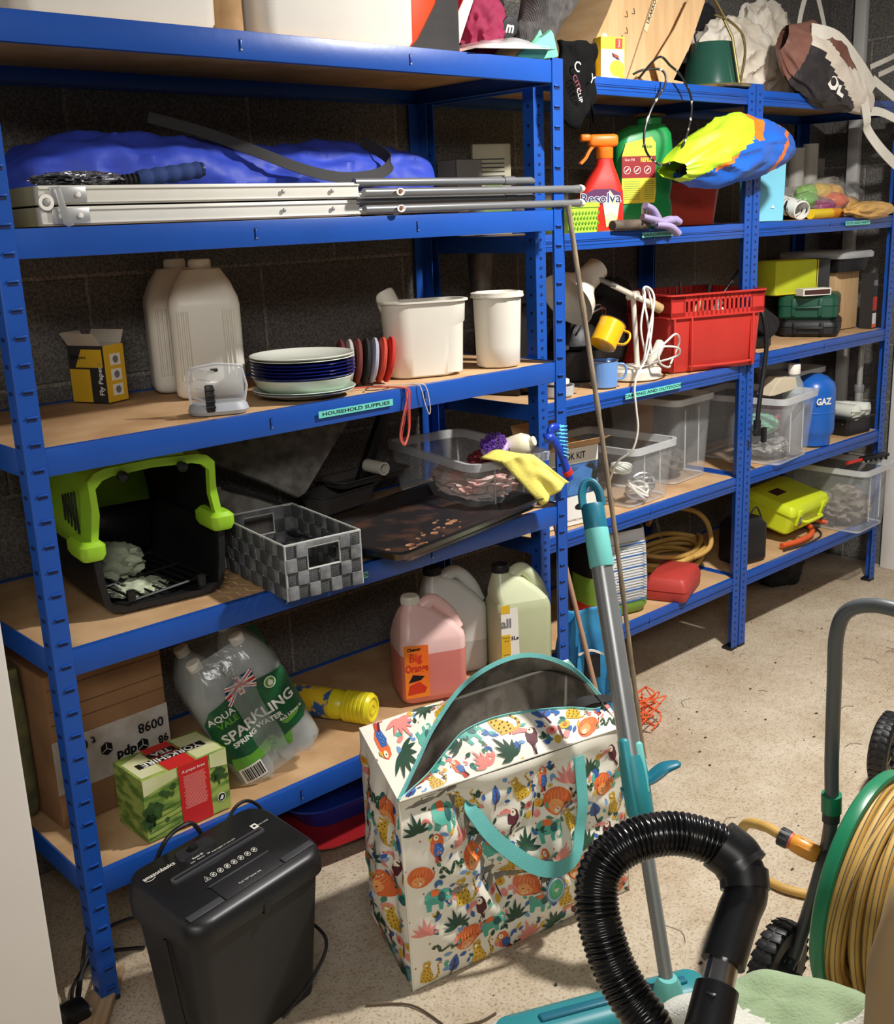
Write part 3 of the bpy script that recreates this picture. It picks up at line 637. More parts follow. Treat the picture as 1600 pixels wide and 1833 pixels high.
g = G(); g.rloft([(.02, .1, .008, 0), (.03, .11, .012, .01), (.03, .11, .012, .05), (.02, .1, .008, .06)], m_lime, M=T(-.138, .3, .15)); g.obj('clip', US)
for x in (-.062, .055):
    g = G(); g.lathe([(.01, 0), (.01, .014), (.005, .02), (0, .02)], m_blk2, 14, T(x, -.008, .272) @ FRONT); g.obj('door_latch', US)
g = G(); Mg = T(0, .12, .03) @ RX(4) @ RZ(14)
for k in range(9): g.tube([(-.085 + .0212 * k, -.1, .0), (-.085 + .0212 * k, .11, 0)], .0026, m_blk2, 6, M=Mg)
for k in range(3): g.tube([(-.088, -.1 + .1 * k, .001), (.088, -.1 + .1 * k, .001)], .0034, m_blk2, 6, M=Mg)
for x in (-.07, .075): g.rloft([(.016, .014, .004, 0), (.016, .014, .004, .02)], m_blk2, M=T(x, -.004, .024))
g.obj('door_grille', t)
t = thing('fleece', 'cream fleece bedding lying inside the pet carrier', 'blanket', (CX - .01, CY + .21, A4 + .012), -7)
g = G(); g.blob((-.01, -.02, .04), (.07, .075, .04), mat('cream_fleece', (188, 196, 168), .9, var=.2, bump=.4), .35, 2.4, 4, 8, flatb=0, ridge=True); g.blob((.01, -.12, .006), (.06, .05, .016), MATS['cream_fleece'], .4, 3, 4, 3, flatb=0, ridge=True); g.obj('fabric', t, smooth=60)
# woven basket
m_wv1 = weave('woven_charcoal', (84, 86, 88), (62, 64, 66), 90, 90, .7, .4); m_wv2 = weave('woven_silver', (214, 216, 218), (140, 142, 146), 260, 260, .7, 1)
m_piping = mat('light_piping', (196, 196, 192), .7, bump=.3, bs=400)
t = thing('woven_basket', 'grey chequered woven strap basket with white piping overhanging the fourth tier edge', 'basket', (.545, .055, A4 + .001), -7)
W_, D_, H_ = .17, .29, .113
def wface(nm, origin, du, L_, nc, nr, hole=None):
    g = G(); du = Vector(du); cw = L_ / nc; ch = H_ / nr
    for i in range(nc):
        for j in range(nr):
            if hole and hole(i, j): continue
            u = (i + .5) * cw; z = (j + .5) * ch; p = Vector(origin) + du * u + Vector((0, 0, z)); s = .0016 * (1 if (i + j) % 2 else -1)
            nrm = Vector((0, 0, 1)).cross(du); p = p + nrm * s; ang = math.atan2(du.y, du.x)
            Mx = T(*p) @ Matrix.Rotation(ang, 4, 'Z')
            g.box((0, 0, 0), (cw * 1.01, .004, ch * 1.01), m_wv1 if (i + j) % 2 else m_wv2, .0018, M=Mx)
    g.obj(nm, t, smooth=40)
hole_ = lambda i, j: i in (2, 3, 4) and j == 2
wface('woven_panel', (-W_ / 2, -D_ / 2, 0), (1, 0, 0), W_, 7, 4, lambda i, j: 1 < i < 5 and j >= 2)
wface('woven_panel', (-W_ / 2, D_ / 2, 0), (1, 0, 0), W_, 7, 4, lambda i, j: 1 < i < 5 and j >= 2)
wface('woven_panel', (-W_ / 2, -D_ / 2, 0), (0, 1, 0), D_, 11, 4); wface('woven_panel', (W_ / 2, -D_ / 2, 0), (0, 1, 0), D_, 11, 4)
G().box((0, 0, .003), (W_, D_, .004), m_wv1).obj('base', t)
g = G(); g.tube([(x * W_ / 2, y * D_ / 2, H_) for x, y in ((-1, -1), (1, -1), (1, 1), (-1, 1))], .0028, m_piping, 8, closed=True)
for s_ in (-1, 1):
    for q in (-1, 1): g.tube([(q * W_ / 2, s_ * D_ / 2, 0), (q * W_ / 2, s_ * D_ / 2, H_)], .0022, m_piping, 6)
    cw = W_ / 7; g.tube([(-W_ / 2 + 2 * cw, s_ * D_ / 2, H_ / 2), (-W_ / 2 + 5 * cw, s_ * D_ / 2, H_ / 2), (-W_ / 2 + 5 * cw, s_ * D_ / 2, H_ * .9), (-W_ / 2 + 2 * cw, s_ * D_ / 2, H_ * .9)], .0026, m_piping, 6, closed=True)
for s_ in (-1, 1): g.box((0, s_ * D_ / 2, H_ * .955), (W_ * 3 / 7, .005, H_ * .09), m_wv2)
g.obj('piping', t)
t = thing('sponge', 'small yellow piece lying inside the woven basket', 'sponge', (.565, -.035, A4 + .0065), 20); G().box((0, 0, .012), (.04, .03, .022), m_yellow, .004).obj('foam', t)
# folded fabric cube / seat
m_felt = weave('grey_melange', (168, 164, 158), (116, 112, 108), 420, 420, .9, .6)
t = thing('storage_cube', 'grey woven fabric panels of a collapsed storage seat behind the woven basket', 'folded seat', (.69, .29, A4 + .001), -14)
g = G(); Mx = T(0, .04, .06) @ RX(-24) @ FRONT
g.prism([(-.19, .222), (.26, .235), (.07, .03), (.05, .022), (-.02, .07), (-.13, .13), (-.17, .155)], 0, .02, m_felt, Mx, bev=.004); g.obj('large_panel', t)
g = G(); g.prism([(-.13, .0), (.045, .0), (.06, .03), (.0, .075), (-.11, .135), (-.15, .15)], 0, .014, m_felt, T(-.02, -.02, .01) @ RX(-14) @ FRONT, bev=.004); g.obj('side_panel', t)
g = G(); g.tube(smooth_path([(-.15, -.025, .155), (-.1, -.03, .135), (0, -.022, .085), (.05, -.02, .04)], 6), .0035, m_blackfab, 8); g.obj('seam', t)
# black metal legs behind
t = thing('metal_bracket', 'dark diagonal metal strut leaning behind the fabric seat', 'strut', (.97, .40, A4 + .001), 0)
g = G(); g.box((0, 0, .15), (.03, .02, .34), m_blk2, .003, M=RY(28)); g.obj('strut', t)
# baking tins and trays
m_tin = mat('grey_nonstick', (92, 90, 88), .45, metal=.3, var=.15); m_tray = mat('black_enamel_tray', (24, 24, 27), .28, var=.3, vs=30, spec=.6)
def pan(g, w_, d_, h, m_, flare=.02, rim=.012, M_=I4, mb=None):
    mb = mb or m_
    g.rloft([(w_ - 2 * flare, d_ - 2 * flare, .02, 0), (w_, d_, .025, h), (w_ + rim * 2, d_ + rim * 2, .03, h + .001), (w_ + rim * 2, d_ + rim * 2, .03, h + .003), (w_ - .003, d_ - .003, .024, h + .002)], m_, True, False, M=M_)
    g.rloft([(w_ - .003, d_ - .003, .024, h + .002), (w_ - 2 * flare - .004, d_ - 2 * flare - .004, .018, .003)], m_, False, False, M=M_); g.rloft([(w_ - 2 * flare - .004, d_ - 2 * flare - .004, .018, .003), (w_ - 2 * flare - .006, d_ - 2 * flare - .006, .018, .0028)], mb, False, True, M=M_)
m_rust = mat('rusty_tray_base', (36, 33, 34), .35, c2=(74, 52, 42), vs=13, thr=(.36, .5), spec=.7)
t = thing('oven_tray', 'black baking tray stacked under the stained one on the fourth tier', 'tray', (.955, .105, A4 + .001), 9)
g = G(); pan(g, .47, .31, .02, m_tray); g.obj('pan', t)
t = thing('oven_tray', 'large black baking tray with rusty brown stains, overhanging the fourth tier edge', 'tray', (.925, .075, A4 + .0265), 10)
g = G(); pan(g, .54, .33, .024, m_tray, mb=m_rust); g.obj('pan', t)
g = G(); rnd = random.Random(4); m_crust = mat('baked_on_crust', (176, 128, 92), .8, c2=(120, 78, 52), vs=90)
for k in range(34):
    q = rnd.random(); x = -.24 + .3 * q + rnd.gauss(0, .03); y = -.13 + .09 * q + rnd.gauss(0, .022); s = rnd.choice((.003, .004, .006, .011))
    if abs(x) > .23 or abs(y) > .13: continue
    g.prism([(x + s * (1 + .35 * rnd.random()) * cos(a * pi / 4), y + s * .6 * (1 + .35 * rnd.random()) * sin(a * pi / 4)) for a in range(8)], .003, .0042, m_crust)
g.obj('crust', t)['kind'] = 'stuff'
t = thing('loaf_tin', 'grey loaf tin behind the baking trays', 'tin', (.93, .4, A4 + .001), 8); g = G(); pan(g, .2, .1, .06, m_tin, .015, .008); g.obj('pan', t)
t = thing('loaf_tin', 'second grey baking tin nested askew over the loaf tin', 'tin', (1.02, .405, A4 + .066), 4); g = G(); pan(g, .24, .1, .018, m_tin, .012, .008); g.obj('pan', t)
t = thing('cardboard_roll', 'pale ringed end of a roll lying on the baking tins', 'roll', (1.02, .4, A4 + .107)); g = G(); g.lathe([(.017, 0), (.017, .07), (.014, .07), (.014, 0), (.017, 0)], m_natural, 24, T(0, -.08, 0) @ RX(-90), False, False); g.obj('roll_wall', t)
# clear crate builder
def clear_crate(label, loc, rz, w_, d_, h, taper=.86, cat='box', group=None, rimh=.022):
    t = thing('clear_crate', label, cat, loc, rz, group); a = taper
    g = G(); g.rloft([(w_ * a, d_ * a, .022, .001), (w_ * (a + .03), d_ * (a + .03), .026, .01), (w_ * .985, d_ * .985, .03, h - rimh)], m_clear, True, False, n=5)
    for s_ in (-1, 1):
        g.box((s_ * w_ * .18, -d_ * .49 + .012, h * .5), (.004, .004, h * .7), m_clear_rim, .001, M=I4)
    g.obj('body', t, smooth=50)
    g = G(); g.rloft([(w_ * .98, d_ * .98, .03, h - rimh), (w_ + .012, d_ + .012, .034, h - rimh + .002), (w_ + .016, d_ + .016, .035, h), (w_ - .006, d_ - .006, .03, h), (w_ - .008, d_ - .008, .028, h - rimh)], m_clear_rim, False, False, n=5); g.obj('rim', t, smooth=50)
    g = G(); g.rloft([(w_ * a + .001, d_ * a + .001, .022, 0), (w_ * (a + .008), d_ * (a + .008), .024, .007), (w_ * a - .01, d_ * a - .01, .02, .004)], m_clear_rim, False, False, n=5); g.obj('foot_rim', t, smooth=50)
    return t
clear_crate('clear plastic box of pink and white cloths on the fourth tier, below the white tub', (1.235, .245, A4), -10, .24, .42, .142)
cloth_lump('cloth_bundle', 'pink and white crumpled cloths inside the fourth tier clear box', 'cloth', (1.215, .2, A4 + .012), (.085, .14, .045), mat('pink_cloth', (205, 140, 128), .85, c2=(218, 208, 200), vs=16, bump=.3), .4, 3, 6, -10)
cloth_lump('cloth_bundle', 'dark red folded cloth showing above the clear box rim', 'cloth', (1.21, .13, A4 + .103), (.06, .05, .024), mat('maroon_cloth', (120, 34, 44), .85, var=.2), .3, 3, 7)
# purple brush
m_purple = mat('lilac_plastic', (176, 150, 204), .4, var=.05); m_purpled = mat('purple_bristle', (104, 62, 158), .5)
t = thing('scrubbing_brush', 'round lilac scrubbing brush with purple bristles resting on the clear box', 'brush', (1.2, .1, A4 + .158), 0, rot=(0, -38, 20))
g = G(); g.lathe([(0, -.022), (.02, -.021), (.033, -.013), (.036, 0), (.036, .008), (.032, .012), (0, .012)], m_purple, 30); g.box((.0, -.0365, -.004), (.012, .002, .003), m_black); g.obj('handle_body', t)
g = G(); rnd = random.Random(1)
for k in range(130):
    a = rnd.random() * 2 * pi; r = .033 * rnd.random() ** .5; g.cyl((r * cos(a), r * sin(a), .011), (r * 1.02 * cos(a), r * 1.02 * sin(a), .026), .0019, m_purpled, 5)
g.obj('bristles', t)
t = thing('squeeze_bottle', 'white squeeze bottle lying tipped on the clear box beside the purple brush', 'bottle', (1.26, .07, A4 + .16), 0, rot=(70, 0, 20))
g = G(); g.lathe([(0, 0), (.026, 0), (.029, .006), (.029, .05), (.02, .066), (.012, .07), (.012, .08), (0, .08)], mat('ivory_plastic', (226, 220, 196), .4, var=.04), 28, T(0, 0, -.04)); g.obj('bottle_body', t)
t = thing('washing_up_brush', 'blue handled brush with light blue bristles propped at the corner post', 'brush', (1.272, -.03, A4 + .14), 0, rot=(0, -4, 0))
m_bluep = mat('blue_plastic', (22, 62, 178), .35, var=.05); m_bris = mat('light_blue_bristle', (92, 196, 232), .5)
g = G(); g.tube(smooth_path([(.055, .0, -.07), (.04, 0, -.03), (.03, 0, .0), (.012, 0, .03), (-.006, 0, .058), (.0, 0, .074), (.02, 0, .07)], 6), .008, m_bluep, 12, flat=1.3); g.blob((-.012, 0, .052), (.016, .014, .013), m_bluep, 0); g.obj('handle', t, smooth=60)
g = G(); g.tube([(.0455, 0, -.045), (.05, 0, -.057)], .0108, m_red, 12, flat=1.3); g.obj('red_band', t)
g = G()
for k in range(9):
    for j in range(3): g.cyl((.02 + .001 * k, -.008 + .008 * j, .072 - .009 * k), (.044, -.01 + .01 * j, .07 - .0098 * k), .0017, m_bris, 5)
g.obj('bristles', t)
m_duster = mat('yellow_duster', (238, 224, 110), .85, var=.06, bump=.25, bs=200)
t = thing('duster', 'yellow duster cloth hanging over the front corner of the clear box', 'cloth', (1.19, -.02, A4 + .094))
def fd(u, v):
    a = Vector((-.082, .01, .062)).lerp(Vector((.02, -.004, -.06)), v); b = Vector((.022, -.0, .058)).lerp(Vector((.092, -.03, -.012)), v)
    p = a.lerp(b, u); p.y += -.012 * sin(u * pi) * (1 - v) - .01 * noise.noise(Vector((u * 4, v * 3, 5))) - .02 * v; p.z += .012 * sin(u * pi) * (1 - v); return p
g = G(); g.grid(fd, 20, 24, m_duster); g.grid(lambda u, v: (fd(u, 0).x, fd(u, 0).y + .07 * v, fd(u, 0).z + .006 * v * sin(u * 5)), 20, 6, m_duster); g.obj('fabric', t, smooth=60, mods=[('SOLIDIFY', dict(thickness=.003))])
# ---------------------------------------------------------------- nearest unit, bottom tier
t = thing('cardboard_box', 'large brown cardboard carton sealed with printed parcel tape on the bottom tier', 'box', (.17, .345, A5 + .001), 2)
m_card = mat('brown_card', (158, 118, 82), .85, c2=(138, 100, 66), vs=8, bump=.08)
g = G(); g.box((0, 0, .165), (.255, .28, .33), m_card, .003)
for z in (.255, .225, .3): g.box((0.002, -.1405, z), (.25, .0012, .0016), mat('card_crease', (112, 80, 54), .9))
g.obj('carton', t)
m_tape = mat('white_parcel_tape', (196, 190, 182), .3, c2=(168, 156, 142), vs=18, bump=.3, bs=30)
g = G(); g.grid(lambda u, v: (-.128 + .256 * u, -.1412 - .002 * abs(noise.noise(Vector((u * 7, v * 4, 2)))), .075 + .115 * v), 30, 12, m_tape); g.obj('tape_band', t, smooth=30)
g = G(); Mx = T(0, -.1445, .135) @ FRONT
g.text('0098', .03, m_ink, Mx @ T(.085, .02, 0) @ RZ(180), bold=.0006); g.text('dpd', .03, m_ink, Mx @ T(.025, -.022, 0) @ RZ(180), bold=.0012); g.text('t 0098', .028, m_ink, Mx @ T(-.075, .03, 0) @ RZ(184), bold=.0005); g.text('98', .024, m_ink, Mx @ T(.11, -.02, 0) @ RZ(186), bold=.0008)
for x, y in ((-.018, .004), (.062, -.018)):
    h_ = .015; g.prism([(x + h_ * .87 * cos(R_(30 + 60 * k)) * 1.1, y + h_ * sin(R_(30 + 60 * k))) for k in range(6)], 0, .0005, m_ink, Mx)
    for a in (90, 210, 330): g.box((x + .006 * cos(R_(a)), y + .006 * sin(R_(a)), .0007), (.012, .0018, .0003), m_tape, M=Mx @ T(x, y, 0) @ RZ(a) @ T(-x, -y, 0) if 0 else Mx @ T(x, y, 0) @ RZ(a) @ T(.006 - (x + .006 * cos(R_(a))), -(y + .006 * sin(R_(a))), 0))
g.obj('tape_print', t, smooth=0)
t = thing('printed_bag', 'green and grey printed sack behind the left post on the bottom tier', 'bag', (.045, .06, A5 + .001), 0)
m_prn = mat('olive_print', (120, 122, 76), .7, c2=(82, 80, 60), vs=24)
g = G(); g.rloft([(.05, .08, .012, 0), (.06, .1, .016, .03), (.056, .1, .012, .22), (.04, .1, .006, .33)], m_prn, M=T(-.03, .28, 0)); g.obj('sack', t, smooth=50)
# tea carton
m_green = mat('meadow_print', (158, 176, 84), .55, c2=(92, 124, 48), vs=20, thr=(.42, .56), stretch=(.6, 1, 2.4)); m_redc2 = mat('carton_red', (202, 38, 36), .5, var=.04)
m_tree = mat('tree_print', (62, 92, 38), .6, c2=(40, 66, 28), vs=60); m_sky = mat('sky_print', (222, 220, 178), .6, c2=(196, 200, 140), vs=10)
t = thing('tea_carton', 'green and red landscape printed tea carton at the front of the bottom tier', 'carton', (.238, .087, A5 + .001), 1)
g = G(); g.box((0, 0, .0675), (.19, .118, .135), m_green, .001)
F = T(0, -.0594, 0) @ FRONT
g.prism([(-.094, .1), (-.02, .115), (-.02, .134), (-.094, .134)], 0, .0003, m_sky, F); g.prism([(.055, .105), (.094, .098), (.094, .134), (.055, .134)], 0, .0003, m_sky, F)
rnd = random.Random(9)
def tree(g, x, y, s, Mx): g.prism([(x + s * (1 + .18 * sin(5 * a)) * cos(a), y + s * .95 * (1 + .15 * cos(7 * a)) * sin(a)) for a in [2 * pi * k / 18 for k in range(18)]], .0002, .0006, m_tree, Mx); g.box((x, y - s, .0004), (s * .25, s * .8, .0004), m_tree, M=Mx)
for x, y, s in ((-.078, .062, .022), (-.088, .045, .016), (-.045, .088, .007), (-.034, .085, .005), (-.055, .095, .006), (-.03, .1, .007), (.072, .085, .016), (.062, .08, .008), (.088, .075, .006), (-.05, .035, .005)): tree(g, x, y, s, F)
for k in range(5): g.box((-.055 + .004 * k, .02 + .011 * k, .0003), (.07, .0012, .0003), m_tree, M=F @ T(0, 0, 0) @ RZ(8))
g.box((.0175, .0675, .0004), (.068, .135, .0006), m_redc2, M=F)
TP = T(0, 0, .1352)
g.box((-.005, 0, .0002), (.06, .118, .0005), m_redc2, M=TP @ RZ(0)); g.prism([(.03, -.055), (.09, -.055), (.09, .05), (.03, .055)], 0, .0003, m_sky, TP); g.prism([(-.09, -.05), (-.04, -.05), (-.04, .05), (-.09, .03)], 0, .0003, m_sky, TP)
g.obj('carton', t, smooth=0)
g = G(); g.box((0, -.004, .0008), (.15, .022, .0005), m_ink, M=TP); g.box((-.008, .021, .0008), (.06, .02, .0005), m_ink, M=TP)
g.text('YORKSHIRE', .027, m_paper, TP @ T(0, -.004, .0014) @ RZ(180), bold=.0006, sx=.92); g.text('TEA', .023, m_paper, TP @ T(-.008, .021, .0014) @ RZ(180), bold=.0006)
g.text('A proper brew', .0085, m_paper, F @ T(.0175, .12, .001), bold=.0001)
g.obj('title_print', t, smooth=0)
g = G()
for k in range(26): g.box((.0175 + rnd.uniform(-.0015, .0015), .109 - .0028 * k, .0009), (.052 - rnd.random() * .008, .0009, .0002), mat('pink_print', (232, 160, 150), .6), M=F)
g.lathe([(.0095, 0), (.0095, .0006)], m_paper, 20, F @ T(.074, .032, .0002)); g.lathe([(.0082, 0), (.0082, .0008)], m_ink, 20, F @ T(.074, .032, .0002)); g.prism([(-.005, -.004), (0, .005), (.005, .002), (.002, -.005)], 0, .001, m_paper, F @ T(.074, .032, .0002))
g.obj('small_print', t, smooth=0)
# pack of bottles
m_pet = mat('pet_plastic', (206, 216, 212), .1, var=.03, alpha=.3, spec=1); m_dkgreen = mat('dark_green_print', (16, 72, 44), .35, c2=(26, 92, 52), vs=20, alpha=.97); m_midgreen = mat('grass_green_print', (98, 162, 52), .35, var=.1)
t = thing('bottle_multipack', 'shrink wrapped pack of clear sparkling water bottles leaning left on the bottom tier', 'bottles', (.458, .115, A5 + .001))
t.rotation_euler = (Matrix.Rotation(R_(-14), 3, 'Z') @ Matrix.Rotation(R_(-23), 3, 'Y')).to_euler()
t.scale = (.99, .95, .96)
BR = .052; s0 = .09
bprof = [(.012, .006), (.03, .002), (.044, .002), (.05, .014), (.052, .03), (.0505, .05), (.052, .07), (.052, .17), (.05, .19), (.052, .21), (.048, .24), (.034, .275), (.018, .3), (.014, .305), (.014, .325)]
def bottle_mesh():
    g = G(); n = 40
    rings = []
    for r, z in bprof:
        k = max(0, 1 - z / .06); rings.append([(r * (1 + .12 * k * cos(5 * 2 * pi * j / n)) * cos(2 * pi * j / n), r * (1 + .12 * k * cos(5 * 2 * pi * j / n)) * sin(2 * pi * j / n), z - .006 * k * cos(5 * 2 * pi * j / n) * (r / .05)) for j in range(n)])
    g.loft(rings, m_pet); return g
b0 = None
for i in range(2):
    for j in range(2):
        if b0 is None: o = bottle_mesh().obj('bottle', t, smooth=60); b0 = o
        else: o = b0.copy(); COL.objects.link(o); o.parent = t
        o.location = ((i * 2 - 1) * BR + .052 - BR + .0, j * .104 - .0, 0 if i == 0 else .0); o.location.x = .052 + .104 * i - .052
        cg = G(); cg.lathe([(.0165, 0), (.0165, .018), (.0145, .02), (0, .02)], m_natural, 20, T(0, 0, .306)); c_ = cg.obj('bottle_cap', o)
def film_pt(a, z):  # stadium around 4 bottles, a in [0,1)
    P = rrect(.208 + .006, .208 + .006, .053, 8); n = len(P); q = a * n; k = int(q) % n; f_ = q - int(q); x = P[k][0] * (1 - f_) + P[(k + 1) % n][0] * f_; y = P[k][1] * (1 - f_) + P[(k + 1) % n][1] * f_
    s = 1 - .35 * max(0, (z - .24) / .08) ** 1.4; w1 = 1 + .012 * noise.noise(Vector((a * 22, z * 14, 1))); return (.052 + x * s * w1, .052 + y * s * w1, z)
g = G(); g.grid(lambda u, v: film_pt(u, .012 + .31 * v), 90, 26, mat('crinkled_film', (214, 218, 214), .14, c2=(150, 156, 150), vs=9, alpha=.3, spec=1, bump=.8, bs=16), cu=True); g.obj('film_wrap', t, smooth=60)
# printed front panel: wraps the two front bottles
yF = -.0535
def fr(g, poly, m_, d=0, cyl=True):
    pass
Fp = T(0, 0, 0)
def printed(g, polys, m_, d):
    for poly in polys:
        tri = geometry.tessellate_polygon([[Vector((x, y, 0)) for x, y in poly]]); st = [[Vector((*poly[i], 0)) for i in tr] for tr in tri]; out = []
        while st:
            tr = st.pop(); L = [(tr[i] - tr[(i + 1) % 3]).length for i in range(3)]; k = L.index(max(L))
            if L[k] > .014:
                mid = (tr[k] + tr[(k + 1) % 3]) / 2; o_ = tr[(k + 2) % 3]; st += [[tr[k], mid, o_], [mid, tr[(k + 1) % 3], o_]]
            else: out.append(tr)
        for tr in out: g.flat([wrapf(p.x, p.y, d) for p in tr], m_)
def wrapf(x, z, d):   # x from -.052 to .156 over the two front bottles, shallow valley between
    c = 0 if x < .052 else .104; dx = max(-.053, min(.053, x - c)); y = -(.0555 ** 2 - min(.055, abs(dx) * .8) ** 2) ** .5
    return (x, y - d - .0025, z)
lab = [(-.05, .2), (-.03, .226), (.03, .236), (.1, .232), (.154, .222), (.156, .2), (.156, .1), (.14, .085), (.1, .08), (.05, .06), (0, .062), (-.03, .07), (-.05, .09)]
g = G(); printed(g, [lab], m_dkgreen, 0); printed(g, [[(-.045, .062), (-.01, .062), (.04, .06), (.07, .075), (.06, .09), (0, .085), (-.04, .095)], [(.1, .098), (.13, .104), (.15, .118), (.12, .116), (.09, .106)], [(.045, .045), (.09, .05), (.1, .078), (.05, .07)]], m_midgreen, .0006); g.obj('label_panel', t, smooth=60)
def wtext(g, s, size, m_, x, z, rot=0, d=.0015, bold=.0004, sx=1):
    q = G(); q.text(s, size, m_, RZ(rot), bold=bold, sx=sx); q.bm.verts.ensure_lookup_table()
    for v in q.bm.verts: v.co = Vector(wrapf(v.co.x + x, v.co.y + z, d))
    me = bpy.data.meshes.new('q'); q.bm.to_mesh(me); q.bm.free(); n0 = len(g.bm.faces); g.bm.from_mesh(me); bpy.data.meshes.remove(me); g.bm.faces.ensure_lookup_table(); i = g.mi(m_)
    for f in g.bm.faces[n0:]: f.material_index = i
g = G(); wtext(g, 'SPARKLING', .035, m_paper, .055, .152, 3, sx=1.0, bold=.0009); wtext(g, 'SPRING WATER', .0175, m_paper, .04, .126, 2, bold=.0006); wtext(g, 'AQUA', .022, m_paper, -.012, .202, 2); wtext(g, 'VALE', .021, m_midgreen, -.005, .183, 2, bold=.0006); wtext(g, '4x2 Litres e', .012, m_paper, .118, .115, 2)
g.obj('label_lettering', t, smooth=0)
m_flagb = mat('flag_blue', (28, 42, 96), .5); m_flagr = mat('flag_red', (190, 36, 44), .5)
g = G(); fx, fz = .052, .236
printed(g, [[(fx - .04, fz - .024), (fx + .034, fz - .014), (fx + .04, fz + .028), (fx - .03, fz + .018)]], m_flagb, .0012)
for (dx0, dz0, dx1, dz1, w_, m_, d_) in ((-.038, -.022, .038, .026, .009, m_paper, .0018), (-.03, .017, .034, -.012, .009, m_paper, .0018), (-.036, -.004, .038, .006, .013, m_paper, .002), (.0, -.02, .004, .024, .013, m_paper, .002), (-.036, -.004, .038, .006, .007, m_flagr, .0026), (.0, -.02, .004, .024, .007, m_flagr, .0026), (-.038, -.022, .038, .026, .003, m_flagr, .0023), (-.03, .017, .034, -.012, .003, m_flagr, .0023)):
    v = Vector((dx1 - dx0, dz1 - dz0)); n_ = Vector((-v.y, v.x)).normalized() * w_ / 2
    printed(g, [[(fx + dx0 + n_.x, fz + dz0 + n_.y), (fx + dx1 + n_.x, fz + dz1 + n_.y), (fx + dx1 - n_.x, fz + dz1 - n_.y), (fx + dx0 - n_.x, fz + dz0 - n_.y)]], m_, d_)
printed(g, [[(.112 + .014 * cos(k * pi / 8), .21 + .014 * sin(k * pi / 8)) for k in range(16)]], m_paper, .0012); printed(g, [[(.112 + .0115 * cos(k * pi / 8), .21 + .0115 * sin(k * pi / 8)) for k in range(16)]], m_midgreen, .0018); printed(g, [[(.108, .203), (.116, .203), (.119, .21), (.112, .219), (.106, .21)]], m_paper, .0024)
g.obj('flag_emblem', t, smooth=0)
g = G(); printed(g, [[(-.04, .022), (.012, .022), (.012, .062), (-.04, .062)]], m_paper, .0008); rnd = random.Random(3); x = -.036
while x < .006:
    w_ = rnd.choice((.0012, .002, .003)); printed(g, [[(x, .026), (x + w_, .026), (x + w_, .058), (x, .058)]], m_ink, .0014); x += w_ + rnd.choice((.0012, .002))
g.obj('barcode', t, smooth=0)
g = G(); S = T(.115, .158, 0) @ FRONT @ Matrix.Diagonal((1.3, 1, 1, 1)); g.prism([(-.035, .13), (.045, .13), (.045, .25), (-.02, .265), (-.035, .22)], 0, .0006, m_dkgreen, S); g.obj('rear_panel', t, smooth=0)
# right side panel of the wrap
g = G(); S = T(.1622, .052, 0) @ RZ(90) @ FRONT
g.prism([(-.03, .1), (.045, .1), (.045, .225), (-.01, .235), (-.03, .2)], 0, .0006, m_dkgreen, S); g.text('SPAR', .032, m_paper, S @ T(.005, .18, .0015) @ Matrix.Diagonal((-1, 1, 1, 1)), bold=.0008); g.text('SPRING', .014, m_paper, S @ T(.005, .158, .0015) @ Matrix.Diagonal((-1, 1, 1, 1)), bold=.0004); g.text('AQUA', .016, m_paper, S @ T(.005, .208, .0015) @ Matrix.Diagonal((-1, 1, 1, 1)), bold=.0004)
g.obj('side_panel', t, smooth=0)
# yellow bottle lying down
t = thing('cleaner_bottle', 'yellow bottle with a ribbed cap lying on its side on the bottom tier', 'bottle', (.745, .175, A5 + .041), 0)
t.rotation_euler = (0, 0, R_(26))
m_byel = mat('bright_yellow', (226, 212, 36), .35, var=.04)
g = G(); Mb = RX(90)
g.lathe([(0, -.19), (.034, -.19), (.037, -.18), (.037, -.02), (.034, -.008), (.03, 0)], m_byel, 32, Mb, cap1=True); g.obj('bottle_body', t)
g = G(); g.lathe([(.0375, -.15), (.0375, -.03)], mat('blue_label_print', (226, 190, 40), .5, c2=(50, 92, 150), vs=26, thr=(.44, .5)), 32, Mb, False, False); g.obj('label_wrap', t)
g = G(); pr = [(.03, 0)]
for k in range(6): pr += [(.0385, .004 + .011 * k), (.0385, .010 + .011 * k), (.036, .0125 + .011 * k)]
pr += [(.034, .072), (.03, .0745), (.026, .0735), (.0255, .071), (.016, .071), (.0155, .073), (.009, .073), (.0085, .071), (0, .071)]
g.lathe(pr, m_byel, 36, Mb, False); g.obj('ribbed_cap', t)
# jugs with liquid
m_pinku = mat('pink_tinted_plastic', (236, 196, 190), .35, var=.03); m_pinkl = mat('orange_pink_liquid', (216, 128, 118), .3, var=.03)
m_clu = mat('frosted_plastic', (212, 214, 208), .32, var=.04, alpha=.93); m_cll = mat('frosted_liquid', (176, 178, 172), .3, var=.04)
m_gru = mat('greenish_plastic', (206, 212, 176), .32, var=.04); m_grl = mat('pale_green_liquid', (184, 190, 152), .3, var=.04)
tj = jug('plastic jug of orange pink liquid with an orange printed label, white cap', (.992, .15, A5 + .001), -24, .17, .125, .262, m_pinku, m_pinkl, .13, m_natural, nx=-.24)
g = G(); m_olab = mat('orange_label', (240, 150, 40), .5, c2=(236, 108, 30), vs=10); Fj = T(0, -.0632, 0) @ FRONT
g.prism([(-.08, .02), (-.018, .02), (-.018, .155), (-.08, .16)], 0, .0007, m_olab, Fj)
g.obj('label', tj, smooth=0)
g = G(); m_lred = mat('label_red', (206, 52, 24), .5)
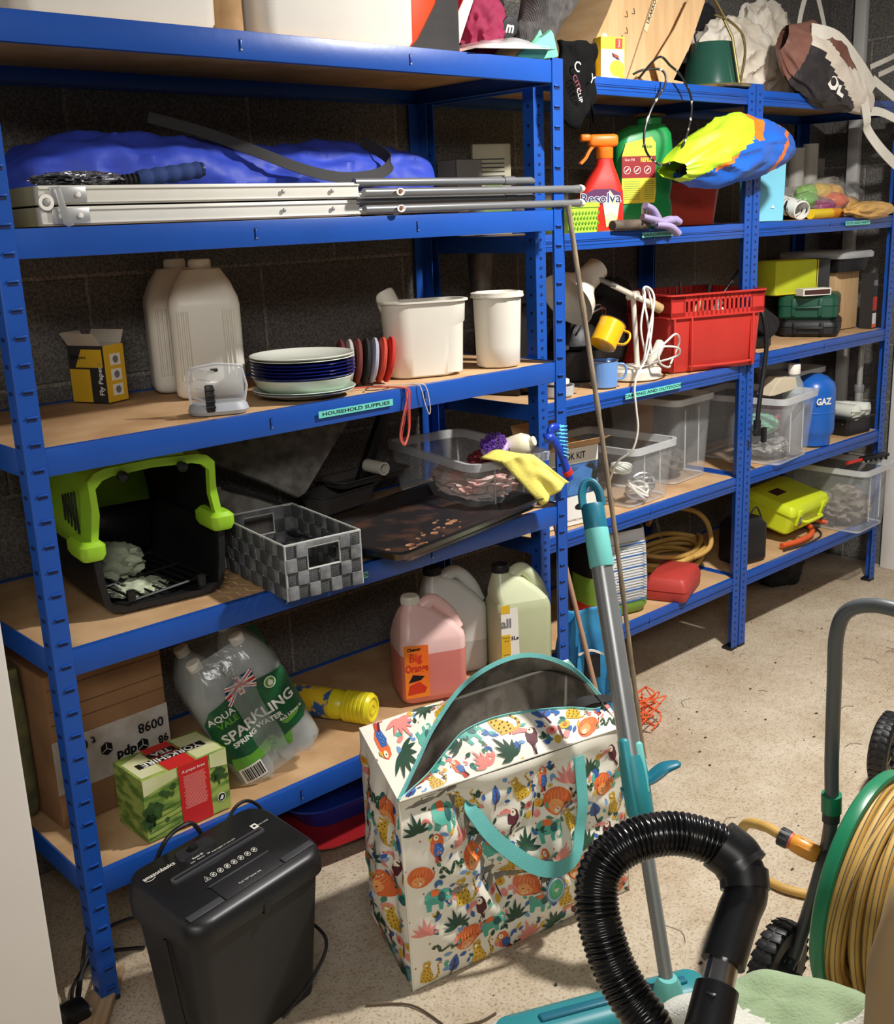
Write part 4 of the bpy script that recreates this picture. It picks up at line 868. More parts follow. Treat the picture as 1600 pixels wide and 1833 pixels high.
g.text('Big', .03, m_lred, Fj @ T(-.052, .126, .0012), bold=.0008, sx=.9); g.text('Orange', .027, m_lred, Fj @ T(-.049, .098, .0012), bold=.0008, sx=.72); g.text('Cleaner', .011, m_ink, Fj @ T(-.055, .148, .0012), bold=.0004)
g.prism([(-.075, .03), (-.03, .032), (-.025, .045), (-.045, .062), (-.07, .055)], .0008, .0012, m_lred, Fj); g.prism([(-.072, .062), (-.04, .066), (-.03, .075), (-.06, .082)], .0008, .0012, m_ink, Fj)
g.obj('label_print', tj, smooth=0)
jug('frosted plastic jug with a black cap between the pink and green jugs', (1.145, .225, A5 + .001), -26, .165, .12, .285, m_clu, m_cll, .09, m_blk2, nx=-.3)
tj = jug('jug of pale green liquid with a white and yellow label beside the corner post', (1.262, .095, A5 + .001), -24, .155, .115, .292, m_gru, m_grl, .2, m_blk2, nx=-.3)
g = G(); Fj = T(0, -.0582, 0) @ FRONT
g.prism([(-.07, .03), (-.02, .028), (-.024, .19), (-.07, .19)], 0, .0007, m_paper, Fj); g.prism([(-.07, .035), (-.045, .035), (-.045, .12), (-.07, .12)], .0008, .0011, m_cyel, Fj); g.prism([(-.07, .178), (-.045, .178), (-.045, .2), (-.07, .2)], .0008, .0011, m_cyel, Fj)
g.obj('label', tj, smooth=0)
g = G(); g.text('all', .034, m_grey, Fj @ T(-.056, .15, .0013), bold=.001); g.text('5Le', .014, m_ink, Fj @ T(-.033, .108, .0013), bold=.0004); g.text('Washer', .007, m_ink, Fj @ T(-.057, .112, .0013)); g.text('fluid', .007, m_ink, Fj @ T(-.056, .103, .0013))
for k in range(4): g.box((-.057, .065 - .006 * k, .0013), (.018, .0012, .0002), m_ink, M=Fj)
g.obj('label_print', tj, smooth=0)

# ---------------------------------------------------------------- under the nearest unit
m_bcr = mat('blue_crate', (20, 52, 150), .35, var=.1); m_rcr = mat('dark_red_crate', (150, 28, 30), .4, var=.1)
t = thing('sledge', 'blue plastic sledge shell stored under the bottom tier', 'sledge', (.86, .22, .055), -6); g = G(); g.rloft([(.5, .22, .06, 0), (.6, .3, .08, .07), (.63, .33, .09, .075), (.63, .33, .09, .08), (.58, .28, .07, .078)], m_bcr, n=6); g.obj('shell', t)
t = thing('sledge', 'dark red plastic sledge shell under the blue one below the bottom tier', 'sledge', (.87, .2, .001), -7); g = G(); g.rloft([(.48, .2, .06, 0), (.62, .34, .08, .045), (.65, .36, .09, .05), (.65, .36, .09, .053)], m_rcr, n=6); g.obj('shell', t)
# ---------------------------------------------------------------- shredder
m_shr = mat('shredder_black', (34, 34, 36), .5, var=.15, bump=.12, bs=260); m_shr2 = mat('shredder_head_black', (26, 26, 28), .38, var=.1); m_shr3 = mat('shredder_bezel', (70, 71, 74), .35, var=.1)
t = thing('paper_shredder', 'black paper shredder with white printed symbols on its lid, before the shelving', 'shredder', (.183, -.208, .001), 9)
g = G(); g.rloft([(.255, .135, .02, 0), (.262, .14, .024, .01), (.3, .178, .03, .262), (.3, .178, .03, .27)], m_shr, n=5); g.obj('waste_bin', t, smooth=50)
def lidz(y, z0): return z0 + (y + .1) * .12
def lring(w_, d_, r, z, sl=1): return [(x, y, z + (.036 * (y + .1) / .2) * sl) for x, y in rrect(w_, d_, r, 6)]
g = G(); g.loft([lring(.296, .172, .03, .262, 0), lring(.322, .2, .04, .268, .15), lring(.326, .204, .045, .285, .6), lring(.318, .196, .045, .302), lring(.3, .18, .04, .309)], m_shr2)
g.obj('head', t, smooth=45); HD = t.children[-1]
for o in t.children:
    if o.name.startswith('head'): HD = o
LM = T(0, 0, .3275) @ RX(math.degrees(math.atan(.18)))   # lid top frame
g = G(); g.rloft([(.215, .016, .006, -.001), (.213, .014, .005, .0035)], m_shr3, M=LM @ T(0, .022, 0)); g.box((0, .022, .0038), (.2, .0045, .001), m_black, M=LM); g.obj('paper_slot', HD)
g = G(); g.box((-.108, -.07, .0012), (.075, .014, .002), m_shr3, .001, M=LM); g.box((.108, -.07, .0012), (.075, .014, .002), m_shr3, .001, M=LM); g.obj('bezel', HD)
g = G(); g.box((0.0, -.055, .0005), (.135, .045, .002), m_shr, .002, M=LM); g.box((0, -.033, .002), (.14, .003, .003), m_shr3, .001, M=LM); g.obj('window_panel', HD)
g = G(); g.rloft([(.085, .03, .014, -.001), (.08, .026, .012, .003)], m_shr, M=LM @ T(-.02, .065, 0)); g.rloft([(.02, .012, .004, .002), (.016, .01, .003, .011)], m_black, M=LM @ T(-.025, .065, 0)); g.obj('power_switch', HD)
g = G(); g.text('amazonbasics', .0125, m_paper, LM @ T(-.105, .06, .0015), bold=.0002); g.tube(smooth_path([(-.138, .0535, .0015), (-.128, .0505, .0015), (-.118, .053, .0015)], 4), .0006, m_paper, 5, M=LM)
g.text('Power ID', .006, m_paper, LM @ T(-.03, .045, .0015), bold=.0001); g.text('Auto    Reverse    Off', .005, m_paper, LM @ T(-.03, .038, .0015)); g.text('Insert paper or one card', .0055, m_paper, LM @ T(.02, .034, .0044)); g.text('Push "CD" button only', .0055, m_paper, LM @ T(0, -.062, .002)); g.text('Check manual', .005, m_paper, LM @ T(.118, .036, .0015))
for k in range(7):
    x = -.042 + .016 * k; g.tube([(x + .0055 * cos(a), -.012 + .0055 * sin(a), .0014) for a in [2 * pi * j / 16 for j in range(16)]], .0006, m_paper, 4, closed=True, M=LM); g.box((0, 0, 0), (.0095, .0009, .0004), m_paper, M=LM @ T(x, -.012, .0014) @ RZ(45)); g.box((0, 0, 0), (.0045, .004, .0004), m_paper, M=LM @ T(x, -.012, .0014))
g.tube([(-.064, -.0175, .0014), (-.051, -.0175, .0014), (-.0575, -.0055, .0014)], .0007, m_paper, 4, closed=True, M=LM); g.box((-.0575, -.0135, .0014), (.0012, .006, .0004), m_paper, M=LM); g.box((.1, .038, .0012), (.013, .013, .0004), m_paper, M=LM); g.box((.1, .038, .0018), (.006, .005, .0004), m_black, M=LM)
g.obj('print', HD, smooth=0)
g = G(); g.rloft([(.016, .01, .003, 0), (.016, .012, .003, .02)], m_black, M=T(0, -.098, .262)); g.obj('latch', t)
g = G(); g.tube(smooth_path([(-.08, .12, .3), (-.05, .105, .36), (.0, .1, .37), (.03, .11, .33)], 6), .0045, m_black, 8); g.obj('power_cord', t)
g = G(); g.tube(smooth_path([(.07, .095, .3), (.1, .1, .345), (.14, .1, .35), (.17, .09, .31), (.165, .06, .22), (.155, .0, .14), (.148, -.085, .11), (.1, -.094, .06), (.02, -.09, .02)], 6), .0035, m_black, 8); g.obj('power_cord', t)
g = G(); g.tube(smooth_path([(-.155, -.01, .26), (-.15, -.03, .1), (-.14, -.05, .01), (-.16, .0, .006)], 6), .0035, m_black, 8); g.obj('power_cord', t)
# cables at the left
t = thing('extension_lead', 'black extension lead and plugs on the floor behind the left post', 'cable', (.02, .05, 0))
for P in ([(.06, .1, .16), (.0, .05, .08), (-.05, -.02, .03), (-.08, -.06, .02)], [(.1, -.02, .13), (.03, .03, .1), (-.04, .0, .04), (-.07, -.06, .03)], [(.12, .05, .006), (.04, .1, .005), (-.03, .05, .005), (-.06, .0, .006)]):
    g = G(); g.tube(smooth_path(P, 7), .0038, m_black, 8); g.obj('lead', t)
g = G(); g.rloft([(.045, .05, .01, 0), (.05, .055, .012, .012), (.045, .05, .012, .035), (.03, .03, .01, .04)], m_black, M=T(-.075, -.055, .001)); g.box((-.055, -.075, .03), (.012, .004, .008), m_alu); g.obj('plug', t)
t = thing('wood_offcut', 'short pale wooden plank lying on the floor by the left post', 'plank', (-.02, -.02, .001), 52)
g = G(); g.box((0, 0, .009), (.26, .05, .018), mat('pale_wood', (196, 168, 130), .7, c2=(168, 138, 100), vs=8, stretch=(1, 12, 1)), .002); g.obj('plank', t)

# ---------------------------------------------------------------- patterned bag
PAL = {k: mat('print_' + k, c, .55, var=.05) for k, c in dict(orange=(226, 108, 52), amber=(238, 158, 90), cream=(246, 232, 206), teal=(84, 172, 152), dteal=(34, 94, 92), green=(36, 72, 52), mid=(72, 128, 100), blue=(54, 98, 168), pale=(112, 158, 206), mustard=(214, 172, 52), brown=(60, 40, 34), maroon=(88, 30, 42), pink=(230, 140, 130), red=(208, 70, 50)).items()}
m_bagw = mat('cream_laminate', (240, 234, 218), .42, var=.03, spec=.5); m_line = mat('grey_bag_lining', (150, 140, 128), .6, c2=(120, 112, 100), vs=22, thr=(.42, .58)); m_btape = mat('turquoise_binding', (122, 200, 196), .6, bump=.2, bs=400)
def ci(cx, cy, a, b=None, n=14, ph=0): b = b or a; return [(cx + a * cos(ph + 2 * pi * k / n), cy + b * sin(ph + 2 * pi * k / n)) for k in range(n)]
def leaf(cx, cy, L, w_, ang):
    o = []; 
    for k in range(13):
        s = k / 12; o.append((s * L, w_ * sin(pi * s ** .85)))
    for k in range(1, 12):
        s = 1 - k / 12; o.append((s * L, -w_ * sin(pi * s ** .85)))
    c, s_ = cos(R_(ang)), sin(R_(ang)); return [(cx + x * c - y * s_, cy + x * s_ + y * c) for x, y in o]
def curve_band(P, w0, w1):
    L, Rr = [], []
    for k, p in enumerate(P):
        a, b = P[max(0, k - 1)], P[min(len(P) - 1, k + 1)]; d = Vector((b[0] - a[0], b[1] - a[1])).normalized(); n_ = Vector((-d.y, d.x)); w_ = w0 + (w1 - w0) * k / (len(P) - 1)
        L.append((p[0] + n_.x * w_, p[1] + n_.y * w_)); Rr.append((p[0] - n_.x * w_, p[1] - n_.y * w_))
    return L + Rr[::-1]
def m_lion():
    o = [('orange', ci(0, 0, .95, .9, 20)), ('orange', curve_band([(.7, -.5), (.98, -.2), (1.05, .2), (.95, .5)], .09, .04)), ('brown', ci(.95, .58, .09, .12, 8))]
    o += [('amber', curve_band([(-.6 + .22 * k, .1), (-.5 + .2 * k, .5), (-.3 + .15 * k, .75)], .03, .02)) for k in range(5)]
    o += [('amber', ci(-.2, -.3, .5, .46, 16)), ('orange', ci(-.55, .08, .13, n=8)), ('orange', ci(.15, .08, .13, n=8)), ('cream', ci(-.2, -.5, .24, .2, 12)), ('brown', [(-.28, -.38), (-.12, -.38), (-.2, -.5)]), ('brown', ci(-.38, -.22, .05, n=6)), ('brown', ci(-.02, -.22, .05, n=6))]
    return o
def m_eleph():
    return [('teal', [(-.95, -.1), (-.9, .4), (-.6, .65), (0, .72), (.3, .6), (.45, .65), (.8, .55), (.98, .2), (.95, -.3), (.85, -.6), (.6, -.72), (.55, -.6), (.75, -.45), (.75, -.15), (.6, -.1), (.45, -.2), (.35, -.15), (.3, -.8), (.05, -.8), (.0, -.35), (-.45, -.35), (-.5, -.8), (-.8, -.8), (-.85, -.2)]),
            ('orange', [(-.5, .3), (-.45, .7), (0, .78), (.12, .5), (.05, .3)]), ('dteal', ci(.25, .15, .28, .36, 12)), ('cream', ci(.72, .2, .1, n=8)), ('brown', ci(.72, .2, .05, n=6)), ('cream', [(.6, -.1), (.72, -.3), (.62, -.32)])]
def m_cheet():
    o = [('mustard', [(-.5, -.9), (.45, -.9), (.5, -.4), (.2, .1), (.0, .45), (.05, .7), (-.15, .95), (-.45, .8), (-.6, .85), (-.62, .5), (-.5, .3), (-.6, -.2)]), ('mustard', curve_band([(.4, -.8), (.75, -.65), (.9, -.2), (.75, .2), (.6, .55), (.8, .85)], .08, .05))]
    rr = random.Random(2); o += [('brown', ci(x, y, .05, n=6)) for x, y in ((-.4, -.7), (-.1, -.75), (.2, -.7), (-.35, -.45), (-.05, -.5), (.25, -.45), (-.4, -.15), (-.1, -.2), (.12, -.1), (-.38, .12), (-.1, .12), (-.28, .4), (-.1, .38), (.35, -.2), (.84, -.45), (.84, -.1), (.72, .2), (.62, .5), (-.15, .65))]
    return o + [('cream', ci(-.42, .62, .13, .1, 8)), ('brown', ci(-.36, .72, .03, n=5))]
def m_parrot():
    return [('orange', [(-.35, .2), (-.3, .75), (0, .95), (.35, .85), (.45, .5), (.4, .0), (.2, -.5), (-.1, -.55), (-.35, -.2)]), ('blue', [(-.1, .3), (.3, .35), (.5, .0), (.35, -.55), (.05, -.7), (-.15, -.3)]), ('red', [(-.05, -.5), (.2, -.5), (.3, -1), (.05, -1)]), ('maroon', [(.1, -.5), (.3, -.45), (.5, -.9), (.35, -.95)]), ('cream', ci(-.05, .68, .16, .18, 10)), ('brown', ci(-.03, .7, .05, n=6)), ('mustard', [(-.3, .75), (-.5, .55), (-.42, .38), (-.28, .55)])] + [('pale', ci(x, y, .045, n=6)) for x, y in ((.1, .1), (.25, 0), (.1, -.12), (.25, -.25), (.08, -.35))]
def m_toucan():
    return [('maroon', [(-.1, .55), (.1, .75), (.38, .7), (.5, .35), (.45, -.2), (.15, -.45), (.3, -1), (.12, -.95), (.0, -.45), (-.2, -.2), (-.2, .2)]), ('cream', ci(.1, .5, .2, .22, 10)), ('pink', [(-.0, .62), (-.4, .7), (-.85, .45), (-.9, .25), (-.4, .38), (-.05, .4)]), ('brown', ci(.1, .55, .06, n=6)), ('brown', [(.05, -.4), (.1, -.4), (.05, -1), (0, -1)]), ('brown', [(.2, -.4), (.25, -.4), (.22, -1), (.17, -1)])]
def m_snake():
    P = [(-.8 + .13 * k, .32 * sin(k * .85)) for k in range(13)]; return [('green', curve_band(P, .13, .1)), ('green', ci(.9, .1, .2, .15, 10))] + [('mustard', ci(P[k][0], P[k][1], .05, n=5)) for k in range(1, 12, 2)] + [('teal', ci(.95, .12, .05, n=5))]
def m_fan(c='green'): return [(c, leaf(0, -.6, 1.5 if abs(a - 90) < 20 else 1.15, .14, a)) for a in (10, 38, 65, 90, 115, 142, 170)]
def m_tree2(): return [('blue', [(0, 1), (.25, .6), (.4, .1), (.3, -.35), (0, -.5), (-.3, -.35), (-.4, .1), (-.25, .6)]), ('maroon', [(-.04, .6), (.04, .6), (.06, -1), (-.06, -1)]), ('maroon', curve_band([(0, -.2), (.2, .1)], .03, .02))]
def m_bfly(): return [('pink', ci(-.45, .4, .38, .3, 12)), ('mustard', ci(.45, .4, .38, .3, 12)), ('mustard', ci(-.35, -.35, .26, .3, 12)), ('pink', ci(.35, -.35, .26, .3, 12)), ('maroon', ci(0, 0, .07, .6, 10)), ('red', ci(-.45, .4, .14, n=8)), ('orange', ci(.45, .4, .14, n=8))]
BIG = [m_lion, m_eleph, m_cheet, m_parrot, m_toucan, m_snake, m_fan, m_tree2, lambda: m_fan('pink'), m_bfly, m_lion, m_eleph, m_cheet, m_fan]
def place_motifs(g, surf, W_, H_, seed, pitch=.061, size=.0315, inside=None):
    rr = random.Random(seed); k = seed; ny = int(H_ / pitch) + 1; nx = int(W_ / pitch) + 1
    def put(ps, cx, cy, s, ang, dd=.0):
        c, sn = cos(ang) * s, sin(ang) * s
        for q, (col, poly) in enumerate(ps):
            pp = [(cx + x * c - y * sn, cy + x * sn + y * c) for x, y in poly]
            if any(not (0.001 < x < W_ - .001 and 0.001 < y < H_ - .001) for x, y in pp):
                pp = [(min(max(x, .001), W_ - .001), min(max(y, .001), H_ - .001)) for x, y in pp]
                ar = abs(sum(pp[i][0] * pp[(i + 1) % len(pp)][1] - pp[(i + 1) % len(pp)][0] * pp[i][1] for i in range(len(pp)))) / 2
                if ar < 1e-6: continue
            if inside and not all(inside(x / W_, y / H_) for x, y in pp): continue
            try: tri = geometry.tessellate_polygon([[Vector((x, y, 0)) for x, y in pp]])
            except Exception: continue
            st = [[Vector((*pp[i], 0)) for i in tr] for tr in tri]
            while st:
                tr = st.pop(); L = [(tr[i] - tr[(i + 1) % 3]).length for i in range(3)]; j = L.index(max(L))
                if L[j] > .013:
                    mid = (tr[j] + tr[(j + 1) % 3]) / 2; o_ = tr[(j + 2) % 3]; st += [[tr[j], mid, o_], [mid, tr[(j + 1) % 3], o_]]
                elif (tr[1] - tr[0]).cross(tr[2] - tr[0]).length > 1e-9: g.flat([surf(p.x / W_, p.y / H_, .0011 + .0004 * min(q, 5)) for p in tr], PAL[col])
    for j in range(ny):
        for i in range(nx):
            x = (i + .5 + .5 * (j % 2)) * pitch + rr.uniform(-.004, .004); y = (j + .5) * pitch * .92 + rr.uniform(-.004, .004); k += 1
            m_ = BIG[(i * 5 + j * 3 + seed) % len(BIG)](); put(m_, x, y, size * rr.uniform(.85, 1.08), rr.uniform(-.35, .35))
            for _ in range(4):
                a = rr.uniform(0, 360); lx = x + pitch * .5 + rr.uniform(-.008, .008); ly = y + pitch * rr.uniform(-.42, .42); c_ = rr.choice(('blue', 'green', 'mid', 'mustard', 'teal', 'dteal', 'pale', 'pink', 'blue', 'green'))
                put([(c_, leaf(0, 0, 1, .26, a))] + ([(c_, leaf(0, 0, .8, .22, a + 60))] if rr.random() < .35 else []), lx, ly, .0165 * rr.uniform(.8, 1.2), 0)
            put([('red', ci(0, 0, 1, n=8))], x - pitch * .45, y + pitch * .3, .002, 0)
V3 = Vector
bFL, bFR, bBL, bBR = V3((.451, -.394, .002)), V3((1.0, -.484, .002)), V3((.55, -.14, .002)), V3((1.085, -.22, .002))
tFL, tFR, tBL, tBR = V3((.437, -.398, .417)), V3((.975, -.482, .4)), V3((.525, -.172, .457)), V3((1.075, -.245, .455))
ORG = V3((.77, -.3, 0))
def crk(a, b, amp, ph): return amp * (1 - abs(2 * ((a * 1.3 + b * .9 + ph) % 1) - 1)) 
def wr(u, v, sd, amp): 
    e = (1 - abs(2 * u - 1) ** 4) * (1 - abs(2 * v - 1) ** 4)
    return e * amp * (.9 * noise.noise(V3((u * 2.6, v * 2.2, sd))) + .5 * (.5 - abs(noise.noise(V3((u * 4.5 + v * 2, v * 4.4 - u, sd + 5)))) * 2.2) + .16 * noise.noise(V3((u * 12, v * 12, sd))))
def patch(c00, c10, c01, c11, sd, amp, bulge=0, ext=None, flip=1):
    n0 = (c10 - c00).cross(c01 - c00).normalized() * flip
    def f(u, v, d=0):
        p = (c00 * (1 - u) + c10 * u) * (1 - v) + (c01 * (1 - u) + c11 * u) * v
        e = sin(pi * u) ** .7 * sin(pi * v) ** .7 if 0 < u < 1 and 0 < v < 1 else 0
        p = p + n0 * (wr(u, v, sd, amp) + bulge * e + (ext(u, v) if ext else 0) + d); return p - ORG
    return f
front = patch(bFL, bFR, tFL, tFR, 3, .036, .024, lambda u, v: -.022 * math.exp(-((u - .22 - .25 * (1 - v)) / .05) ** 2) * (v > .3) * min(1, (v - .3) * 4) - .014 * math.exp(-((v - .42 + .3 * (u - .4)) / .05) ** 2) * sin(pi * min(1, max(0, u)) ) - .02 * math.exp(-((v - .93) / .05) ** 2) * math.exp(-((u - .2) / .2) ** 2) + .02 * math.exp(-((v - .98) / .03) ** 2) * sin(pi * u) * .5)
left = patch(bBL, bFL, tBL, tFL, 7, .036, .02); right = patch(bFR, bBR, tFR, tBR, 9, .03, .02); back = patch(bBR, bBL, tBR, tBL, 11, .01, .0)
ZF = [V3(p) for p in ((.437, -.398, .418), (.53, -.372, .424), (.585, -.368, .452), (.64, -.366, .474), (.745, -.37, .470), (.9, -.385, .436), (.99, -.40, .407), (1.045, -.38, .40))]
ZB = [V3(p) for p in ((.437, -.398, .418), (.565, -.31, .426), (.66, -.25, .44), (.755, -.235, .49), (.86, -.24, .513), (.96, -.25, .50), (1.03, -.30, .46), (1.045, -.38, .40))]
zf = smooth_path(ZF, 8); zb = smooth_path(ZB, 8); nz_ = len(zf) - 1
def on(path, u): q = min(max(u, 0), 1) * nz_; k = min(int(q), nz_ - 1); return path[k].lerp(path[k + 1], q - k)
def flapf(u, v, d=0):
    a = tFL.lerp(tFR, u); b = on(zf, u); p = a.lerp(b, v); p.z += .006 * sin(pi * v) + .006 * noise.noise(V3((u * 5, v * 2, 4))) * sin(pi * v); return p + V3((0, -.2, 1)).normalized() * d - ORG
def flapb(u, v, d=0):
    a = tBL.lerp(tBR, u); b = on(zb, u); p = a.lerp(b, v); p.z += .006 * noise.noise(V3((u * 5, v * 2, 8))) * sin(pi * v)
    n0 = V3((0, -.5, .85)) if u < .4 else V3((0, .5, .85)); return p + n0.normalized() * d - ORG
t = thing('storage_bag', 'large open storage bag printed with colourful jungle animals, standing on the floor', 'bag', ORG)
def panel(nm, f, W_, H_, seed, nu=44, nv=34):
    g = G(); g.grid(lambda u, v: f(u, v), nu, nv, m_bagw); place_motifs(g, f, W_, H_, seed); return g.obj(nm, t, smooth=70, recalc=False)
panel('front_panel', front, .56, .42, 2); panel('left_panel', left, .26, .42, 5); panel('right_panel', right, .28, .42, 11); panel('back_panel', back, .54, .45, 4)
g = G(); g.grid(lambda u, v: flapf(u, v), 44, 8, m_bagw); place_motifs(g, flapf, .56, .09, 7, inside=lambda u, v: 1); g.obj('top_front_flap', t, smooth=70, recalc=False)
g = G(); g.grid(lambda u, v: flapb(u, v), 44, 8, m_bagw); place_motifs(g, flapb, .56, .1, 3); g.obj('top_back_flap', t, smooth=70, recalc=False)
g = G()
for f in (front, back, right, left):
    g.grid(lambda u, v: f(.01 + .98 * u, .01 + .98 * v) * .985 + V3((0, 0, .002)), 24, 16, m_line)
g.grid(lambda u, v: (bFL.lerp(bFR, u).lerp(bBL.lerp(bBR, u), v) - ORG) * .98 + V3((0, 0, .004)), 6, 4, m_line)
g.grid(lambda u, v: flapf(.004 + .992 * u, v * .99, -.003), 40, 6, m_line); g.grid(lambda u, v: flapb(.004 + .992 * u, v * .99, -.003), 40, 6, m_line)
g.obj('lining', t, smooth=70, recalc=False)
g = G(); g.strap([p - ORG + V3((0, 0, .001)) for p in zf], .009, m_btape, wdir=(0, -.3, 1)); g.strap([p - ORG + V3((0, 0, .001)) for p in zb], .010, m_btape, wdir=(0, .2, 1))
g.tube([tFL.lerp(tFR, k / 20) - ORG + V3((0, -.002, .002)) for k in range(21)], .0022, m_bagw, 6); g.tube([tFL.lerp(bFL, k / 12) - ORG for k in range(13)], .002, m_bagw, 6); g.tube([tFR.lerp(bFR, k / 12) - ORG for k in range(13)], .002, m_bagw, 6)
g.obj('zip_binding', t, smooth=60)
m_tweb = mat('turquoise_webbing', (104, 188, 184), .65, bump=.3, bs=500)
def fr_pt(x, z, d): u = (x - .445) / .545; v = z / .41; return front(u, v, d)
g = G(); P = smooth_path([fr_pt(.60, .352, .004), fr_pt(.60, .345, .014), fr_pt(.62, .30, .028), fr_pt(.655, .255, .035), fr_pt(.70, .212, .036), fr_pt(.75, .19, .036), fr_pt(.80, .195, .034), fr_pt(.83, .235, .03), fr_pt(.845, .29, .02), fr_pt(.855, .35, .008), fr_pt(.86, .385, .004)], 6)
n = len(P); wd = []
for k in range(n): a = k / (n - 1) * pi; wd.append((1.0 * abs(cos(a)) * (1 if k < n / 2 else 1) , -.12, -.9 * sin(a) * (-1 if k < n / 2 else 1) if 0 else .9 * sin(a) * (-1)))
wd = []
for k in range(n):
    tt = (P[min(n - 1, k + 1)] - P[max(0, k - 1)]).normalized(); wv = V3((0, -1, .15)).cross(tt); wd.append(wv if wv.length > .1 else V3((1, 0, 0)))
g.strap(P, .031, m_tweb, wdir=wd); g.obj('handle_strap', t, smooth=60)
g = G(); c = fr_pt(.765, .118, .004); Ms = T(*c) @ RZ(-9) @ FRONT @ RZ(0)
for k, (r, m_) in enumerate(((.031, mat('sticker_blue', (120, 158, 200), .5)), (.026, m_paper), (.0235, MATS['print_teal']), (.016, mat('sticker_green', (92, 190, 130), .5)))): g.lathe([(r * .78, 0), (r * .78, .001 + .0006 * k)], m_, 30, Ms @ Matrix.Diagonal((1, 1.25, 1, 1)))
g.prism([(0, -.006), (.006, .001), (.003, .005), (0, .003), (-.003, .005), (-.006, .001)], .0025, .004, m_paper, Ms); g.obj('round_badge', t, smooth=40)
g = G(); P = smooth_path([zf[-12] - ORG + V3((-.02, .06, -.03)), zf[-10] - ORG + V3((0, .03, .01)), zf[-4] - ORG + V3((0, .005, .014)), zf[-1] - ORG + V3((.03, .0, .0))], 5); g.strap(P, .03, m_web, wdir=(0.2, 1, .2)); g.obj('inner_strap', t, smooth=60)

# orange net beside the bag
t = thing('net_bag', 'orange string net bag on the floor behind the patterned bag', 'net', (1.61, -.01, .001)); m_onet = mat('orange_string', (232, 96, 40), .7); rnd = random.Random(5)
g = G()
for k in range(16):
    P = [(rnd.uniform(-.1, .12), rnd.uniform(-.06, .06), rnd.uniform(.003, .1)) for _ in range(4)]; g.tube(smooth_path(P, 6), .0022, m_onet, 5)
g.obj('string_mesh', t)


# ---------------------------------------------------------------- mop
m_mtube = mat('grey_metal_tube', (148, 150, 150), .32, metal=.5, var=.08); m_mteal = mat('mop_teal', (42, 140, 150), .42, var=.06); m_mteal2 = mat('mop_dark_teal', (22, 108, 130), .4, var=.06); m_mpale = mat('mop_pale_teal', (112, 196, 190), .5, var=.05)
mb = V3((.764, -.76, .041)); mt_ = V3((.973, -.398, .906)); ax = (mt_ - mb); ML = ax.length; axn = ax.normalized()
t = thing('flat_mop', 'teal and grey flat mop standing beside the patterned bag, leaning towards the shelving', 'mop', (mb.x, mb.y, 0))
q = axn.to_track_quat('Z', 'Y').to_matrix().to_4x4(); MM = T(0, 0, .041) @ q
g = G(); g.lathe([(.0135, 0), (.0135, .36)], m_mtube, 24, MM); g.obj('lower_tube', t)
g = G(); g.lathe([(.0215, .36), (.0215, ML - .13)], m_mtube, 28, MM); g.obj('upper_tube', t)
g = G(); g.lathe([(.024, ML - .165), (.0245, ML - .163), (.0245, ML - .09), (.024, ML - .088)], m_mpale, 28, MM); g.obj('soft_grip', t)
g = G(); g.lathe([(.0235, ML - .089), (.0235, ML - .045), (.021, ML - .037), (0.008, ML - .036)], m_mteal2, 28, MM); dl = (RZ(0)).to_3x3()
side = -(axn.cross(V3((.645, .719, 0)))).normalized(); sx_ = V3((side.x, side.y, side.z)); mi_ = q.inverted(); sl = (mi_.to_3x3() @ sx_)
P = [sl * s + V3((0, 0, zz)) for s, zz in ((-.0185, ML - .042), (-.0175, ML - .015), (-.01, ML + .003), (.0, ML + .009), (.01, ML + .003), (.0175, ML - .015), (.0185, ML - .042))]
g.tube(smooth_path(P, 5), .0062, m_mteal2, 12, M=MM, flat=1.6); g.obj('hanging_loop', t, smooth=60)
g = G(); g.lathe([(.02, .305), (.026, .315), (.027, .37), (.0265, .41), (.0245, .425)], m_mteal, 24, MM)
g.box((0, 0, 0), (.02, .052, .15), m_mteal, .008, M=MM @ T(*(-sl * .012)) @ T(0, 0, .385) @ Matrix.Rotation(math.atan2(sl.y, sl.x), 4, 'Z'))
g.box((0, 0, 0), (.018, .04, .1), m_mpale, .006, M=MM @ T(*(sl * .014)) @ T(0, 0, .40) @ Matrix.Rotation(math.atan2(sl.y, sl.x), 4, 'Z')); g.obj('clamp_body', t, smooth=50)
g = G(); P = smooth_path([sl * -.03 + V3((0, 0, .362)), sl * .0 + V3((0, 0, .368)), sl * .03 + V3((0, 0, .378)), sl * .06 + V3((0, 0, .394)), sl * .092 + V3((0, 0, .398))], 5)
nP = len(P); g.tube(P, .01, m_mteal2, 12, M=MM, radii=[(.009 + .02 * sin(pi * k / (nP - 1)) ** 1.2 * (k / (nP - 1))) * (1 if k < nP - 1 else .3) for k in range(nP)], flat=.45); g.obj('lever', t, smooth=60)
g = G(); g.lathe([(.0165, .28), (.0175, .285), (.0175, .31), (.0165, .315)], m_mteal2, 24, MM); g.obj('lock_ring', t)
bd = V3((.5365 - .815, -.653 + .781, 0)).normalized(); ba = math.degrees(math.atan2(bd.y, bd.x)); MBs = RZ(ba)
g = G()
g.rloft([(.42, .075, .03, .002), (.43, .085, .035, .008), (.42, .078, .03, .018), (.36, .04, .018, .026)], m_mteal, M=MBs @ T(.12, -.02, 0), n=6)
g.box((.1, -.02, .026), (.3, .02, .012), m_mteal2, .004, M=MBs); g.rloft([(.06, .05, .02, .02), (.05, .042, .018, .045), (.034, .034, .016, .06)], m_mpale, n=6)
g.obj('mop_plate', t, smooth=50)
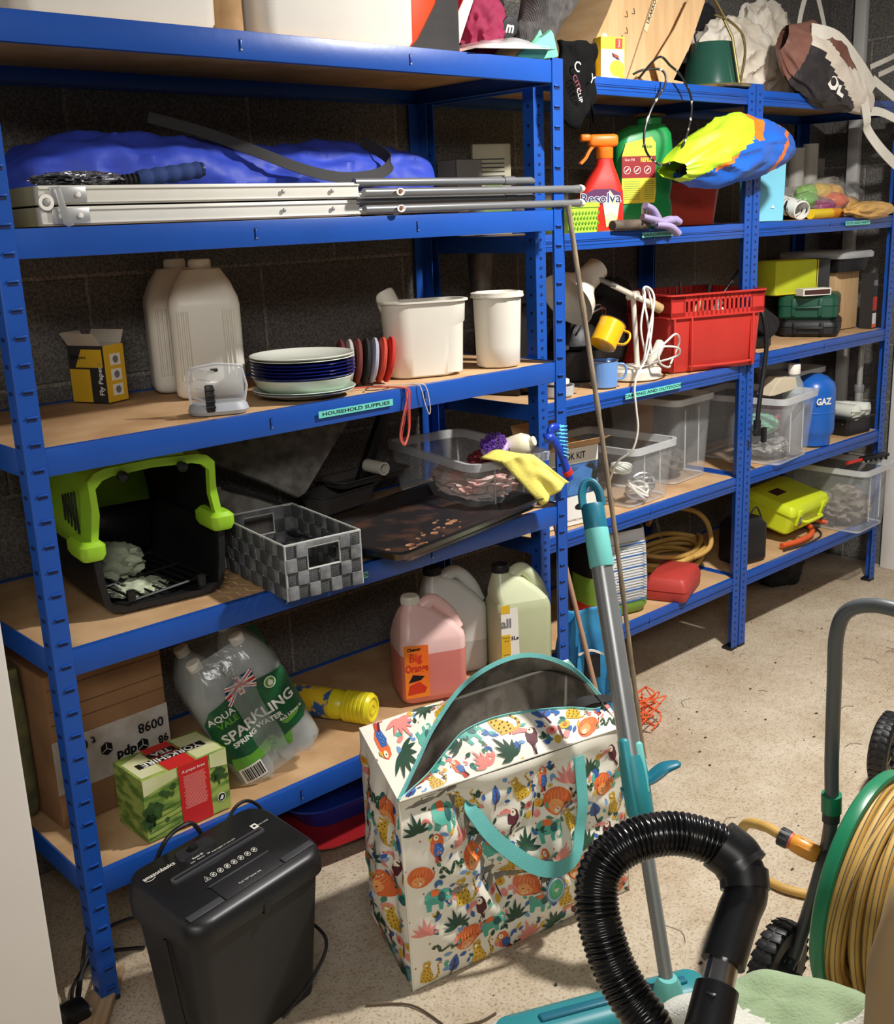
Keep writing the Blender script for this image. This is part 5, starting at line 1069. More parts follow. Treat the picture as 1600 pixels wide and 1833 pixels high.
g = G(); g.rloft([(.43, .09, .03, .001), (.44, .098, .03, .004), (.43, .09, .03, .007)], mat('mop_pad_cloth', (205, 205, 200), .9, bump=.5, bs=200), M=MBs @ T(.12, -.02, 0), n=6); g.obj('mop_pad', t)
# bamboo cane
m_cane = mat('weathered_cane', (150, 134, 110), .8, c2=(112, 98, 78), vs=30, stretch=(1, 1, .3), bump=.4, bs=100)
t = thing('bamboo_cane', 'long thin weathered cane leaning on the corner post of the nearest unit', 'cane', (1.505, -.135, 0))
g = G(); a, b = V3((0, 0, .002)), V3((1.355 - 1.505, -.012 + .135, 1.46)); rad = []; P = []
for k in range(49): s = k / 48; P.append(a.lerp(b, s) + V3((.008 * sin(s * 3), 0, 0)) * sin(pi * s)); rad.append(.0062 + .0012 * (k % 8 == 0))
g.tube(P, .006, m_cane, 10, radii=rad); g.obj('stem', t)
t = thing('wooden_stick', 'slim pale wooden stick leaning between the corner post and the blue tote', 'stick', (1.42, -.10, 0))
g = G(); g.tube([(0, 0, .002), (-.035, .17, .65)], .0068, mat('stick_wood', (176, 138, 112), .7, var=.1), 12); g.obj('stem', t)

# ---------------------------------------------------------------- vacuum hose
m_hose = mat('glossy_black_plastic', (14, 14, 15), .22, var=.1, spec=.6); m_hand = mat('satin_black_plastic', (22, 22, 24), .35, var=.1)
t = thing('vacuum_hose', 'black ribbed vacuum cleaner hose looping in the foreground with handle and steel wand', 'vacuum hose', (.15, -1.2, 0)); O = V3((.15, -1.2, 0)); t.location = (.152, -1.203, -.015)
HP = smooth_path([V3(p) - O for p in ((.1, -1.27, .06), (.11, -1.27, .3), (.108, -1.24, .52), (.101, -1.218, .631), (.097, -1.189, .666), (.097, -1.163, .699), (.105, -1.139, .745), (.124, -1.13, .779), (.158, -1.14, .798), (.203, -1.165, .8), (.236, -1.2, .786), (.247, -1.223, .768))], 24)
acc = [0]
for a, b in zip(HP, HP[1:]): acc.append(acc[-1] + (b - a).length)
tot = acc[-1]; N_ = int(tot / .0015); P = []; rad = []; k = 0
for j in range(N_ + 1):
    s = tot * j / N_
    while k < len(acc) - 2 and acc[k + 1] < s: k += 1
    P.append(HP[k].lerp(HP[k + 1], (s - acc[k]) / max(1e-9, acc[k + 1] - acc[k]))); rad.append(.0212 + .0028 * (.5 + .5 * cos(2 * pi * s / .0058)) ** .6)
g = G(); g.tube(P, .022, m_hose, 28, radii=rad); g.obj('ribbed_hose', t, smooth=80)
def vv(*p): return V3(p) - O
e0, e1, e2, e3, e4 = vv(.236, -1.2, .787), vv(.243, -1.222, .770), vv(.237, -1.236, .754), vv(.212, -1.243, .735), vv(.180, -1.250, .716)
g = G(); g.tube(smooth_path([e0, vv(.243, -1.216, .776), e1, vv(.243, -1.231, .764)], 5), .0285, m_hand, 28, radii=None); g.obj('hose_cuff', t, smooth=40)
g = G(); g.tube(smooth_path([vv(.243, -1.218, .774), vv(.242, -1.23, .762), vv(.23, -1.24, .747), e3, vv(.175, -1.253, .712), vv(.165, -1.256, .705)], 6), .0225, m_hand, 28); g.tube([vv(.2425, -1.228, .7645), vv(.232, -1.2375, .75)], .0262, m_hand, 28); g.obj('handle_grip', t, smooth=50)
w0, wdv = vv(.168, -1.2545, .708), (vv(.03, -1.305, .61) - vv(.168, -1.2545, .708)).normalized()
L_ = .77; L_ = (w0.z - .03) / -wdv.z
E_ = w0 + wdv * L_; E_.z += .015
g = G(); g.tube([w0, w0 + wdv * .45], .0165, m_steel, 28); g.obj('steel_wand', t)
g = G(); g.tube([w0 + wdv * .028, w0 + wdv * .03, w0 + wdv * .075, w0 + wdv * .08], .022, m_hand, 28, radii=[.019, .0222, .023, .0185]); g.box(tuple(w0 + wdv * .055 + V3((0, 0, .022))), (.012, .012, .006), m_hand, .002); g.obj('height_collar', t, smooth=40)
g = G(); g.tube([w0 + wdv * .08, w0 + wdv * L_], .0182, m_steel, 28); g.obj('outer_wand', t)
g = G(); g.rloft([(.26, .08, .02, -.03 + .002), (.26, .08, .02, .0), (.2, .05, .02, .02)], m_hand, M=T(E_.x, E_.y, .03)); g.obj('floor_head', t)
# blanket
m_flg = mat('sage_fleece', (160, 182, 142), .95, c2=(150, 172, 132), vs=30, bump=.5, bs=300, sheen=.3); m_flw = mat('white_fleece_check', (226, 226, 214), .95, var=.06, bump=.5, bs=300, sheen=.3)
t = thing('blanket', 'sage green and white checked fleece blanket heaped at the bottom edge', 'blanket', (.455, -1.15, 0), -40); t.scale = (1.45, 1.1, 1.06)
g = G()
def bl(u, v):
    a = u * 2 * pi; r = .13 * sin(min(v, 1) * pi / 2) ** .8 + .05 * max(0, v - .55); r *= 1.05 + .18 * sin(3 * a + 1) * v + .1 * noise.noise(V3((cos(a) * 2, sin(a) * 2, v * 2)))
    z = .395 * (1 - (max(0, v) ** 3.2)) + .02 * noise.noise(V3((cos(a) * 3 * v, sin(a) * 3 * v, 3))) + .012 * sin(5 * a) * v; return (r * cos(a) * 1.0, r * sin(a) * .75, max(.004, z))
i0 = g.mi(m_flg); i1 = g.mi(m_flw); g.grid(bl, 96, 48, m_flg, cu=True); g.bm.faces.ensure_lookup_table()
for f in g.bm.faces:
    c = f.calc_center_median(); xx = c.x * .8 + c.y * .6 + c.z * .3; yy = -c.x * .6 + c.y * .8 + c.z * .45
    if (int(math.floor(xx / .15 + 50.4)) + int(math.floor(yy / .17 + 50.35))) % 2: f.material_index = i1
g.obj('fleece', t, smooth=80)
g = G()
for k in range(46):
    a0 = k / 46; p = V3(bl(.0 + .28 * a0, .62 + .1 * sin(a0 * 5))); q_ = V3(bl(.0 + .28 * a0, .66 + .1 * sin(a0 * 5)))
    if k % 1 == 0: g.tube([p + V3((0, 0, .001)), q_ + V3((0, 0, .001))], .0016, m_cream, 5)
g.obj('blanket_stitching', t)

# ---------------------------------------------------------------- hose reel cart
m_rgreen = mat('reel_green', (28, 122, 84), .32, var=.08); m_hyel = mat('yellow_hose', (206, 166, 88), .5, c2=(186, 146, 74), vs=14, bump=.15, bs=500); m_hstripe = mat('hose_stripe', (112, 104, 84), .6); m_fgrey = mat('grey_frame_tube', (92, 96, 98), .35, metal=.3, var=.08)
t = thing('hose_reel_cart', 'garden hose reel cart with green disc and yellow hose coils at the right edge', 'hose reel', (.975, -1.1, 0)); RO = V3((.975, -1.1, 0))
AX = V3((.05, -1, 0)).normalized(); base = V3((.972, -1.03, .285)) - RO; rq = AX.to_track_quat('Z', 'X').to_matrix().to_4x4(); MR = T(*base) @ rq   # z runs towards the near disc
g = G(); g.lathe([(.05, -.004), (.19, -.004), (.2, -.008), (.205, -.004), (.207, .006), (.205, .016), (.199, .018), (.196, .008), (.185, .004), (.05, .004)], m_rgreen, 72, MR, False, False); g.lathe([(.06, -.03), (.06, .004)], m_rgreen, 30, MR)
for k in range(8):
    a = k * pi / 4; g.box((0, 0, 0), (.12, .012, .012), m_rgreen, .003, M=MR @ RZ(45 * k) @ T(.125, 0, .006))
g.obj('far_disc', t, smooth=40)
o = [c_ for c_ in t.children if c_.name.startswith('far_disc')][0]
W2 = .15
g = G(); g.lathe([(.05, W2 - .004), (.19, W2 - .004), (.199, W2 - .016), (.205, W2 - .014), (.207, W2 - .002), (.2, W2 + .006), (.19, W2 + .004), (.05, W2 + .004)], m_rgreen, 72, MR, False, False); g.lathe([(.06, W2), (.06, W2 + .03)], m_grey, 30, MR); g.obj('near_disc', t, smooth=40)
g = G(); g.lathe([(.06, 0), (.06, W2)], m_rgreen, 30, MR); g.obj('drum', t)
hr = .0088; g = G(); gs = G(); rnd = random.Random(8)
layers = [(.123, 8), (.139, 8), (.155, 8), (.171, 7), (.185, 6)]
for li, (R0, n_) in enumerate(layers):
    for k in range(n_):
        z0 = .014 + (W2 - .03) * (k + .5 * (li % 2)) / 7.6; sag = .022 if li >= 3 else .008; ph = rnd.uniform(-1, 1); tl = rnd.uniform(-.014, .014)
        P = []; 
        for j in range(64):
            a = 2 * pi * j / 64; r = R0 + sag * (rnd.random() * 0 + .5 + .5 * cos(a + ph + pi * .9)) * .5; P.append(V3((r * cos(a), r * sin(a), min(W2 - .012, max(.012, z0 + tl * sin(a + ph) + .006 * sin(2 * a + k))))))
        g.tube(P, hr, m_hyel, 10, closed=True, M=MR)
        if li >= 2:
            for off in (-.5, .45):
                Q_ = [V3((p.x * (1 + (hr * cos(off) - .0006) / p.xy.length), p.y * (1 + (hr * cos(off) - .0006) / p.xy.length), p.z + hr * sin(off))) for p in P]; gs.tube(Q_, .0012, m_hstripe, 4, closed=True, M=MR)
g.obj('hose_coils', t, smooth=60); HC = [c_ for c_ in t.children if c_.name.startswith('hose_coils')][0]; gs.obj('stripes', HC, smooth=60)
def rv(*p): return V3(p) - RO
g = G(); g.tube(smooth_path([rv(.93, -.92, .1), rv(.965, -.94, .25), rv(.985, -.948, .36), rv(.975, -.948, .5), rv(.955, -.955, .65), rv(.94, -.962, .745), rv(.942, -.978, .79), rv(.948, -1.02, .808), rv(.955, -1.08, .806), rv(.965, -1.2, .8), rv(.968, -1.26, .79), rv(.975, -1.285, .75), rv(.985, -1.29, .6), rv(1.0, -1.29, .36), rv(.95, -1.29, .1)], 7), .0125, m_fgrey, 18); g.obj('tube_frame', t, smooth=60)
g = G(); c0 = rv(.985, -.948, .39); g.tube([c0, c0 + V3((-.003, 0, .035))], .018, m_rgreen, 20); g.tube([c0 + V3((0, 0, -.02)), c0], .0155, m_dgrey, 20); g.obj('frame_socket', t)
g = G(); g.tube([rv(.972, -.945, .3), rv(.972, -1.03, .285)], .02, m_dgrey, 18); g.obj('axle_hub', t)
for yy in (-.905, -1.3):
    g = G(); wc = V3((.9, yy, .088)) - RO; Mw = T(*wc) @ AX.to_track_quat('Z', 'X').to_matrix().to_4x4()
    g.lathe([(.045, -.018), (.075, -.02), (.084, -.014), (.0865, 0), (.084, .014), (.075, .02), (.045, .018)], m_blk2, 48, Mw, False, False)
    for k in range(26):
        for s_ in (-1, 1): g.box((0, 0, 0), (.003, .0135, .019), m_blk2, .001, M=Mw @ RZ(k * 360 / 26 + 7 * s_) @ T(.0848, 0, s_ * .0095) @ RX(14 * s_) @ RY(-7 * s_))
    w_ = g.obj('wheel', t, smooth=30)
    g = G(); g.lathe([(.045, -.014), (.04, -.006), (.012, -.006), (.012, -.016), (0, -.016)], m_dgrey, 30, Mw, False, False); g.lathe([(0, .016), (.012, .016), (.012, .006), (.04, .006), (.045, .014)], m_dgrey, 30, Mw, False, False); g.obj('wheel_hub', w_)
g = G(); g.tube([rv(.9, -.905, .088), rv(.9, -1.3, .088)], .007, m_dgrey, 12); g.tube([rv(.93, -.92, .1), rv(.9, -.925, .088)], .01, m_dgrey, 12); g.tube([rv(.95, -1.29, .1), rv(.9, -1.28, .088)], .01, m_dgrey, 12); g.obj('axle', t)
g = G(); P = smooth_path([rv(.955, -.885, .318), rv(.955, -.86, .322), rv(.961, -.83, .32), rv(.985, -.775, .29), rv(1.05, -.715, .18), rv(1.15, -.66, .05), rv(1.215, -.65, .014), rv(1.225, -.69, .01), rv(1.225, -.73, .01), rv(1.243, -.78, .01), rv(1.28, -.84, .01), rv(1.33, -.9, .01), rv(1.33, -1.0, .03), rv(1.2, -1.1, .1), rv(1.12, -1.1, .2)], 8)
g.tube(P, .0098, m_hyel, 14); g.obj('hose_tail', t, smooth=60)
g = G(); a, b = rv(.955, -.89, .317), rv(.965, -.94, .305); m_conn = mat('amber_connector', (226, 150, 52), .35, var=.05)
g.tube([a.lerp(b, x) for x in (0, .1, .45, .9, 1)], .015, m_conn, 20, radii=[.014, .0165, .0175, .0165, .012])
for k in range(6): g.box((0, 0, 0), (.003, .003, .026), m_conn, .001, M=T(*a.lerp(b, .5)) @ (b - a).to_track_quat('Z', 'X').to_matrix().to_4x4() @ RZ(60 * k) @ T(.017, 0, 0))
g.obj('hose_connector', t, smooth=40)
g = G(); d_ = (a - b).normalized(); g.tube([a, a + d_ * .004], .0155, mat('pink_seal', (214, 96, 88), .5), 20); g.obj('seal_ring', t)
g = G(); g.tube([a + d_ * .004, a + d_ * .024], .0165, m_dgrey, 20, radii=[.0172, .015])
for k in range(10): g.box((0, 0, 0), (.004, .004, .018), m_dgrey, .001, M=T(*(a + d_ * .014)) @ d_.to_track_quat('Z', 'X').to_matrix().to_4x4() @ RZ(36 * k) @ T(.0155, 0, 0))
g.obj('lock_nut', t, smooth=40)
# far wheel
t = thing('cart_wheel', 'black tyred wheel with dried grass in its spokes at the right edge', 'wheel', (1.815, -.665, .0965))
Mw = RZ(8) @ RX(90)
g = G(); g.lathe([(.066, -.022), (.085, -.024), (.0935, -.016), (.0955, 0), (.0935, .016), (.085, .024), (.066, .022)], m_blk2, 52, Mw, False, False)
for k in range(34):
    for s_ in (-1, 1): g.box((0, 0, 0), (.003, .011, .018), m_blk2, .001, M=Mw @ RZ(k * 360 / 34 + 5 * s_) @ T(.0945, 0, s_ * .01))
g.obj('tyre', t, smooth=30)
g = G(); g.lathe([(.066, -.018), (.06, .0), (.066, .018)], m_dgrey, 40, Mw, False, False); g.lathe([(0, -.02), (.014, -.02), (.014, .02), (0, .02)], m_dgrey, 20, Mw)
for k in range(5): g.box((0, 0, 0), (.055, .014, .01), m_dgrey, .002, M=Mw @ RZ(72 * k + 20) @ T(.036, 0, .0))
g.obj('spoked_rim', t)
g = G(); m_grass = mat('dried_grass', (128, 116, 82), .9, var=.3); rnd = random.Random(7)
for k in range(40): a = rnd.uniform(0, 2 * pi); r = rnd.uniform(.01, .06); p = V3((r * cos(a), -.016 + rnd.uniform(-.01, .01), r * sin(a) - .01)); g.tube([p, p + V3((rnd.uniform(-.03, .03), rnd.uniform(-.008, .008), rnd.uniform(-.03, .03)))], .0011, m_grass, 4)
g.obj('dried_grass', t); g = None
[c_ for c_ in t.children if c_.name.startswith('dried')][0]['kind'] = 'stuff'
# cream tub in the near right corner
m_ctan = mat('cream_tan_plastic', (206, 172, 122), .55, var=.06)
t = thing('storage_bin', 'cream tan plastic bin cropped by the bottom right corner', 'bin', (.288, -1.512, 0), -42); t.scale = (1, 1, 1.04)
g = G(); g.rloft([(.22, .22, .08, .002), (.26, .26, .09, .55), (.262, .262, .09, .68), (.24, .24, .09, .76), (.18, .18, .08, .815), (.08, .08, .035, .835)], m_ctan, True, True, n=8)
for k in range(10): g.tube([(.108 * cos(k * .628), .108 * sin(k * .628), .02), (.126 * cos(k * .628), .126 * sin(k * .628), .55), (.128 * cos(k * .628), .128 * sin(k * .628), .67)], .007, m_ctan, 8)
g.obj('shell', t, smooth=50)
# debris
m_deb = mat('dry_leaf_brown', (74, 58, 42), .9, var=.3); m_twig = mat('twig', (96, 80, 60), .9)
rnd = random.Random(21); P0 = (0, 0)
g = G()
for k in range(220):
    x = rnd.uniform(.35, 3.2); y = rnd.uniform(-1.1, .05) if rnd.random() < .7 else rnd.uniform(-.3, .3)
    if (.4 < x < 1.15 and y > -.5) or (x < .45 and y > -.4): continue
    s = rnd.choice((.001, .0015, .002, .002, .0035)); g.prism([(x + s * (1 + rnd.random()) * cos(a), y + s * .6 * (1 + rnd.random()) * sin(a)) for a in (.2, 1.3, 2.4, 3.6, 5)], .0003, .0012 + s * .3, m_deb)
for k in range(40):
    x = rnd.uniform(.5, 3.0); y = rnd.uniform(-1.0, .1)
    if (.4 < x < 1.15 and y > -.5): continue
    a = rnd.uniform(0, pi); L_ = rnd.uniform(.01, .04); g.tube(smooth_path([(x, y, .001), (x + L_ * cos(a), y + L_ * sin(a), .002), (x + 2 * L_ * cos(a + .5), y + 2 * L_ * sin(a + .5), .001)], 3), .0006, m_deb, 4)
o = g.obj('floor_debris', smooth=0); tag(o, 'scattered brown crumbs and bits of dry leaf on the concrete floor', 'debris'); o['kind'] = 'stuff'
for lb, P in (('thin bent twig on the floor in front of the shredder', [(.36, -.36, .003), (.42, -.42, .004), (.43, -.5, .003)]), ('short brown twig on the floor in front of the patterned bag', [(.44, -.52, .003), (.48, -.545, .004), (.52, -.55, .003)])):
    t = thing('twig', lb, 'twig', P[0]); g = G(); g.tube(smooth_path([V3(p) - V3(P[0]) for p in P], 5), .0022, m_twig, 6); g.obj('stem', t)
# ---------------------------------------------------------------- middle and far units, top tier
m_kraft2 = mat('tan_card', (200, 166, 122), .8, c2=(186, 150, 106), vs=7, bump=.1, bs=40, stretch=(6, 1, 1))
m_cinn = mat('card_shadow_side', (150, 118, 84), .85)
t = thing('carton', 'large tan cardboard carton with printed code leaning to the right on the top tier', 'box', (1.80, .24, B1 + .003))
g = G(); F2 = T(0, -.07, 0) @ FRONT
g.prism([(-.19, .0), (.13, .0), (.165, .05), (.29, .235), (.2, .25), (-.03, .235), (-.08, .16), (-.16, .05)], -.16, .0, m_kraft2, F2, bev=.002)
g.tube([(.13, -.072, .005), (.2, -.072, .12), (.24, -.072, .19)], .002, m_cinn, 6); g.tube([(-.0, -.072, .005), (.12, -.072, .23)], .0015, m_cinn, 6)
g.obj('carton', t, smooth=0)
g = G(); g.box((0, 0, .0006), (.155, .017, .0006), mat('pale_label', (214, 190, 150), .7), M=F2 @ T(.115, .2, .0005) @ RZ(62)); g.text('UKAKKO19361', .017, m_ink, F2 @ T(.115, .2, .0018) @ RZ(62), bold=.0003)
for k, (x, y) in enumerate(((.0, .16), (.03, .17), (-.02, .1), (.0, .12))): g.tube([(x - .008, y, .001), (x + .004, y, .001), (x, y + .014, .001)], .0009, m_ink, 4, M=F2)
g.obj('print', t, smooth=0)
t = thing('card_flap', 'torn tan cardboard strip standing between the carton and the green lampshade', 'cardboard', (1.99, .15, B1 + .003))
g = G(); g.prism([(-.075, .0), (-.02, .0), (.06, .1), (.13, .225), (.1, .235), (.055, .225), (-.01, .14), (-.1, .05)], 0, .004, m_kraft2, FRONT, bev=.001); g.prism([(-.06, .0), (.06, .0), (.08, .012), (-.04, .02)], -.03, -.026, m_kraft2, FRONT); g.obj('strip', t, smooth=0)
t = thing('tape_roll', 'orange rubber ball with white trim wedged behind the torn cardboard strip', 'ball', (2.22, .33, B1 + .15)); g = G(); g.blob((0, 0, .05), (.055, .05, .055), mat('orange_rubber', (176, 86, 40), .6, var=.2), .03, 2); g.obj('ball', t)
g = G(); g.tube(smooth_path([(-.04, -.045, .02), (-.01, -.056, .04), (.01, -.056, .0)], 5), .006, m_paper, 8); g.obj('trim', t)
cloth_lump('fabric_heap', 'dark crumpled fabric heap at the back of the middle top tier', 'fabric', (2.12, .42, B1), (.28, .07, .13), m_blackfab, seed=11)
t = thing('firelighter_box', 'small yellow and white matches carton standing on the middle top tier edge', 'carton', (1.706, .155, B1 + .002), -18)
m_by = mat('carton_bright_yellow', (246, 214, 30), .5, var=.04)
g = G(); g.rloft([(.072, .045, .001, 0), (.072, .045, .001, .1)], m_by, n=1); g.box((-.001, -.0226, .035), (.07, .0006, .07), m_paper); g.obj('carton', t, smooth=0)
g = G(); Fm = T(0, -.0232, 0) @ FRONT
g.prism(ci(.012, .024, .022, .02, 16) , 0, .0004, m_by, Fm); g.prism([(-.006, .04), (.03, .03), (.034, .0), (.02, .0)], 0, .0005, m_by, Fm); g.prism([(-.004, .062), (.008, .056), (.022, .044), (.012, .046), (.0, .052)], .0005, .0009, MATS['black_ink'], Fm); g.prism([(-.0, .06), (.014, .056), (.018, .05), (.006, .05)], .0009, .0012, m_lred, Fm); g.box((.018, .084, .0006), (.02, .024, .0006), m_lred, M=Fm); g.text('Swan', .009, m_paper, Fm @ T(.018, .084, .0012) @ RZ(90))
g.blob((-.01, .022, .108), (.018, .01, .014), m_paper, .3, 3, 3, 2); g.obj('print', t, smooth=0)
# green shade with brass frame
m_gsh = mat('bottle_green_enamel', (34, 74, 62), .22, var=.08, coat=.4); m_brass = mat('brass', (196, 178, 120), .28, metal=.85, var=.1)
t = thing('green_lampshade', 'dark green tapered lantern shade with brass frame rods and dish, on the middle top tier', 'lampshade', (2.262, .22, B1 + .002))
g = G(); g.lathe([(.088, .014), (.086, .02), (.064, .13), (.06, .134), (.0, .136)], m_gsh, 48, cap0=False); g.obj('shade', t)
g = G(); g.lathe([(.1, 0), (.118, .004), (.121, .008), (.118, .012), (.088, .013)], m_brass, 48); g.obj('dish', t)
g = G(); g.tube([(0, -.1, .01), (-.006, -.075, .14), (-.03, -.02, .26)], .0042, m_brass, 10); g.tube(smooth_path([(.118, -.02, .01), (.1, -.05, .1), (.08, -.055, .15), (.04, -.06, .172), (-.01, -.06, .19)], 5), .004, m_brass, 10); g.tube([(-.03, -.02, .26), (-.02, -.06, .19), (-.06, -.05, .2)], .0035, m_brass, 8); g.tube(smooth_path([(-.05, .02, .135), (-.056, .02, .155), (-.045, .02, .165)], 4), .003, m_black, 6); g.obj('brass_frame', t)
# black wire loop
t = thing('wire_loop', 'black and white flecked wire loop hanging from the middle top tier', 'wire', (1.87, .085, B1)); WO = V3((1.87, .085, B1))
g = G(); g.tube(smooth_path([V3(p) - WO for p in ((1.80, .13, 1.778), (1.833, .09, 1.829), (1.88, .085, 1.81), (1.93, .085, 1.785), (1.978, .085, 1.727), (1.965, .085, 1.65), (1.92, .085, 1.585), (1.85, .085, 1.558), (1.785, .085, 1.585), (1.769, .085, 1.635), (1.80, .085, 1.70), (1.865, .09, 1.765), (1.862, .1, 1.80), (1.81, .12, 1.800), (1.79, .14, 1.79))], 7), .0032, mat('flecked_black_wire', (24, 24, 26), .4, c2=(190, 186, 176), vs=46, thr=(.36, .42)), 8); g.obj('wire', t)
# white cloth and woven bag
m_wcl = mat('white_crumpled_sheet', (224, 216, 202), .6, c2=(200, 190, 172), vs=6, bump=.5, bs=30)
def sheet_lump(nm, label, loc, d, sd, amp=.24, m_=m_wcl, cat='sheet', rz=0, sc=2.1):
    t = thing(nm, label, cat, loc, rz); g = G(); g.blob((0, 0, d[2] * .85), d, m_, amp, sc, 6, sd, ridge=True, flatb=0); g.obj('folds', t, smooth=40); return t
sheet_lump('dust_sheet', 'crumpled off white sheet behind the green lampshade', (2.52, .32, B1), (.2, .1, .13), 21)
sheet_lump('plastic_sack', 'folded white plastic sack at the top beside the woven bag', (2.72, .34, B1), (.16, .08, .17), 25)
cloth_lump('jacket', 'black and pink garment with white trim on top of the off white sheet', 'garment', (2.42, .41, B1 + .01), (.17, .06, .15), m_blackfab, seed=14)
m_brn = mat('brown_woven_plastic', (132, 92, 80), .35, c2=(110, 74, 62), vs=10, bump=.3, bs=40); m_wwv = mat('white_woven_plastic', (218, 208, 194), .45, c2=(198, 186, 168), vs=12, bump=.5, bs=160); m_charw = mat('charcoal_woven_plastic', (54, 50, 52), .4, var=.3, vs=30, bump=.5, bs=120)
t = thing('woven_carrier_bag', 'crumpled brown, white and charcoal woven bag with white straps on the far top tier', 'bag', (2.72, .11, B1)); WB = V3((2.72, .11, B1))
a_, b_ = V3((2.50, .13, 1.93)) - WB, V3((2.92, .055, 1.745)) - WB
g = G(); ax_ = (b_ - a_); L0 = ax_.length; an = ax_.normalized(); up_ = V3((0, 0, 1)); s1 = (up_ - an * up_.dot(an)).normalized(); s2 = an.cross(s1)
def fwb(u, v):
    a = u * 2 * pi; e = sin(pi * min(1, max(0, .04 + .92 * v))) ** .45; r = (.098 + .02 * sin(v * 5)) * e * (1 + .12 * noise.noise(V3((cos(a) * 1.6, sin(a) * 1.6, v * 3 + 2))) - .24 * abs(noise.noise(V3((cos(a) * 2.2, sin(a) * 2.2, v * 5)))))
    p = a_ + an * L0 * v + s1 * r * cos(a) * 1.05 + s2 * r * sin(a) * .55; return p
g.grid(fwb, 90, 60, m_wwv, cu=True); ib = g.mi(m_brn); ic = g.mi(m_charw); g.bm.faces.ensure_lookup_table()
for f in g.bm.faces:
    c = f.calc_center_median() - a_; v = c.dot(an) / L0; h_ = c.dot(s1)
    if h_ > .045 + .02 * sin(v * 9): f.material_index = ib
    elif v < .16: f.material_index = ib
    elif h_ < -.012 - .1 * (v - .4) and .1 < v < .8: f.material_index = ic
    elif v < .3 and h_ < .01: f.material_index = ic
g.obj('woven_body', t, smooth=50)
g = G(); Mt = T(*(a_ + an * L0 * .60 - s1 * .045)) 
vdir = (V3((-.6687, -1.7936, 1.4395)) - (WB + a_ + an * L0 * .6)).normalized(); fm = (-s1).cross(vdir); 
ex = an; ey = s1; ez = ex.cross(ey); ez = ez if ez.dot(V3((0, -1, 0))) > 0 else -ez; ex = ey.cross(ez)
Mt = Matrix(((ex.x, ey.x, ez.x, 0), (ex.y, ey.y, ez.y, 0), (ex.z, ey.z, ez.z, 0), (0, 0, 0, 1)))
c = a_ + an * L0 * .5 - s1 * .045 + ez * .05; g.text('OL', .065, m_paper, T(*c) @ Mt, bold=.003); g.obj('lettering', t, smooth=0)
def strap_(pts, w_=.036): 
    g = G(); g.strap(smooth_path([V3(p) - WB for p in pts], 6), w_, mat('white_webbing', (216, 210, 196), .75, bump=.5, bs=300), wdir=(1, -.2, .55)); g.obj('webbing_strap', t, smooth=60)
strap_([(2.80, .07, 1.86), (2.84, .045, 1.80), (2.87, .035, 1.70), (2.89, .04, 1.665), (2.96, .02, 1.60), (3.06, .0, 1.54), (3.18, -.02, 1.475)])
strap_([(2.96, .07, 1.83), (3.0, .05, 1.80), (3.08, .02, 1.755), (3.18, -.01, 1.72), (3.3, -.04, 1.70)], .03)
strap_([(2.88, .06, 1.72), (2.96, .04, 1.725), (3.06, .0, 1.69), (3.2, -.04, 1.665)], .028)
strap_([(2.58, .08, 1.95), (2.68, .05, 1.93), (2.8, .035, 1.855), (2.9, .035, 1.79)], .045)
g = G(); P = smooth_path([V3(p) - WB for p in ((2.70, .2, 1.90), (2.72, .2, 2.03), (2.78, .2, 2.12), (2.84, .2, 2.05), (2.87, .18, 1.92))], 6); g.strap(P, .022, MATS['white_webbing'], wdir=(1, 0, 0)); g.obj('webbing_strap', t, smooth=60)
g = G(); g.strap(smooth_path([V3(p) - WB for p in ((2.98, .09, 1.87), (3.08, .08, 1.90), (3.14, .08, 1.915), (3.12, .07, 1.88), (3.0, .07, 1.845))], 5), .016, MATS['white_webbing'], wdir=(0, 0, 1)); g.obj('webbing_strap', t, smooth=60)

# ---------------------------------------------------------------- second tier, middle unit
m_limeb = mat('lime_basket', (172, 220, 70), .4, var=.05); m_limed = mat('lime_hole', (96, 140, 34), .6)
t = thing('perforated_basket', 'small lime green perforated plastic basket at the left end of the second tier', 'basket', (1.565, .19, B2 + .0005))
g = G(); g.rloft([(.112, .145, .01, 0), (.12, .15, .012, .062), (.126, .156, .014, .063), (.126, .156, .014, .075), (.118, .148, .012, .075), (.106, .14, .01, .004)], m_limeb, n=4); g.obj('basket_body', t)
g = G()
for i in range(9):
    for j in range(4): g.prism([(x * .0044, y * .0052) for x, y in ((1, 0), (0, 1), (-1, 0), (0, -1))], 0, .0008, m_limed, T(-.05 + .0125 * i + .006 * (j % 2) - .003, -.0742 - .00035 * j, .011 + .0125 * j) @ FRONT)
g.obj('perforations', t, smooth=0)
# spray bottle
t = thing('spray_bottle', 'red trigger spray bottle with an orange head on the second tier', 'spray bottle', (1.725, .2, B2 + .0005), -30); t.scale = (1.2, 1.1, 1.03)
m_sred = mat('spray_red', (206, 46, 36), .35, var=.05); m_sor = mat('spray_orange', (240, 120, 28), .4, var=.04)
g = G(); g.rloft([(.1, .05, .02, 0), (.108, .056, .022, .006), (.108, .056, .022, .07), (.1, .054, .022, .1, .003), (.07, .046, .02, .135, .008), (.042, .036, .016, .165, .012), (.034, .034, .016, .185, .012)], m_sred, n=6); g.obj('bottle_body', t, smooth=55)
g = G(); g.lathe([(.018, .183), (.019, .185), (.019, .21), (.015, .212)], m_sor, 24, T(.012, 0, 0)); g.box((.008, 0, .228), (.07, .026, .032), m_sor, .009); g.box((-.034, 0, .236), (.024, .02, .018), m_sor, .005); g.obj('spray_head', t, smooth=50)
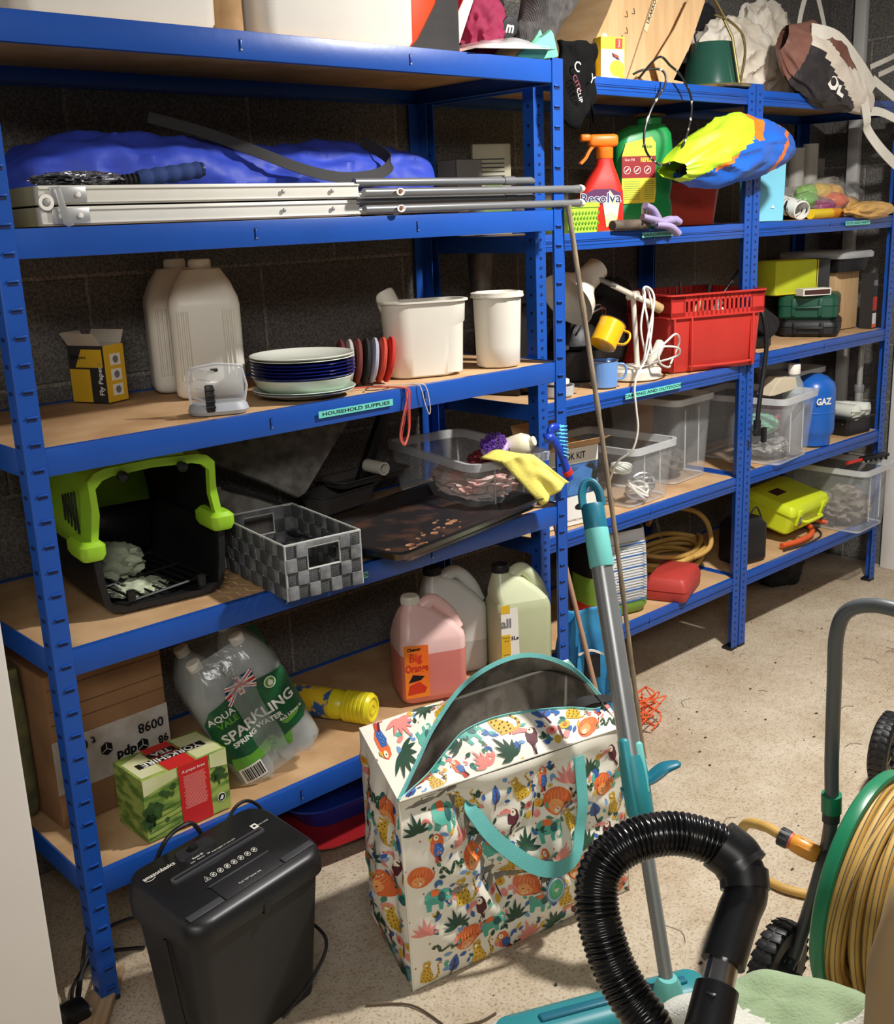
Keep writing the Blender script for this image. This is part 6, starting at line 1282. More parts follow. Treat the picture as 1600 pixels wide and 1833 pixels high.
g = G(); g.strap(smooth_path([(-.016, 0, .216), (-.026, 0, .202), (-.034, 0, .186), (-.046, 0, .172)], 5), .014, m_sor, wdir=(0, 1, 0), th=.007); g.obj('trigger', t)
g = G(); Fs = T(0, -.0288, 0) @ FRONT
g.prism([(-.05, .072), (.03, .078), (.044, .1), (.02, .112), (-.02, .112), (-.048, .1)], 0, .0008, mat('label_purple', (92, 40, 92), .5), Fs @ T(-.002, -.006, 0)); g.prism([(.004, .0), (.03, .02), (.035, .06), (.012, .095), (-.004, .06)], .0004, .001, mat('label_yellow_flash', (228, 196, 90), .5, c2=(248, 244, 220), vs=30), Fs @ T(.002, .008, 0))
g.text('Resolva', .034, m_paper, Fs @ T(-.008, .082, .0014), bold=.0016, sx=.92); g.text('Resolva', .034, mat('label_blue_ink', (28, 40, 110), .5), Fs @ T(-.008, .082, .0022), bold=.0001, sx=.92)
g.obj('label', t, smooth=0)
# green jug
t = thing('weedkiller_jug', 'large green plastic jug with a yellow and dark red label and dented side', 'jug', (2.0, .28, B2 + .0005), -26)
m_gj = mat('jug_green', (28, 140, 72), .38, var=.06)
g = G(); g.rloft([(.17, .1, .025, 0), (.18, .11, .028, .01), (.18, .11, .028, .06), (.172, .1, .028, .085), (.18, .11, .028, .12), (.174, .1, .028, .16), (.18, .108, .028, .22), (.165, .1, .028, .262, .004), (.11, .075, .028, .286, .02), (.086, .07, .03, .288, .03)], m_gj, n=7); g.obj('jug_body', t, smooth=50)
g = G(); g.lathe([(.036, .286), (.036, .304), (.033, .307), (0, .307)], m_gj, 30, T(.03, 0, 0)); g.obj('cap', t)
g = G(); Fj = T(0, -.056, 0) @ FRONT; m_yl = mat('label_lemon', (232, 212, 66), .5, var=.05); m_dr = mat('label_dark_red', (150, 32, 40), .5)
g.prism([(-.082, .07), (.022, .07), (.026, .1), (.024, .235), (.01, .252), (-.07, .235), (-.082, .2)], 0, .0008, m_yl, Fj); g.prism([(-.082, .14), (.0245, .14), (.0245, .2), (-.082, .2)], .0008, .0012, m_dr, Fj); g.obj('label', t, smooth=0)
g = G(); g.text('REFILL', .016, m_yl, Fj @ T(-.006, .189, .0016), bold=.0005, sx=.8); g.text('Gun Fill', .01, m_paper, Fj @ T(-.058, .19, .0016)); g.text('Miracle', .013, m_gj, Fj @ T(-.004, .226, .0016), bold=.0003, sx=.8)
for x in (-.066, -.034, -.002): g.lathe([(.011, 0), (.011, .0006)], m_paper, 20, Fj @ T(x, .162, .0012)); g.lathe([(.0095, 0), (.0095, .0008)], m_dr, 20, Fj @ T(x, .162, .0012)); g.box((0, 0, .001), (.014, .003, .0004), m_paper, M=Fj @ T(x, .162, .0012) @ RZ(40))
for k in range(9): g.box((-.05, .13 - .006 * k, .0012), (.05, .0012, .0003), m_gj, M=Fj); g.box((0.004, .13 - .006 * k, .0012), (.03, .0012, .0003), m_gj, M=Fj)
g.box((.0, .04, .0012), (.04, .04, .0005), m_paper, M=Fj)
for k in range(9): g.box((-.015 + .0036 * k, .04, .0016), (.0014 + .0008 * (k % 3), .03, .0003), m_ink, M=Fj)
g.obj('label_print', t, smooth=0)
cloth_lump('rag', 'brown rag draped on the cap of the green jug', 'rag', (2.03, .27, B2 + .308), (.06, .04, .007), mat('brown_rag', (120, 84, 70), .9), seed=31)
t = thing('log', 'short grey weathered wooden log beneath the red spray bottle', 'log', (1.735, .1, B2 + .014), -6); g = G(); g.tube([(-.07, 0, 0), (.06, .0, .0)], .0135, mat('weathered_bark', (96, 84, 72), .9, c2=(66, 56, 48), vs=40, bump=.6, bs=60), 16); g.lathe([(0, 0), (.004, 0), (.0045, .001)], m_black, 10, T(.03, -.0135, .002) @ FRONT); g.obj('wood', t)
m_lil = mat('lilac_rubber', (146, 132, 168), .6, var=.12, bump=.3, bs=60)
t = thing('garden_gloves', 'lilac rubber garden gloves hanging over the second tier edge beside the log', 'gloves', (1.835, .085, B2 + .003))
for k, P in enumerate(([(-.06, .0, .06), (-.03, -.005, .045), (-.01, -.01, .012)], [(-.07, .0, .03), (-.04, -.01, .022), (.0, -.015, .012)], [(-.04, -.01, .015), (.02, -.012, .016), (.07, -.005, .018)], [(-.03, -.015, .008), (.01, -.03, .002), (.04, -.034, -.018)], [(.0, -.0, .014), (.04, -.01, .02), (.075, -.01, .012)])):
    g = G(); P = smooth_path(P, 6); g.tube(P, .013, m_lil, 12, radii=[.012 + .004 * j / len(P) for j in range(len(P))], flat=.72); e = P[-1]; d_ = (P[-1] - P[-2]).normalized(); g.tube([e - d_ * .002, e + d_ * .0006], .0105, m_dgrey, 12, flat=.6); g.obj('finger', t, smooth=60)
# red box
t = thing('red_crate', 'plain orange red plastic box under the crumpled windbreak fabric on the second tier', 'box', (2.235, .33, B2 + .0005), -16)
m_orr = mat('orange_red_plastic', (202, 64, 42), .4, var=.06)
g = G(); g.rloft([(.21, .16, .02, 0), (.235, .18, .024, .11), (.245, .19, .026, .112), (.245, .19, .026, .125), (.23, .176, .022, .125), (.205, .15, .018, .005)], m_orr); g.text('STACK', .018, m_orr, T(.01, -.0865, .07) @ RX(6) @ FRONT, ext=.001); g.obj('box_body', t)
# crumpled multicolour fabric
m_hv = mat('lime_nylon', (186, 222, 44), .45, var=.12, vs=7, bump=.25, bs=24); m_bn = mat('bright_blue_nylon', (36, 102, 206), .4, var=.15, vs=7, bump=.25, bs=24); m_on = mat('orange_nylon', (244, 124, 40), .45, var=.08)
t = thing('windbreak_fabric', 'crumpled lime green, blue and orange nylon fabric spilling over the second tier', 'fabric', (2.185, .075, B2 + .1)); WF = V3((2.185, .075, B2 + .1))
g = G()
def fw(u, v):
    x = -.30 + .56 * u; top = .06 + .125 * sin(pi * min(1, .12 + u * .62)) ; bot = -.0 + .0 * u - .01 * sin(u * 6)
    a = v * 2 * pi; e = sin(pi * min(1, max(0, .03 + .94 * u))) ** .4
    f1 = abs(noise.noise(V3((u * 3.1, cos(a) * 1.5, sin(a) * 1.5)))); f2 = abs(noise.noise(V3((u * 4 + 3, cos(a) * 2.0, sin(a) * 2.0 + u * 2))))
    r = e * (1 - .3 * f1 - .2 * f2); z = (top + bot) / 2 + (top - bot) / 2 * sin(a) * r * 1.15 + .035 * u; return (x + .02 * cos(a), -.0 - .085 * cos(a) * r * (1.2 - .3 * u), z)
g.grid(lambda u, v: fw(u, v), 90, 60, m_bn); i2 = g.mi(m_hv); i3 = g.mi(m_on); g.bm.faces.ensure_lookup_table()
for f in g.bm.faces:
    c = f.calc_center_median(); q = (c.z - .05) - .45 * (c.x + .2)
    if q > .0 and c.x < .0: f.material_index = i2
    elif (0 <= c.x < .05 and c.z > .13) or (abs(c.x - .15 - (c.z - .08) * .5) < .012 and c.z > .04) or (-.18 < c.x < -.1 and -.014 < q < 0): f.material_index = i3
g.obj('nylon', t, smooth=40)
# dim things behind
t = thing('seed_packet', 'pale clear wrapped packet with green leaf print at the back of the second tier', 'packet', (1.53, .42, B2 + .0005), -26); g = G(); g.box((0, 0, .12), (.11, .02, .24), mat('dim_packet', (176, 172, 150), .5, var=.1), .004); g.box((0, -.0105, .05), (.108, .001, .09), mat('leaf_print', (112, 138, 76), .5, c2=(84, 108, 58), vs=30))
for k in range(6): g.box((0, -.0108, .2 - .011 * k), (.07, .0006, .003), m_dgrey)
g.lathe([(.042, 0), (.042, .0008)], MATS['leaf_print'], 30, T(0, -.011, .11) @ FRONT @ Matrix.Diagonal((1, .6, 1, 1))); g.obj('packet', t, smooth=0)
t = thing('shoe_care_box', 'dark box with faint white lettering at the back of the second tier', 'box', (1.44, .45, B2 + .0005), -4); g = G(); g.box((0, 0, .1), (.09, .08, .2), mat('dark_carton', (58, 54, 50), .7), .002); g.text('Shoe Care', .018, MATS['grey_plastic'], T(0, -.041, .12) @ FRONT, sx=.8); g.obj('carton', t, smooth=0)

# ---------------------------------------------------------------- second tier, far unit
t = thing('paper_bag', 'light blue paper gift bag standing beside the double post on the second tier', 'bag', (2.61, .25, B2 + .0005), -30)
m_lb = mat('sky_blue_paper', (126, 206, 232), .6, var=.04)
g = G(); g.rloft([(.12, .07, .001, 0), (.125, .075, .001, .18), (.12, .07, .001, .265)], m_lb, True, False, n=1); g.rloft([(.118, .068, .001, .002), (.118, .068, .001, .263)], m_lb, False, False, n=1); g.prism([(-.006, 0), (.006, 0), (.0, .012)], 0, .001, m_paper, T(.02, -.038, .04) @ FRONT); g.obj('bag_body', t, smooth=0)
t = thing('paper_roll', 'white rolled paper with black print lying end-on beside the light blue bag', 'roll', (2.69, .2, B2 + .03), 0); t.rotation_euler = (R_(0), R_(0), R_(-20))
m_prt = mat('printed_paper', (228, 226, 218), .7, c2=(30, 30, 32), vs=22, thr=(.40, .43), stretch=(1, 4, 1))
g = G(); Mo = T(0, -.07, 0) @ RX(-78) @ Matrix.Diagonal((1.05, 1, 1, 1)); g.lathe([(.027, 0), (.03, .001), (.03, .18), (.027, .18), (.027, 0)], m_prt, 30, Mo, False, False); g.obj('paper', t)
t = thing('yellow_tube', 'yellow cardboard tube lying at the front of the far second tier', 'tube', (2.86, .165, B2 + .017), 4); g = G(); g.tube([(-.1, 0, 0), (.11, 0, 0)], .016, m_yellow, 20); g.tube([(.045, 0, 0), (.113, 0, 0)], .0165, MATS['amber_connector'], 20); g.obj('tube_body', t)
t = thing('balloon_bag', 'clear bag of green, yellow and orange balloons resting on the far second tier', 'bag', (3.07, .27, B2 + .0005)); BL = ((-.12, .02, .06, (110, 178, 60)), (-.06, .05, .085, (140, 196, 70)), (.0, .03, .09, (226, 186, 60)), (.06, .02, .085, (224, 170, 60)), (.02, -.02, .055, (232, 104, 50)), (.12, .04, .07, (150, 180, 70)), (-.08, -.03, .035, (150, 70, 110)), (.13, -.01, .04, (226, 170, 70)))
for k, (x, y, z, c) in enumerate(BL):
    g = G(); g.blob((x, y, z), (.05, .04, .032), mat('balloon_%d' % k, c, .35, var=.15), .12, 2, 4, k, flatb=.002); g.obj('balloon', t, smooth=60)
g = G(); g.blob((.01, .015, .062), (.215, .09, .068), m_film, .16, 2.2, 5, 5, flatb=.001); g.obj('bag_film', t, smooth=60)
t = thing('yellow_rag', 'crumpled ochre plastic sheet hanging over the far second tier edge', 'sheet', (3.09, .13, B2 + .0005)); g = G(); g.blob((0, -.01, .02), (.16, .045, .03), mat('ochre_sheet', (214, 168, 96), .45, var=.15, bump=.3, bs=40), .25, 1.7, 5, 3, ridge=True); g.obj('folds', t, smooth=40)
t = thing('wall_holder', 'white card holder with paper rolls standing at the back of the far second tier', 'holder', (3.12, .42, B2 + .0005), -6)
m_hold = mat('grey_white_card', (176, 172, 164), .6)
g = G(); g.prism([(-.13, .1), (.13, .1), (.135, .2), (.1, .205), (.02, .19), (-.02, .175), (-.13, .17)], 0, .08, m_hold, T(0, .0, -.06) @ FRONT); g.lathe([(.008, 0), (.006, .004), (0, .004)], m_grey, 14, T(-.06, -.08, .08) @ FRONT); g.obj('holder_body', t)
g = G(); g.box((0, .03, .11), (.26, .1, .2), mat('dim_board', (110, 106, 98), .7)); g.obj('backing', t)
for x, h_ in ((-.06, .245), (.02, .26)): g = G(); g.lathe([(.028, .1), (.028, h_), (.01, h_)], m_hold, 24, T(x, -.035, 0)); g.obj('roll', t)
# ---------------------------------------------------------------- third tier, middle unit
m_lampw = mat('cream_lamp_plastic', (224, 218, 204), .35, var=.04); m_wcable = mat('white_cable', (232, 230, 222), .4)
t = thing('desk_lamp', 'white desk lamp with a funnel shade, bent arm and round base on the camping tier', 'lamp', (1.905, .24, B3 + .0005)); LO = V3((1.905, .24, B3 + .0005))
g = G(); sh = V3((1.72, .275, 1.235)) - LO; dn = V3((-.66, .02, -.42)).normalized(); Msh = T(*sh) @ dn.to_track_quat('Z', 'X').to_matrix().to_4x4()
g.lathe([(.024, -.1), (.034, -.096), (.036, -.03), (.05, -.005), (.075, .025), (.086, .055), (.084, .055), (.07, .025), (.04, -.008), (.0, -.02)], m_lampw, 40, Msh, True, False); g.obj('shade', t, smooth=50)
g = G(); g.lathe([(0, -.104), (.024, -.103), (.025, -.1)], mat('tan_cap', (172, 148, 116), .5), 24, Msh); g.obj('end_cap', t)
j_ = V3((1.898, .22, 1.204)) - LO
g = G(); g.tube([V3((1.77, .25, 1.262)) - LO, V3((1.83, .235, 1.236)) - LO], .012, m_grey, 12, flat=.6); g.tube([V3((1.82, .237, 1.24)) - LO, V3((1.985, .2, 1.166)) - LO], .0085, m_lampw, 14); g.obj('upper_arm', t)
g = G(); g.tube([V3((1.955, .207, 1.18)) - LO, V3((2.0, .198, 1.158)) - LO], .0145, mat('beige_knob', (190, 160, 112), .5), 14); g.obj('knob', t)
g = G(); g.tube([j_, (.03, -.01, .02)], .008, m_lampw, 14); g.lathe([(0, -.016), (.014, -.016), (.014, .016), (0, .016)], m_lampw, 20, T(*j_) @ RX(90)); g.obj('lower_arm', t)
g = G(); g.lathe([(.075, 0), (.08, .003), (.08, .026), (.074, .034), (.04, .037), (0, .037)], m_lampw, 44, T(0, -.02, 0)); g.obj('base', t)
g = G(); g.box((0, 0, 0), (.028, .022, .08), m_lampw, .006, M=T(.06, -.055, .07) @ RY(38)); g.obj('switch', t)
t = thing('lamp_cable', 'white cable looped around the desk lamp and trailing down past the camping tier', 'cable', (1.86, .1, B3))
CO = V3((1.86, .1, B3)); 
g = G(); g.tube(smooth_path([V3(p) - CO for p in ((1.93, .18, 1.0), (1.86, .14, 1.03), (1.82, .13, 1.12), (1.85, .14, 1.2), (1.885, .17, 1.225), (1.905, .17, 1.215), (1.90, .15, 1.15), (1.84, .12, 1.05), (1.77, .1, 1.0), (1.752, .098, .96), (1.757, .095, .9), (1.764, .095, .84), (1.757, .11, .78), (1.752, .16, .74), (1.76, .2, .66))], 7), .0032, m_wcable, 8)
g.tube(smooth_path([V3(p) - CO for p in ((1.86, .16, 1.012), (1.92, .12, 1.07), (1.97, .12, 1.09), (2.03, .15, 1.06), (2.02, .17, 1.0), (1.95, .13, .995), (1.88, .11, 1.02), (1.89, .11, 1.06), (1.97, .11, 1.05), (2.0, .14, 1.02))], 7, True), .0032, m_wcable, 8, closed=True)
g.tube(smooth_path([V3(p) - CO for p in ((1.83, .13, 1.01), (1.84, .12, 1.1), (1.88, .13, 1.19), (1.9, .16, 1.224), (1.88, .17, 1.22), (1.865, .14, 1.13), (1.87, .13, 1.04))], 7), .0032, m_wcable, 8); g.obj('flex', t, smooth=60)
def mug(label, loc, m_, rot, hand=20):
    t = thing('enamel_mug', label, 'mug', loc, 0, rot=rot)
    g = G(); g.lathe([(.034, 0), (.038, .003), (.038, .073), (.0395, .075), (.0395, .077), (.036, .076), (.0355, .006), (0, .005)], m_, 36); g.obj('cup', t)
    g = G(); a = R_(hand); P = smooth_path([(.037, 0, .064), (.056, 0, .062), (.063, 0, .045), (.056, 0, .026), (.037, 0, .02)], 6); g.tube([Matrix.Rotation(a, 3, 'Z') @ p for p in P], .0055, m_, 10, flat=.6); g.obj('handle', t, smooth=60)
    g = G(); g.tube([(.0395 * cos(2 * pi * k / 32), .0395 * sin(2 * pi * k / 32), .0765) for k in range(32)], .0014, m_navyd, 6, closed=True); g.obj('rim', t); return t
mug('pale blue enamel mug standing upright on the camping tier', (1.725, .185, B3 + .0005), mat('pale_blue_enamel', (108, 150, 208), .2, var=.03, coat=.4), (0, 0, 0), -42)
mug('bright yellow enamel mug tipped over on top of the blue mug', (1.71, .18, B3 + .118), mat('sunny_enamel', (244, 182, 28), .2, var=.03, coat=.4), (0, 38, 0), -60)
t = thing('saucepan', 'black camping saucepan with wooden handle tip stacked behind the mugs', 'pan', (1.80, .37, B3 + .0005)); g = G(); g.lathe([(.08, 0), (.095, .006), (.1, .09), (.104, .092), (.098, .088), (.09, .008), (0, .006)], m_blk2, 40); g.obj('pan_body', t)
g = G(); g.tube([(-.09, -.02, .08), (-.15, -.1, .11), (-.17, -.13, .117)], .007, m_blk2, 10); g.obj('pan_handle', t)
t = thing('kettle', 'black kettle with wire bail handle behind the yellow mug', 'kettle', (1.80, .365, B3 + .095)); g = G(); g.lathe([(.075, 0), (.08, .01), (.07, .05), (.045, .075), (0, .08)], m_blk2, 36); g.obj('kettle_body', t)
g = G(); g.tube(smooth_path([(-.06, -.05, .05), (-.04, -.07, .1), (.02, -.08, .125), (.06, -.06, .1), (.07, -.04, .05)], 6), .003, m_steel, 8); g.tube(smooth_path([(-.05, -.06, .05), (-.02, -.085, .1), (.035, -.09, .115), (.07, -.06, .08)], 6), .003, m_steel, 8); g.obj('bail_handle', t)
t = thing('frying_pan', 'dark frying pan beneath the saucepan with its long handle towards the post', 'pan', (1.56, .33, B3 + .0005)); g = G(); g.lathe([(.07, 0), (.09, .02), (.092, .02), (.072, .004), (0, .003)], m_blk2, 36); g.box((.0, -.12, .022), (.016, .1, .008), m_blk2, .003, M=RZ(15)); g.obj('pan_body', t)
t = thing('glass_dish', 'low glass and metal dish with a red base on the camping tier beside the post', 'dish', (1.53, .195, B3 + .0005)); g = G(); g.lathe([(.045, 0), (.05, .004), (.052, .03), (.05, .03), (.047, .006), (0, .005)], m_clear_rim, 30); g.obj('dish_wall', t); g = G(); g.lathe([(.044, .006), (.044, .02), (0, .021)], mat('maroon_tin', (110, 44, 38), .4), 30); g.obj('contents', t)
t = thing('cup_lid', 'white plastic ring lid on top of the glass dish', 'lid', (1.54, .2, B3 + .031)); g = G(); g.lathe([(.03, 0), (.036, .002), (.036, .012), (.031, .014), (.026, .012), (.028, .002)], m_wplast, 30); g.obj('ring', t)
# copper pot hanging seen between tiers
t = thing('metal_vase', 'tall tarnished metal vase with a wire hook standing at the back of the camping tier', 'vase', (1.45, .39, B3 + .0005)); g = G(); g.lathe([(.022, .0), (.026, .24), (.037, .4), (.038, .405), (.034, .4), (.022, .25)], mat('tarnished_zinc', (112, 106, 98), .45, metal=.7, c2=(72, 66, 60), vs=18), 32); g.obj('vase_body', t)
g = G(); g.tube(smooth_path([(-.01, -.03, .39), (.0, -.03, .408), (.015, -.03, .414)], 5), .003, m_steel, 8); g.obj('hook', t)
# red crate
m_cr = mat('crate_red', (196, 56, 48), .4, c2=(184, 50, 44), vs=5, var=.06)
CW, CD, CH = .35, .3, .235
t = thing('red_slotted_crate', 'large red plastic crate with a slotted upper band, full of metal tools', 'crate', (2.232, .263, B3 + .0005), -18)
g = G(); g.rloft([(CW - .03, CD - .03, .02, 0), (CW - .022, CD - .022, .022, .006), (CW - .006, CD - .006, .024, CH * .7), (CW - .012, CD - .012, .022, CH * .7), (CW - .03, CD - .03, .018, .006)], m_cr, n=4)
g.obj('tub', t, smooth=40)
g = G(); zc = CH * .845
for sx in (-1, 1):
    for (L_, wx) in ((CW, 0), (CD, 1)):
        Mw = (RZ(0) if not wx else RZ(90)); off = (CD if not wx else CW) / 2
        n = 15 if not wx else 13; st = (L_ - .1) / n
        def bx(x, w_, z, h_, th=.004): g.box((x, sx * (off - .002), z), (w_, th, h_), m_cr, M=Mw)
        bx(-L_ / 2 + .025, .05, zc, CH * .3); bx(L_ / 2 - .025, .05, zc, CH * .3); bx(0, L_, CH * .7 + .008, .016); bx(0, L_, CH - .012, .022)
        for k in range(n + 1): bx(-L_ / 2 + .05 + st * k, st * .48, zc, CH * .28)
g.obj('slotted_band', t, smooth=0)
g = G(); 
for z, e in ((CH * .7, .012), (CH - .004, .02)): g.rloft([(CW - .006, CD - .006, .02, z - .002), (CW + e, CD + e, .024, z - .002), (CW + e, CD + e, .024, z + .003), (CW - .006, CD - .006, .02, z + .003)], m_cr, False, False, n=4)
g.obj('rim', t, smooth=30)
g = G(); yf = -(CD / 2 - .004)
for x in (-CW / 2 + .012, -CW / 2 + .075, CW / 2 - .045): g.box((x, yf - .004, CH * .36), (.005, .014, CH * .68), m_cr, .001)
g.tube(smooth_path([(-CW / 2 + .075, yf - .002, .15), (-CW / 2 + .078, yf - .004, .03), (-CW / 2 + .09, yf - .004, .016), (CW / 2 - .06, yf - .004, .016), (CW / 2 - .048, yf - .004, .03), (CW / 2 - .045, yf - .002, .15)], 4), .004, m_cr, 8); g.obj('ribs', t, smooth=40)
for lb, a, b, r_, mm in (('steel tent peg leaning out of the red crate, leftmost', (2.17, .27, 1.02), (2.135, .24, 1.215), .0028, m_steel), ('second steel rod leaning out of the red crate', (2.21, .28, 1.02), (2.17, .25, 1.225), .0035, m_steel), ('black and silver rod sticking up in the middle of the red crate', (2.26, .25, 1.02), (2.285, .22, 1.21), .005, m_steel), ('long silver and black rod sticking out at the right of the red crate', (2.27, .27, 1.05), (2.40, .19, 1.245), .0055, m_steel), ('wooden handled tool lying in the red crate', (2.13, .24, 1.03), (2.3, .26, 1.16), .009, MATS['pale_wood']), ('pale metal tube lying in the red crate', (2.18, .21, 1.03), (2.34, .22, 1.15), .012, m_alu), ('second pale tube lying low in the red crate', (2.12, .28, 1.04), (2.3, .18, 1.13), .011, m_paper)):
    t = thing('tool_rod', lb, 'tool', a); A_, B_ = V3((0, 0, 0)), V3(b) - V3(a); g = G(); g.tube([A_, B_], r_, mm, 12)
    if 'black' in lb: g.tube([A_.lerp(B_, .85), B_ * 1.01], r_ * 1.15, m_black, 12)
    g.obj('rod', t)
cloth_lump('rucksack', 'black rucksack at the back of the camping tier behind the red crate', 'bag', (2.06, .445, B3 + .0005), (.16, .055, .14), m_blackfab, amp=.15, seed=33)
# hose pipe (bike pump) hanging at the double post
t = thing('black_cable', 'thick black hose hanging down beside the double post with a clamp fitting at its end', 'hose', (2.36, .09, 1.0)); HO = V3((2.36, .09, 1.0))
g = G(); g.tube(smooth_path([V3(p) - HO for p in ((2.40, .15, 1.16), (2.385, .095, 1.12), (2.40, .085, 1.03), (2.395, .085, .95), (2.375, .085, .85), (2.365, .085, .77))], 7), .0075, m_black, 12); g.obj('hose', t, smooth=60)
g = G(); c = V3((2.365, .085, .76)) - HO; g.tube([c + V3((0, 0, .02)), c + V3((0, 0, -.03))], .012, m_black, 12); g.box(tuple(c + V3((.025, -.01, -.03))), (.018, .014, .05), m_black, .003); g.box(tuple(c + V3((.0, -.005, -.015))), (.06, .008, .01), m_black, .002); g.tube(smooth_path([c + V3((-.02, 0, -.01)), c + V3((-.04, -.01, .01)), c + V3((-.03, -.01, -.02)), c], 4), .0022, m_black, 6); g.obj('clamp', t)
# ---------------------------------------------------------------- third tier, far unit
C3z, C4z, C5z = .985, .603, .2546
def tool_case(label, loc, rz, w_, d_, h, m_, cat='case'):
    t = thing('tool_case', label, cat, loc, rz); g = G(); g.rloft([(w_ - .02, d_ - .02, .02, 0), (w_, d_, .024, .01), (w_, d_, .024, h * .55), (w_ - .004, d_ - .004, .024, h * .56)], m_, n=5); g.obj('lower_shell', t, smooth=40)
    g = G(); g.rloft([(w_ - .004, d_ - .004, .024, h * .56), (w_ + .003, d_ + .003, .024, h * .58), (w_, d_, .024, h - .01), (w_ - .02, d_ - .02, .02, h)], m_, n=5); g.obj('lid', t, smooth=40)
    for y in (-.045, .045): g = G(); g.box((-w_ / 2 - .004, y, h * .52), (.01, .014, h * .7), m_, .002); g.obj('latch', t)
    g = G(); g.box((-w_ / 2 - .007, 0, h * .52), (.01, .1, .008), m_, .003); g.obj('handle', t)
    return t
m_gcase = mat('case_green', (26, 78, 58), .4, var=.08); 
tool_case('black plastic tool case at the bottom of the stack on the far third tier', (3.005, .275, C3z + .0005), 25, .235, .2, .058, m_blk2)
tool_case('dark green plastic tool case lying on top of the black case', (3.0, .28, C3z + .0595), 25, .23, .2, .085, m_gcase)
t = thing('cooler_bag', 'lime yellow and grey fabric box bag on top of the green case', 'bag', (2.955, .325, C3z + .146), -18); g = G(); g.box((-.03, 0, .06), (.19, .1, .12), mat('lime_fabric', (206, 214, 44), .8, var=.1, bump=.2), .006); g.obj('body', t); g = G(); g.box((.095, 0, .06), (.06, .104, .118), m_dgrey, .006); g.tube([(-.12, -.051, .003), (.065, -.051, .003), (.067, -.051, .118)], .002, m_yellow, 6); g.obj('side_panel', t)
t = thing('matchbox', 'large matchbox with a brown striker strip lying on the green case', 'matchbox', (2.905, .215, C3z + .146), -28); g = G(); g.box((0, 0, .012), (.11, .05, .024), m_paper, .0008); g.box((0, -.0254, .012), (.1, .0008, .016), mat('striker_brown', (72, 36, 34), .8)); g.obj('box_body', t, smooth=0)
t = thing('cardboard_box', 'open cardboard box at the back right of the far third tier', 'box', (3.2, .36, C3z + .0005), -5); g = G(); g.box((0, 0, .1), (.15, .24, .21), m_kraft2, .002, M=T(0, 0, .005)); g.obj('carton', t)
t = thing('battery_tray', 'black plastic box with a clear lid on top of the far cardboard box', 'box', (3.19, .33, C3z + .212), -5); g = G(); g.rloft([(.17, .24, .02, 0), (.19, .26, .024, .05)], m_blk2); g.obj('box_body', t)
g = G(); g.rloft([(.21, .28, .026, .048), (.215, .285, .028, .052), (.215, .285, .028, .066), (.2, .27, .024, .072)], m_clear_rim); g.obj('clear_lid', t)
t = thing('printed_carton', 'narrow black, red and white printed carton beside the right post', 'carton', (3.262, .19, C3z + .0005), 0); g = G(); g.box((0, 0, .1), (.03, .05, .2), m_charc); g.box((0, -.0255, .09), (.028, .0008, .05), m_lred); g.box((0, -.0255, .035), (.026, .0009, .04), m_paper); g.box((0, -.0255, .008), (.028, .0009, .012), m_orange); g.box((0, -.0255, .165), (.028, .0009, .02), m_grey); g.obj('carton', t, smooth=0)
t = thing('mesh_speaker', 'black ribbed mesh bundle leaning at the left of the far third tier', 'bundle', (2.52, .23, C3z + .001), 0); g = G(); g.tube(smooth_path([(-.06, .0, .15), (.02, -.01, .1), (.09, -.02, .06)], 5), .045, weave('black_mesh', (40, 40, 42), (14, 14, 15), 200, 200, .7, 1), 20); g.lathe([(.045, .0), (.05, .004), (.05, .03), (.03, .035)], m_blk2, 24, T(.05, 0, 0)); g.obj('mesh_roll', t, smooth=60)
# ---------------------------------------------------------------- fourth tier
t = thing('cook_kit_carton', 'open picnic cook kit carton with photo print and white band, behind the mop handle', 'box', (1.56, .22, B4 + .0005), -8)
m_photo = mat('photo_print', (70, 110, 170), .5, c2=(36, 40, 34), vs=18, thr=(.42, .55)); m_kin = mat('kraft_inner', (198, 156, 104), .8)
g = G(); g.rloft([(.19, .13, .001, 0), (.19, .13, .001, .22)], m_photo, True, False, n=1); g.rloft([(.186, .126, .001, .004), (.186, .126, .001, .22)], m_kin, False, False, n=1)
for M_, dd in ((T(0, -.065, .22) @ RX(60), (.19, .001, .06)), (T(0, .065, .22) @ RX(-20), (.19, .001, .06))): g.box((0, 0, dd[2] / 2), dd, m_kin, M=M_)
g.obj('carton', t, smooth=0)
g = G(); Fc = T(0, -.0655, 0) @ FRONT; g.prism([(-.095, 0), (.095, 0), (.095, .085), (-.095, .08)], 0, .0006, m_paper, Fc); g.prism([(-.095, .175), (.095, .175), (.095, .219), (-.095, .219)], 0, .0006, m_paper, Fc); g.text('COOK KIT', .026, m_ink, Fc @ T(-.005, .196, .001), bold=.0005, sx=.85); g.text('DETACHABLE HANDLE', .008, m_ink, Fc @ T(.01, .014, .001)); g.prism(ci(.03, .05, .022, .01, 16), .0006, .001, m_ink, Fc); g.prism([(-.02, .087), (.06, .087), (.075, .15), (.04, .165), (.0, .15)], .0, .0008, mat('denim_print', (72, 122, 184), .6, var=.3, vs=40), Fc); g.prism(ci(-.02, .155, .018, .02, 12), 0, .001, mat('skin_print', (116, 74, 58), .6), Fc); g.prism([(.0655, -.001), (.0655, 0), (.0655, .1)], 0, .001, m_paper, Fc)
g.box((.0955, .0, .06), (.0008, .13, .12), m_paper); g.text('X755', .02, m_ink, T(.0962, 0, .19) @ RZ(90) @ FRONT)
g.obj('print', t, smooth=0)
clear_crate('clear plastic crate of cables and plugs on the fourth tier beside the cook kit carton', (1.885, .295, B4 + .0005), 3, .225, .34, .18)
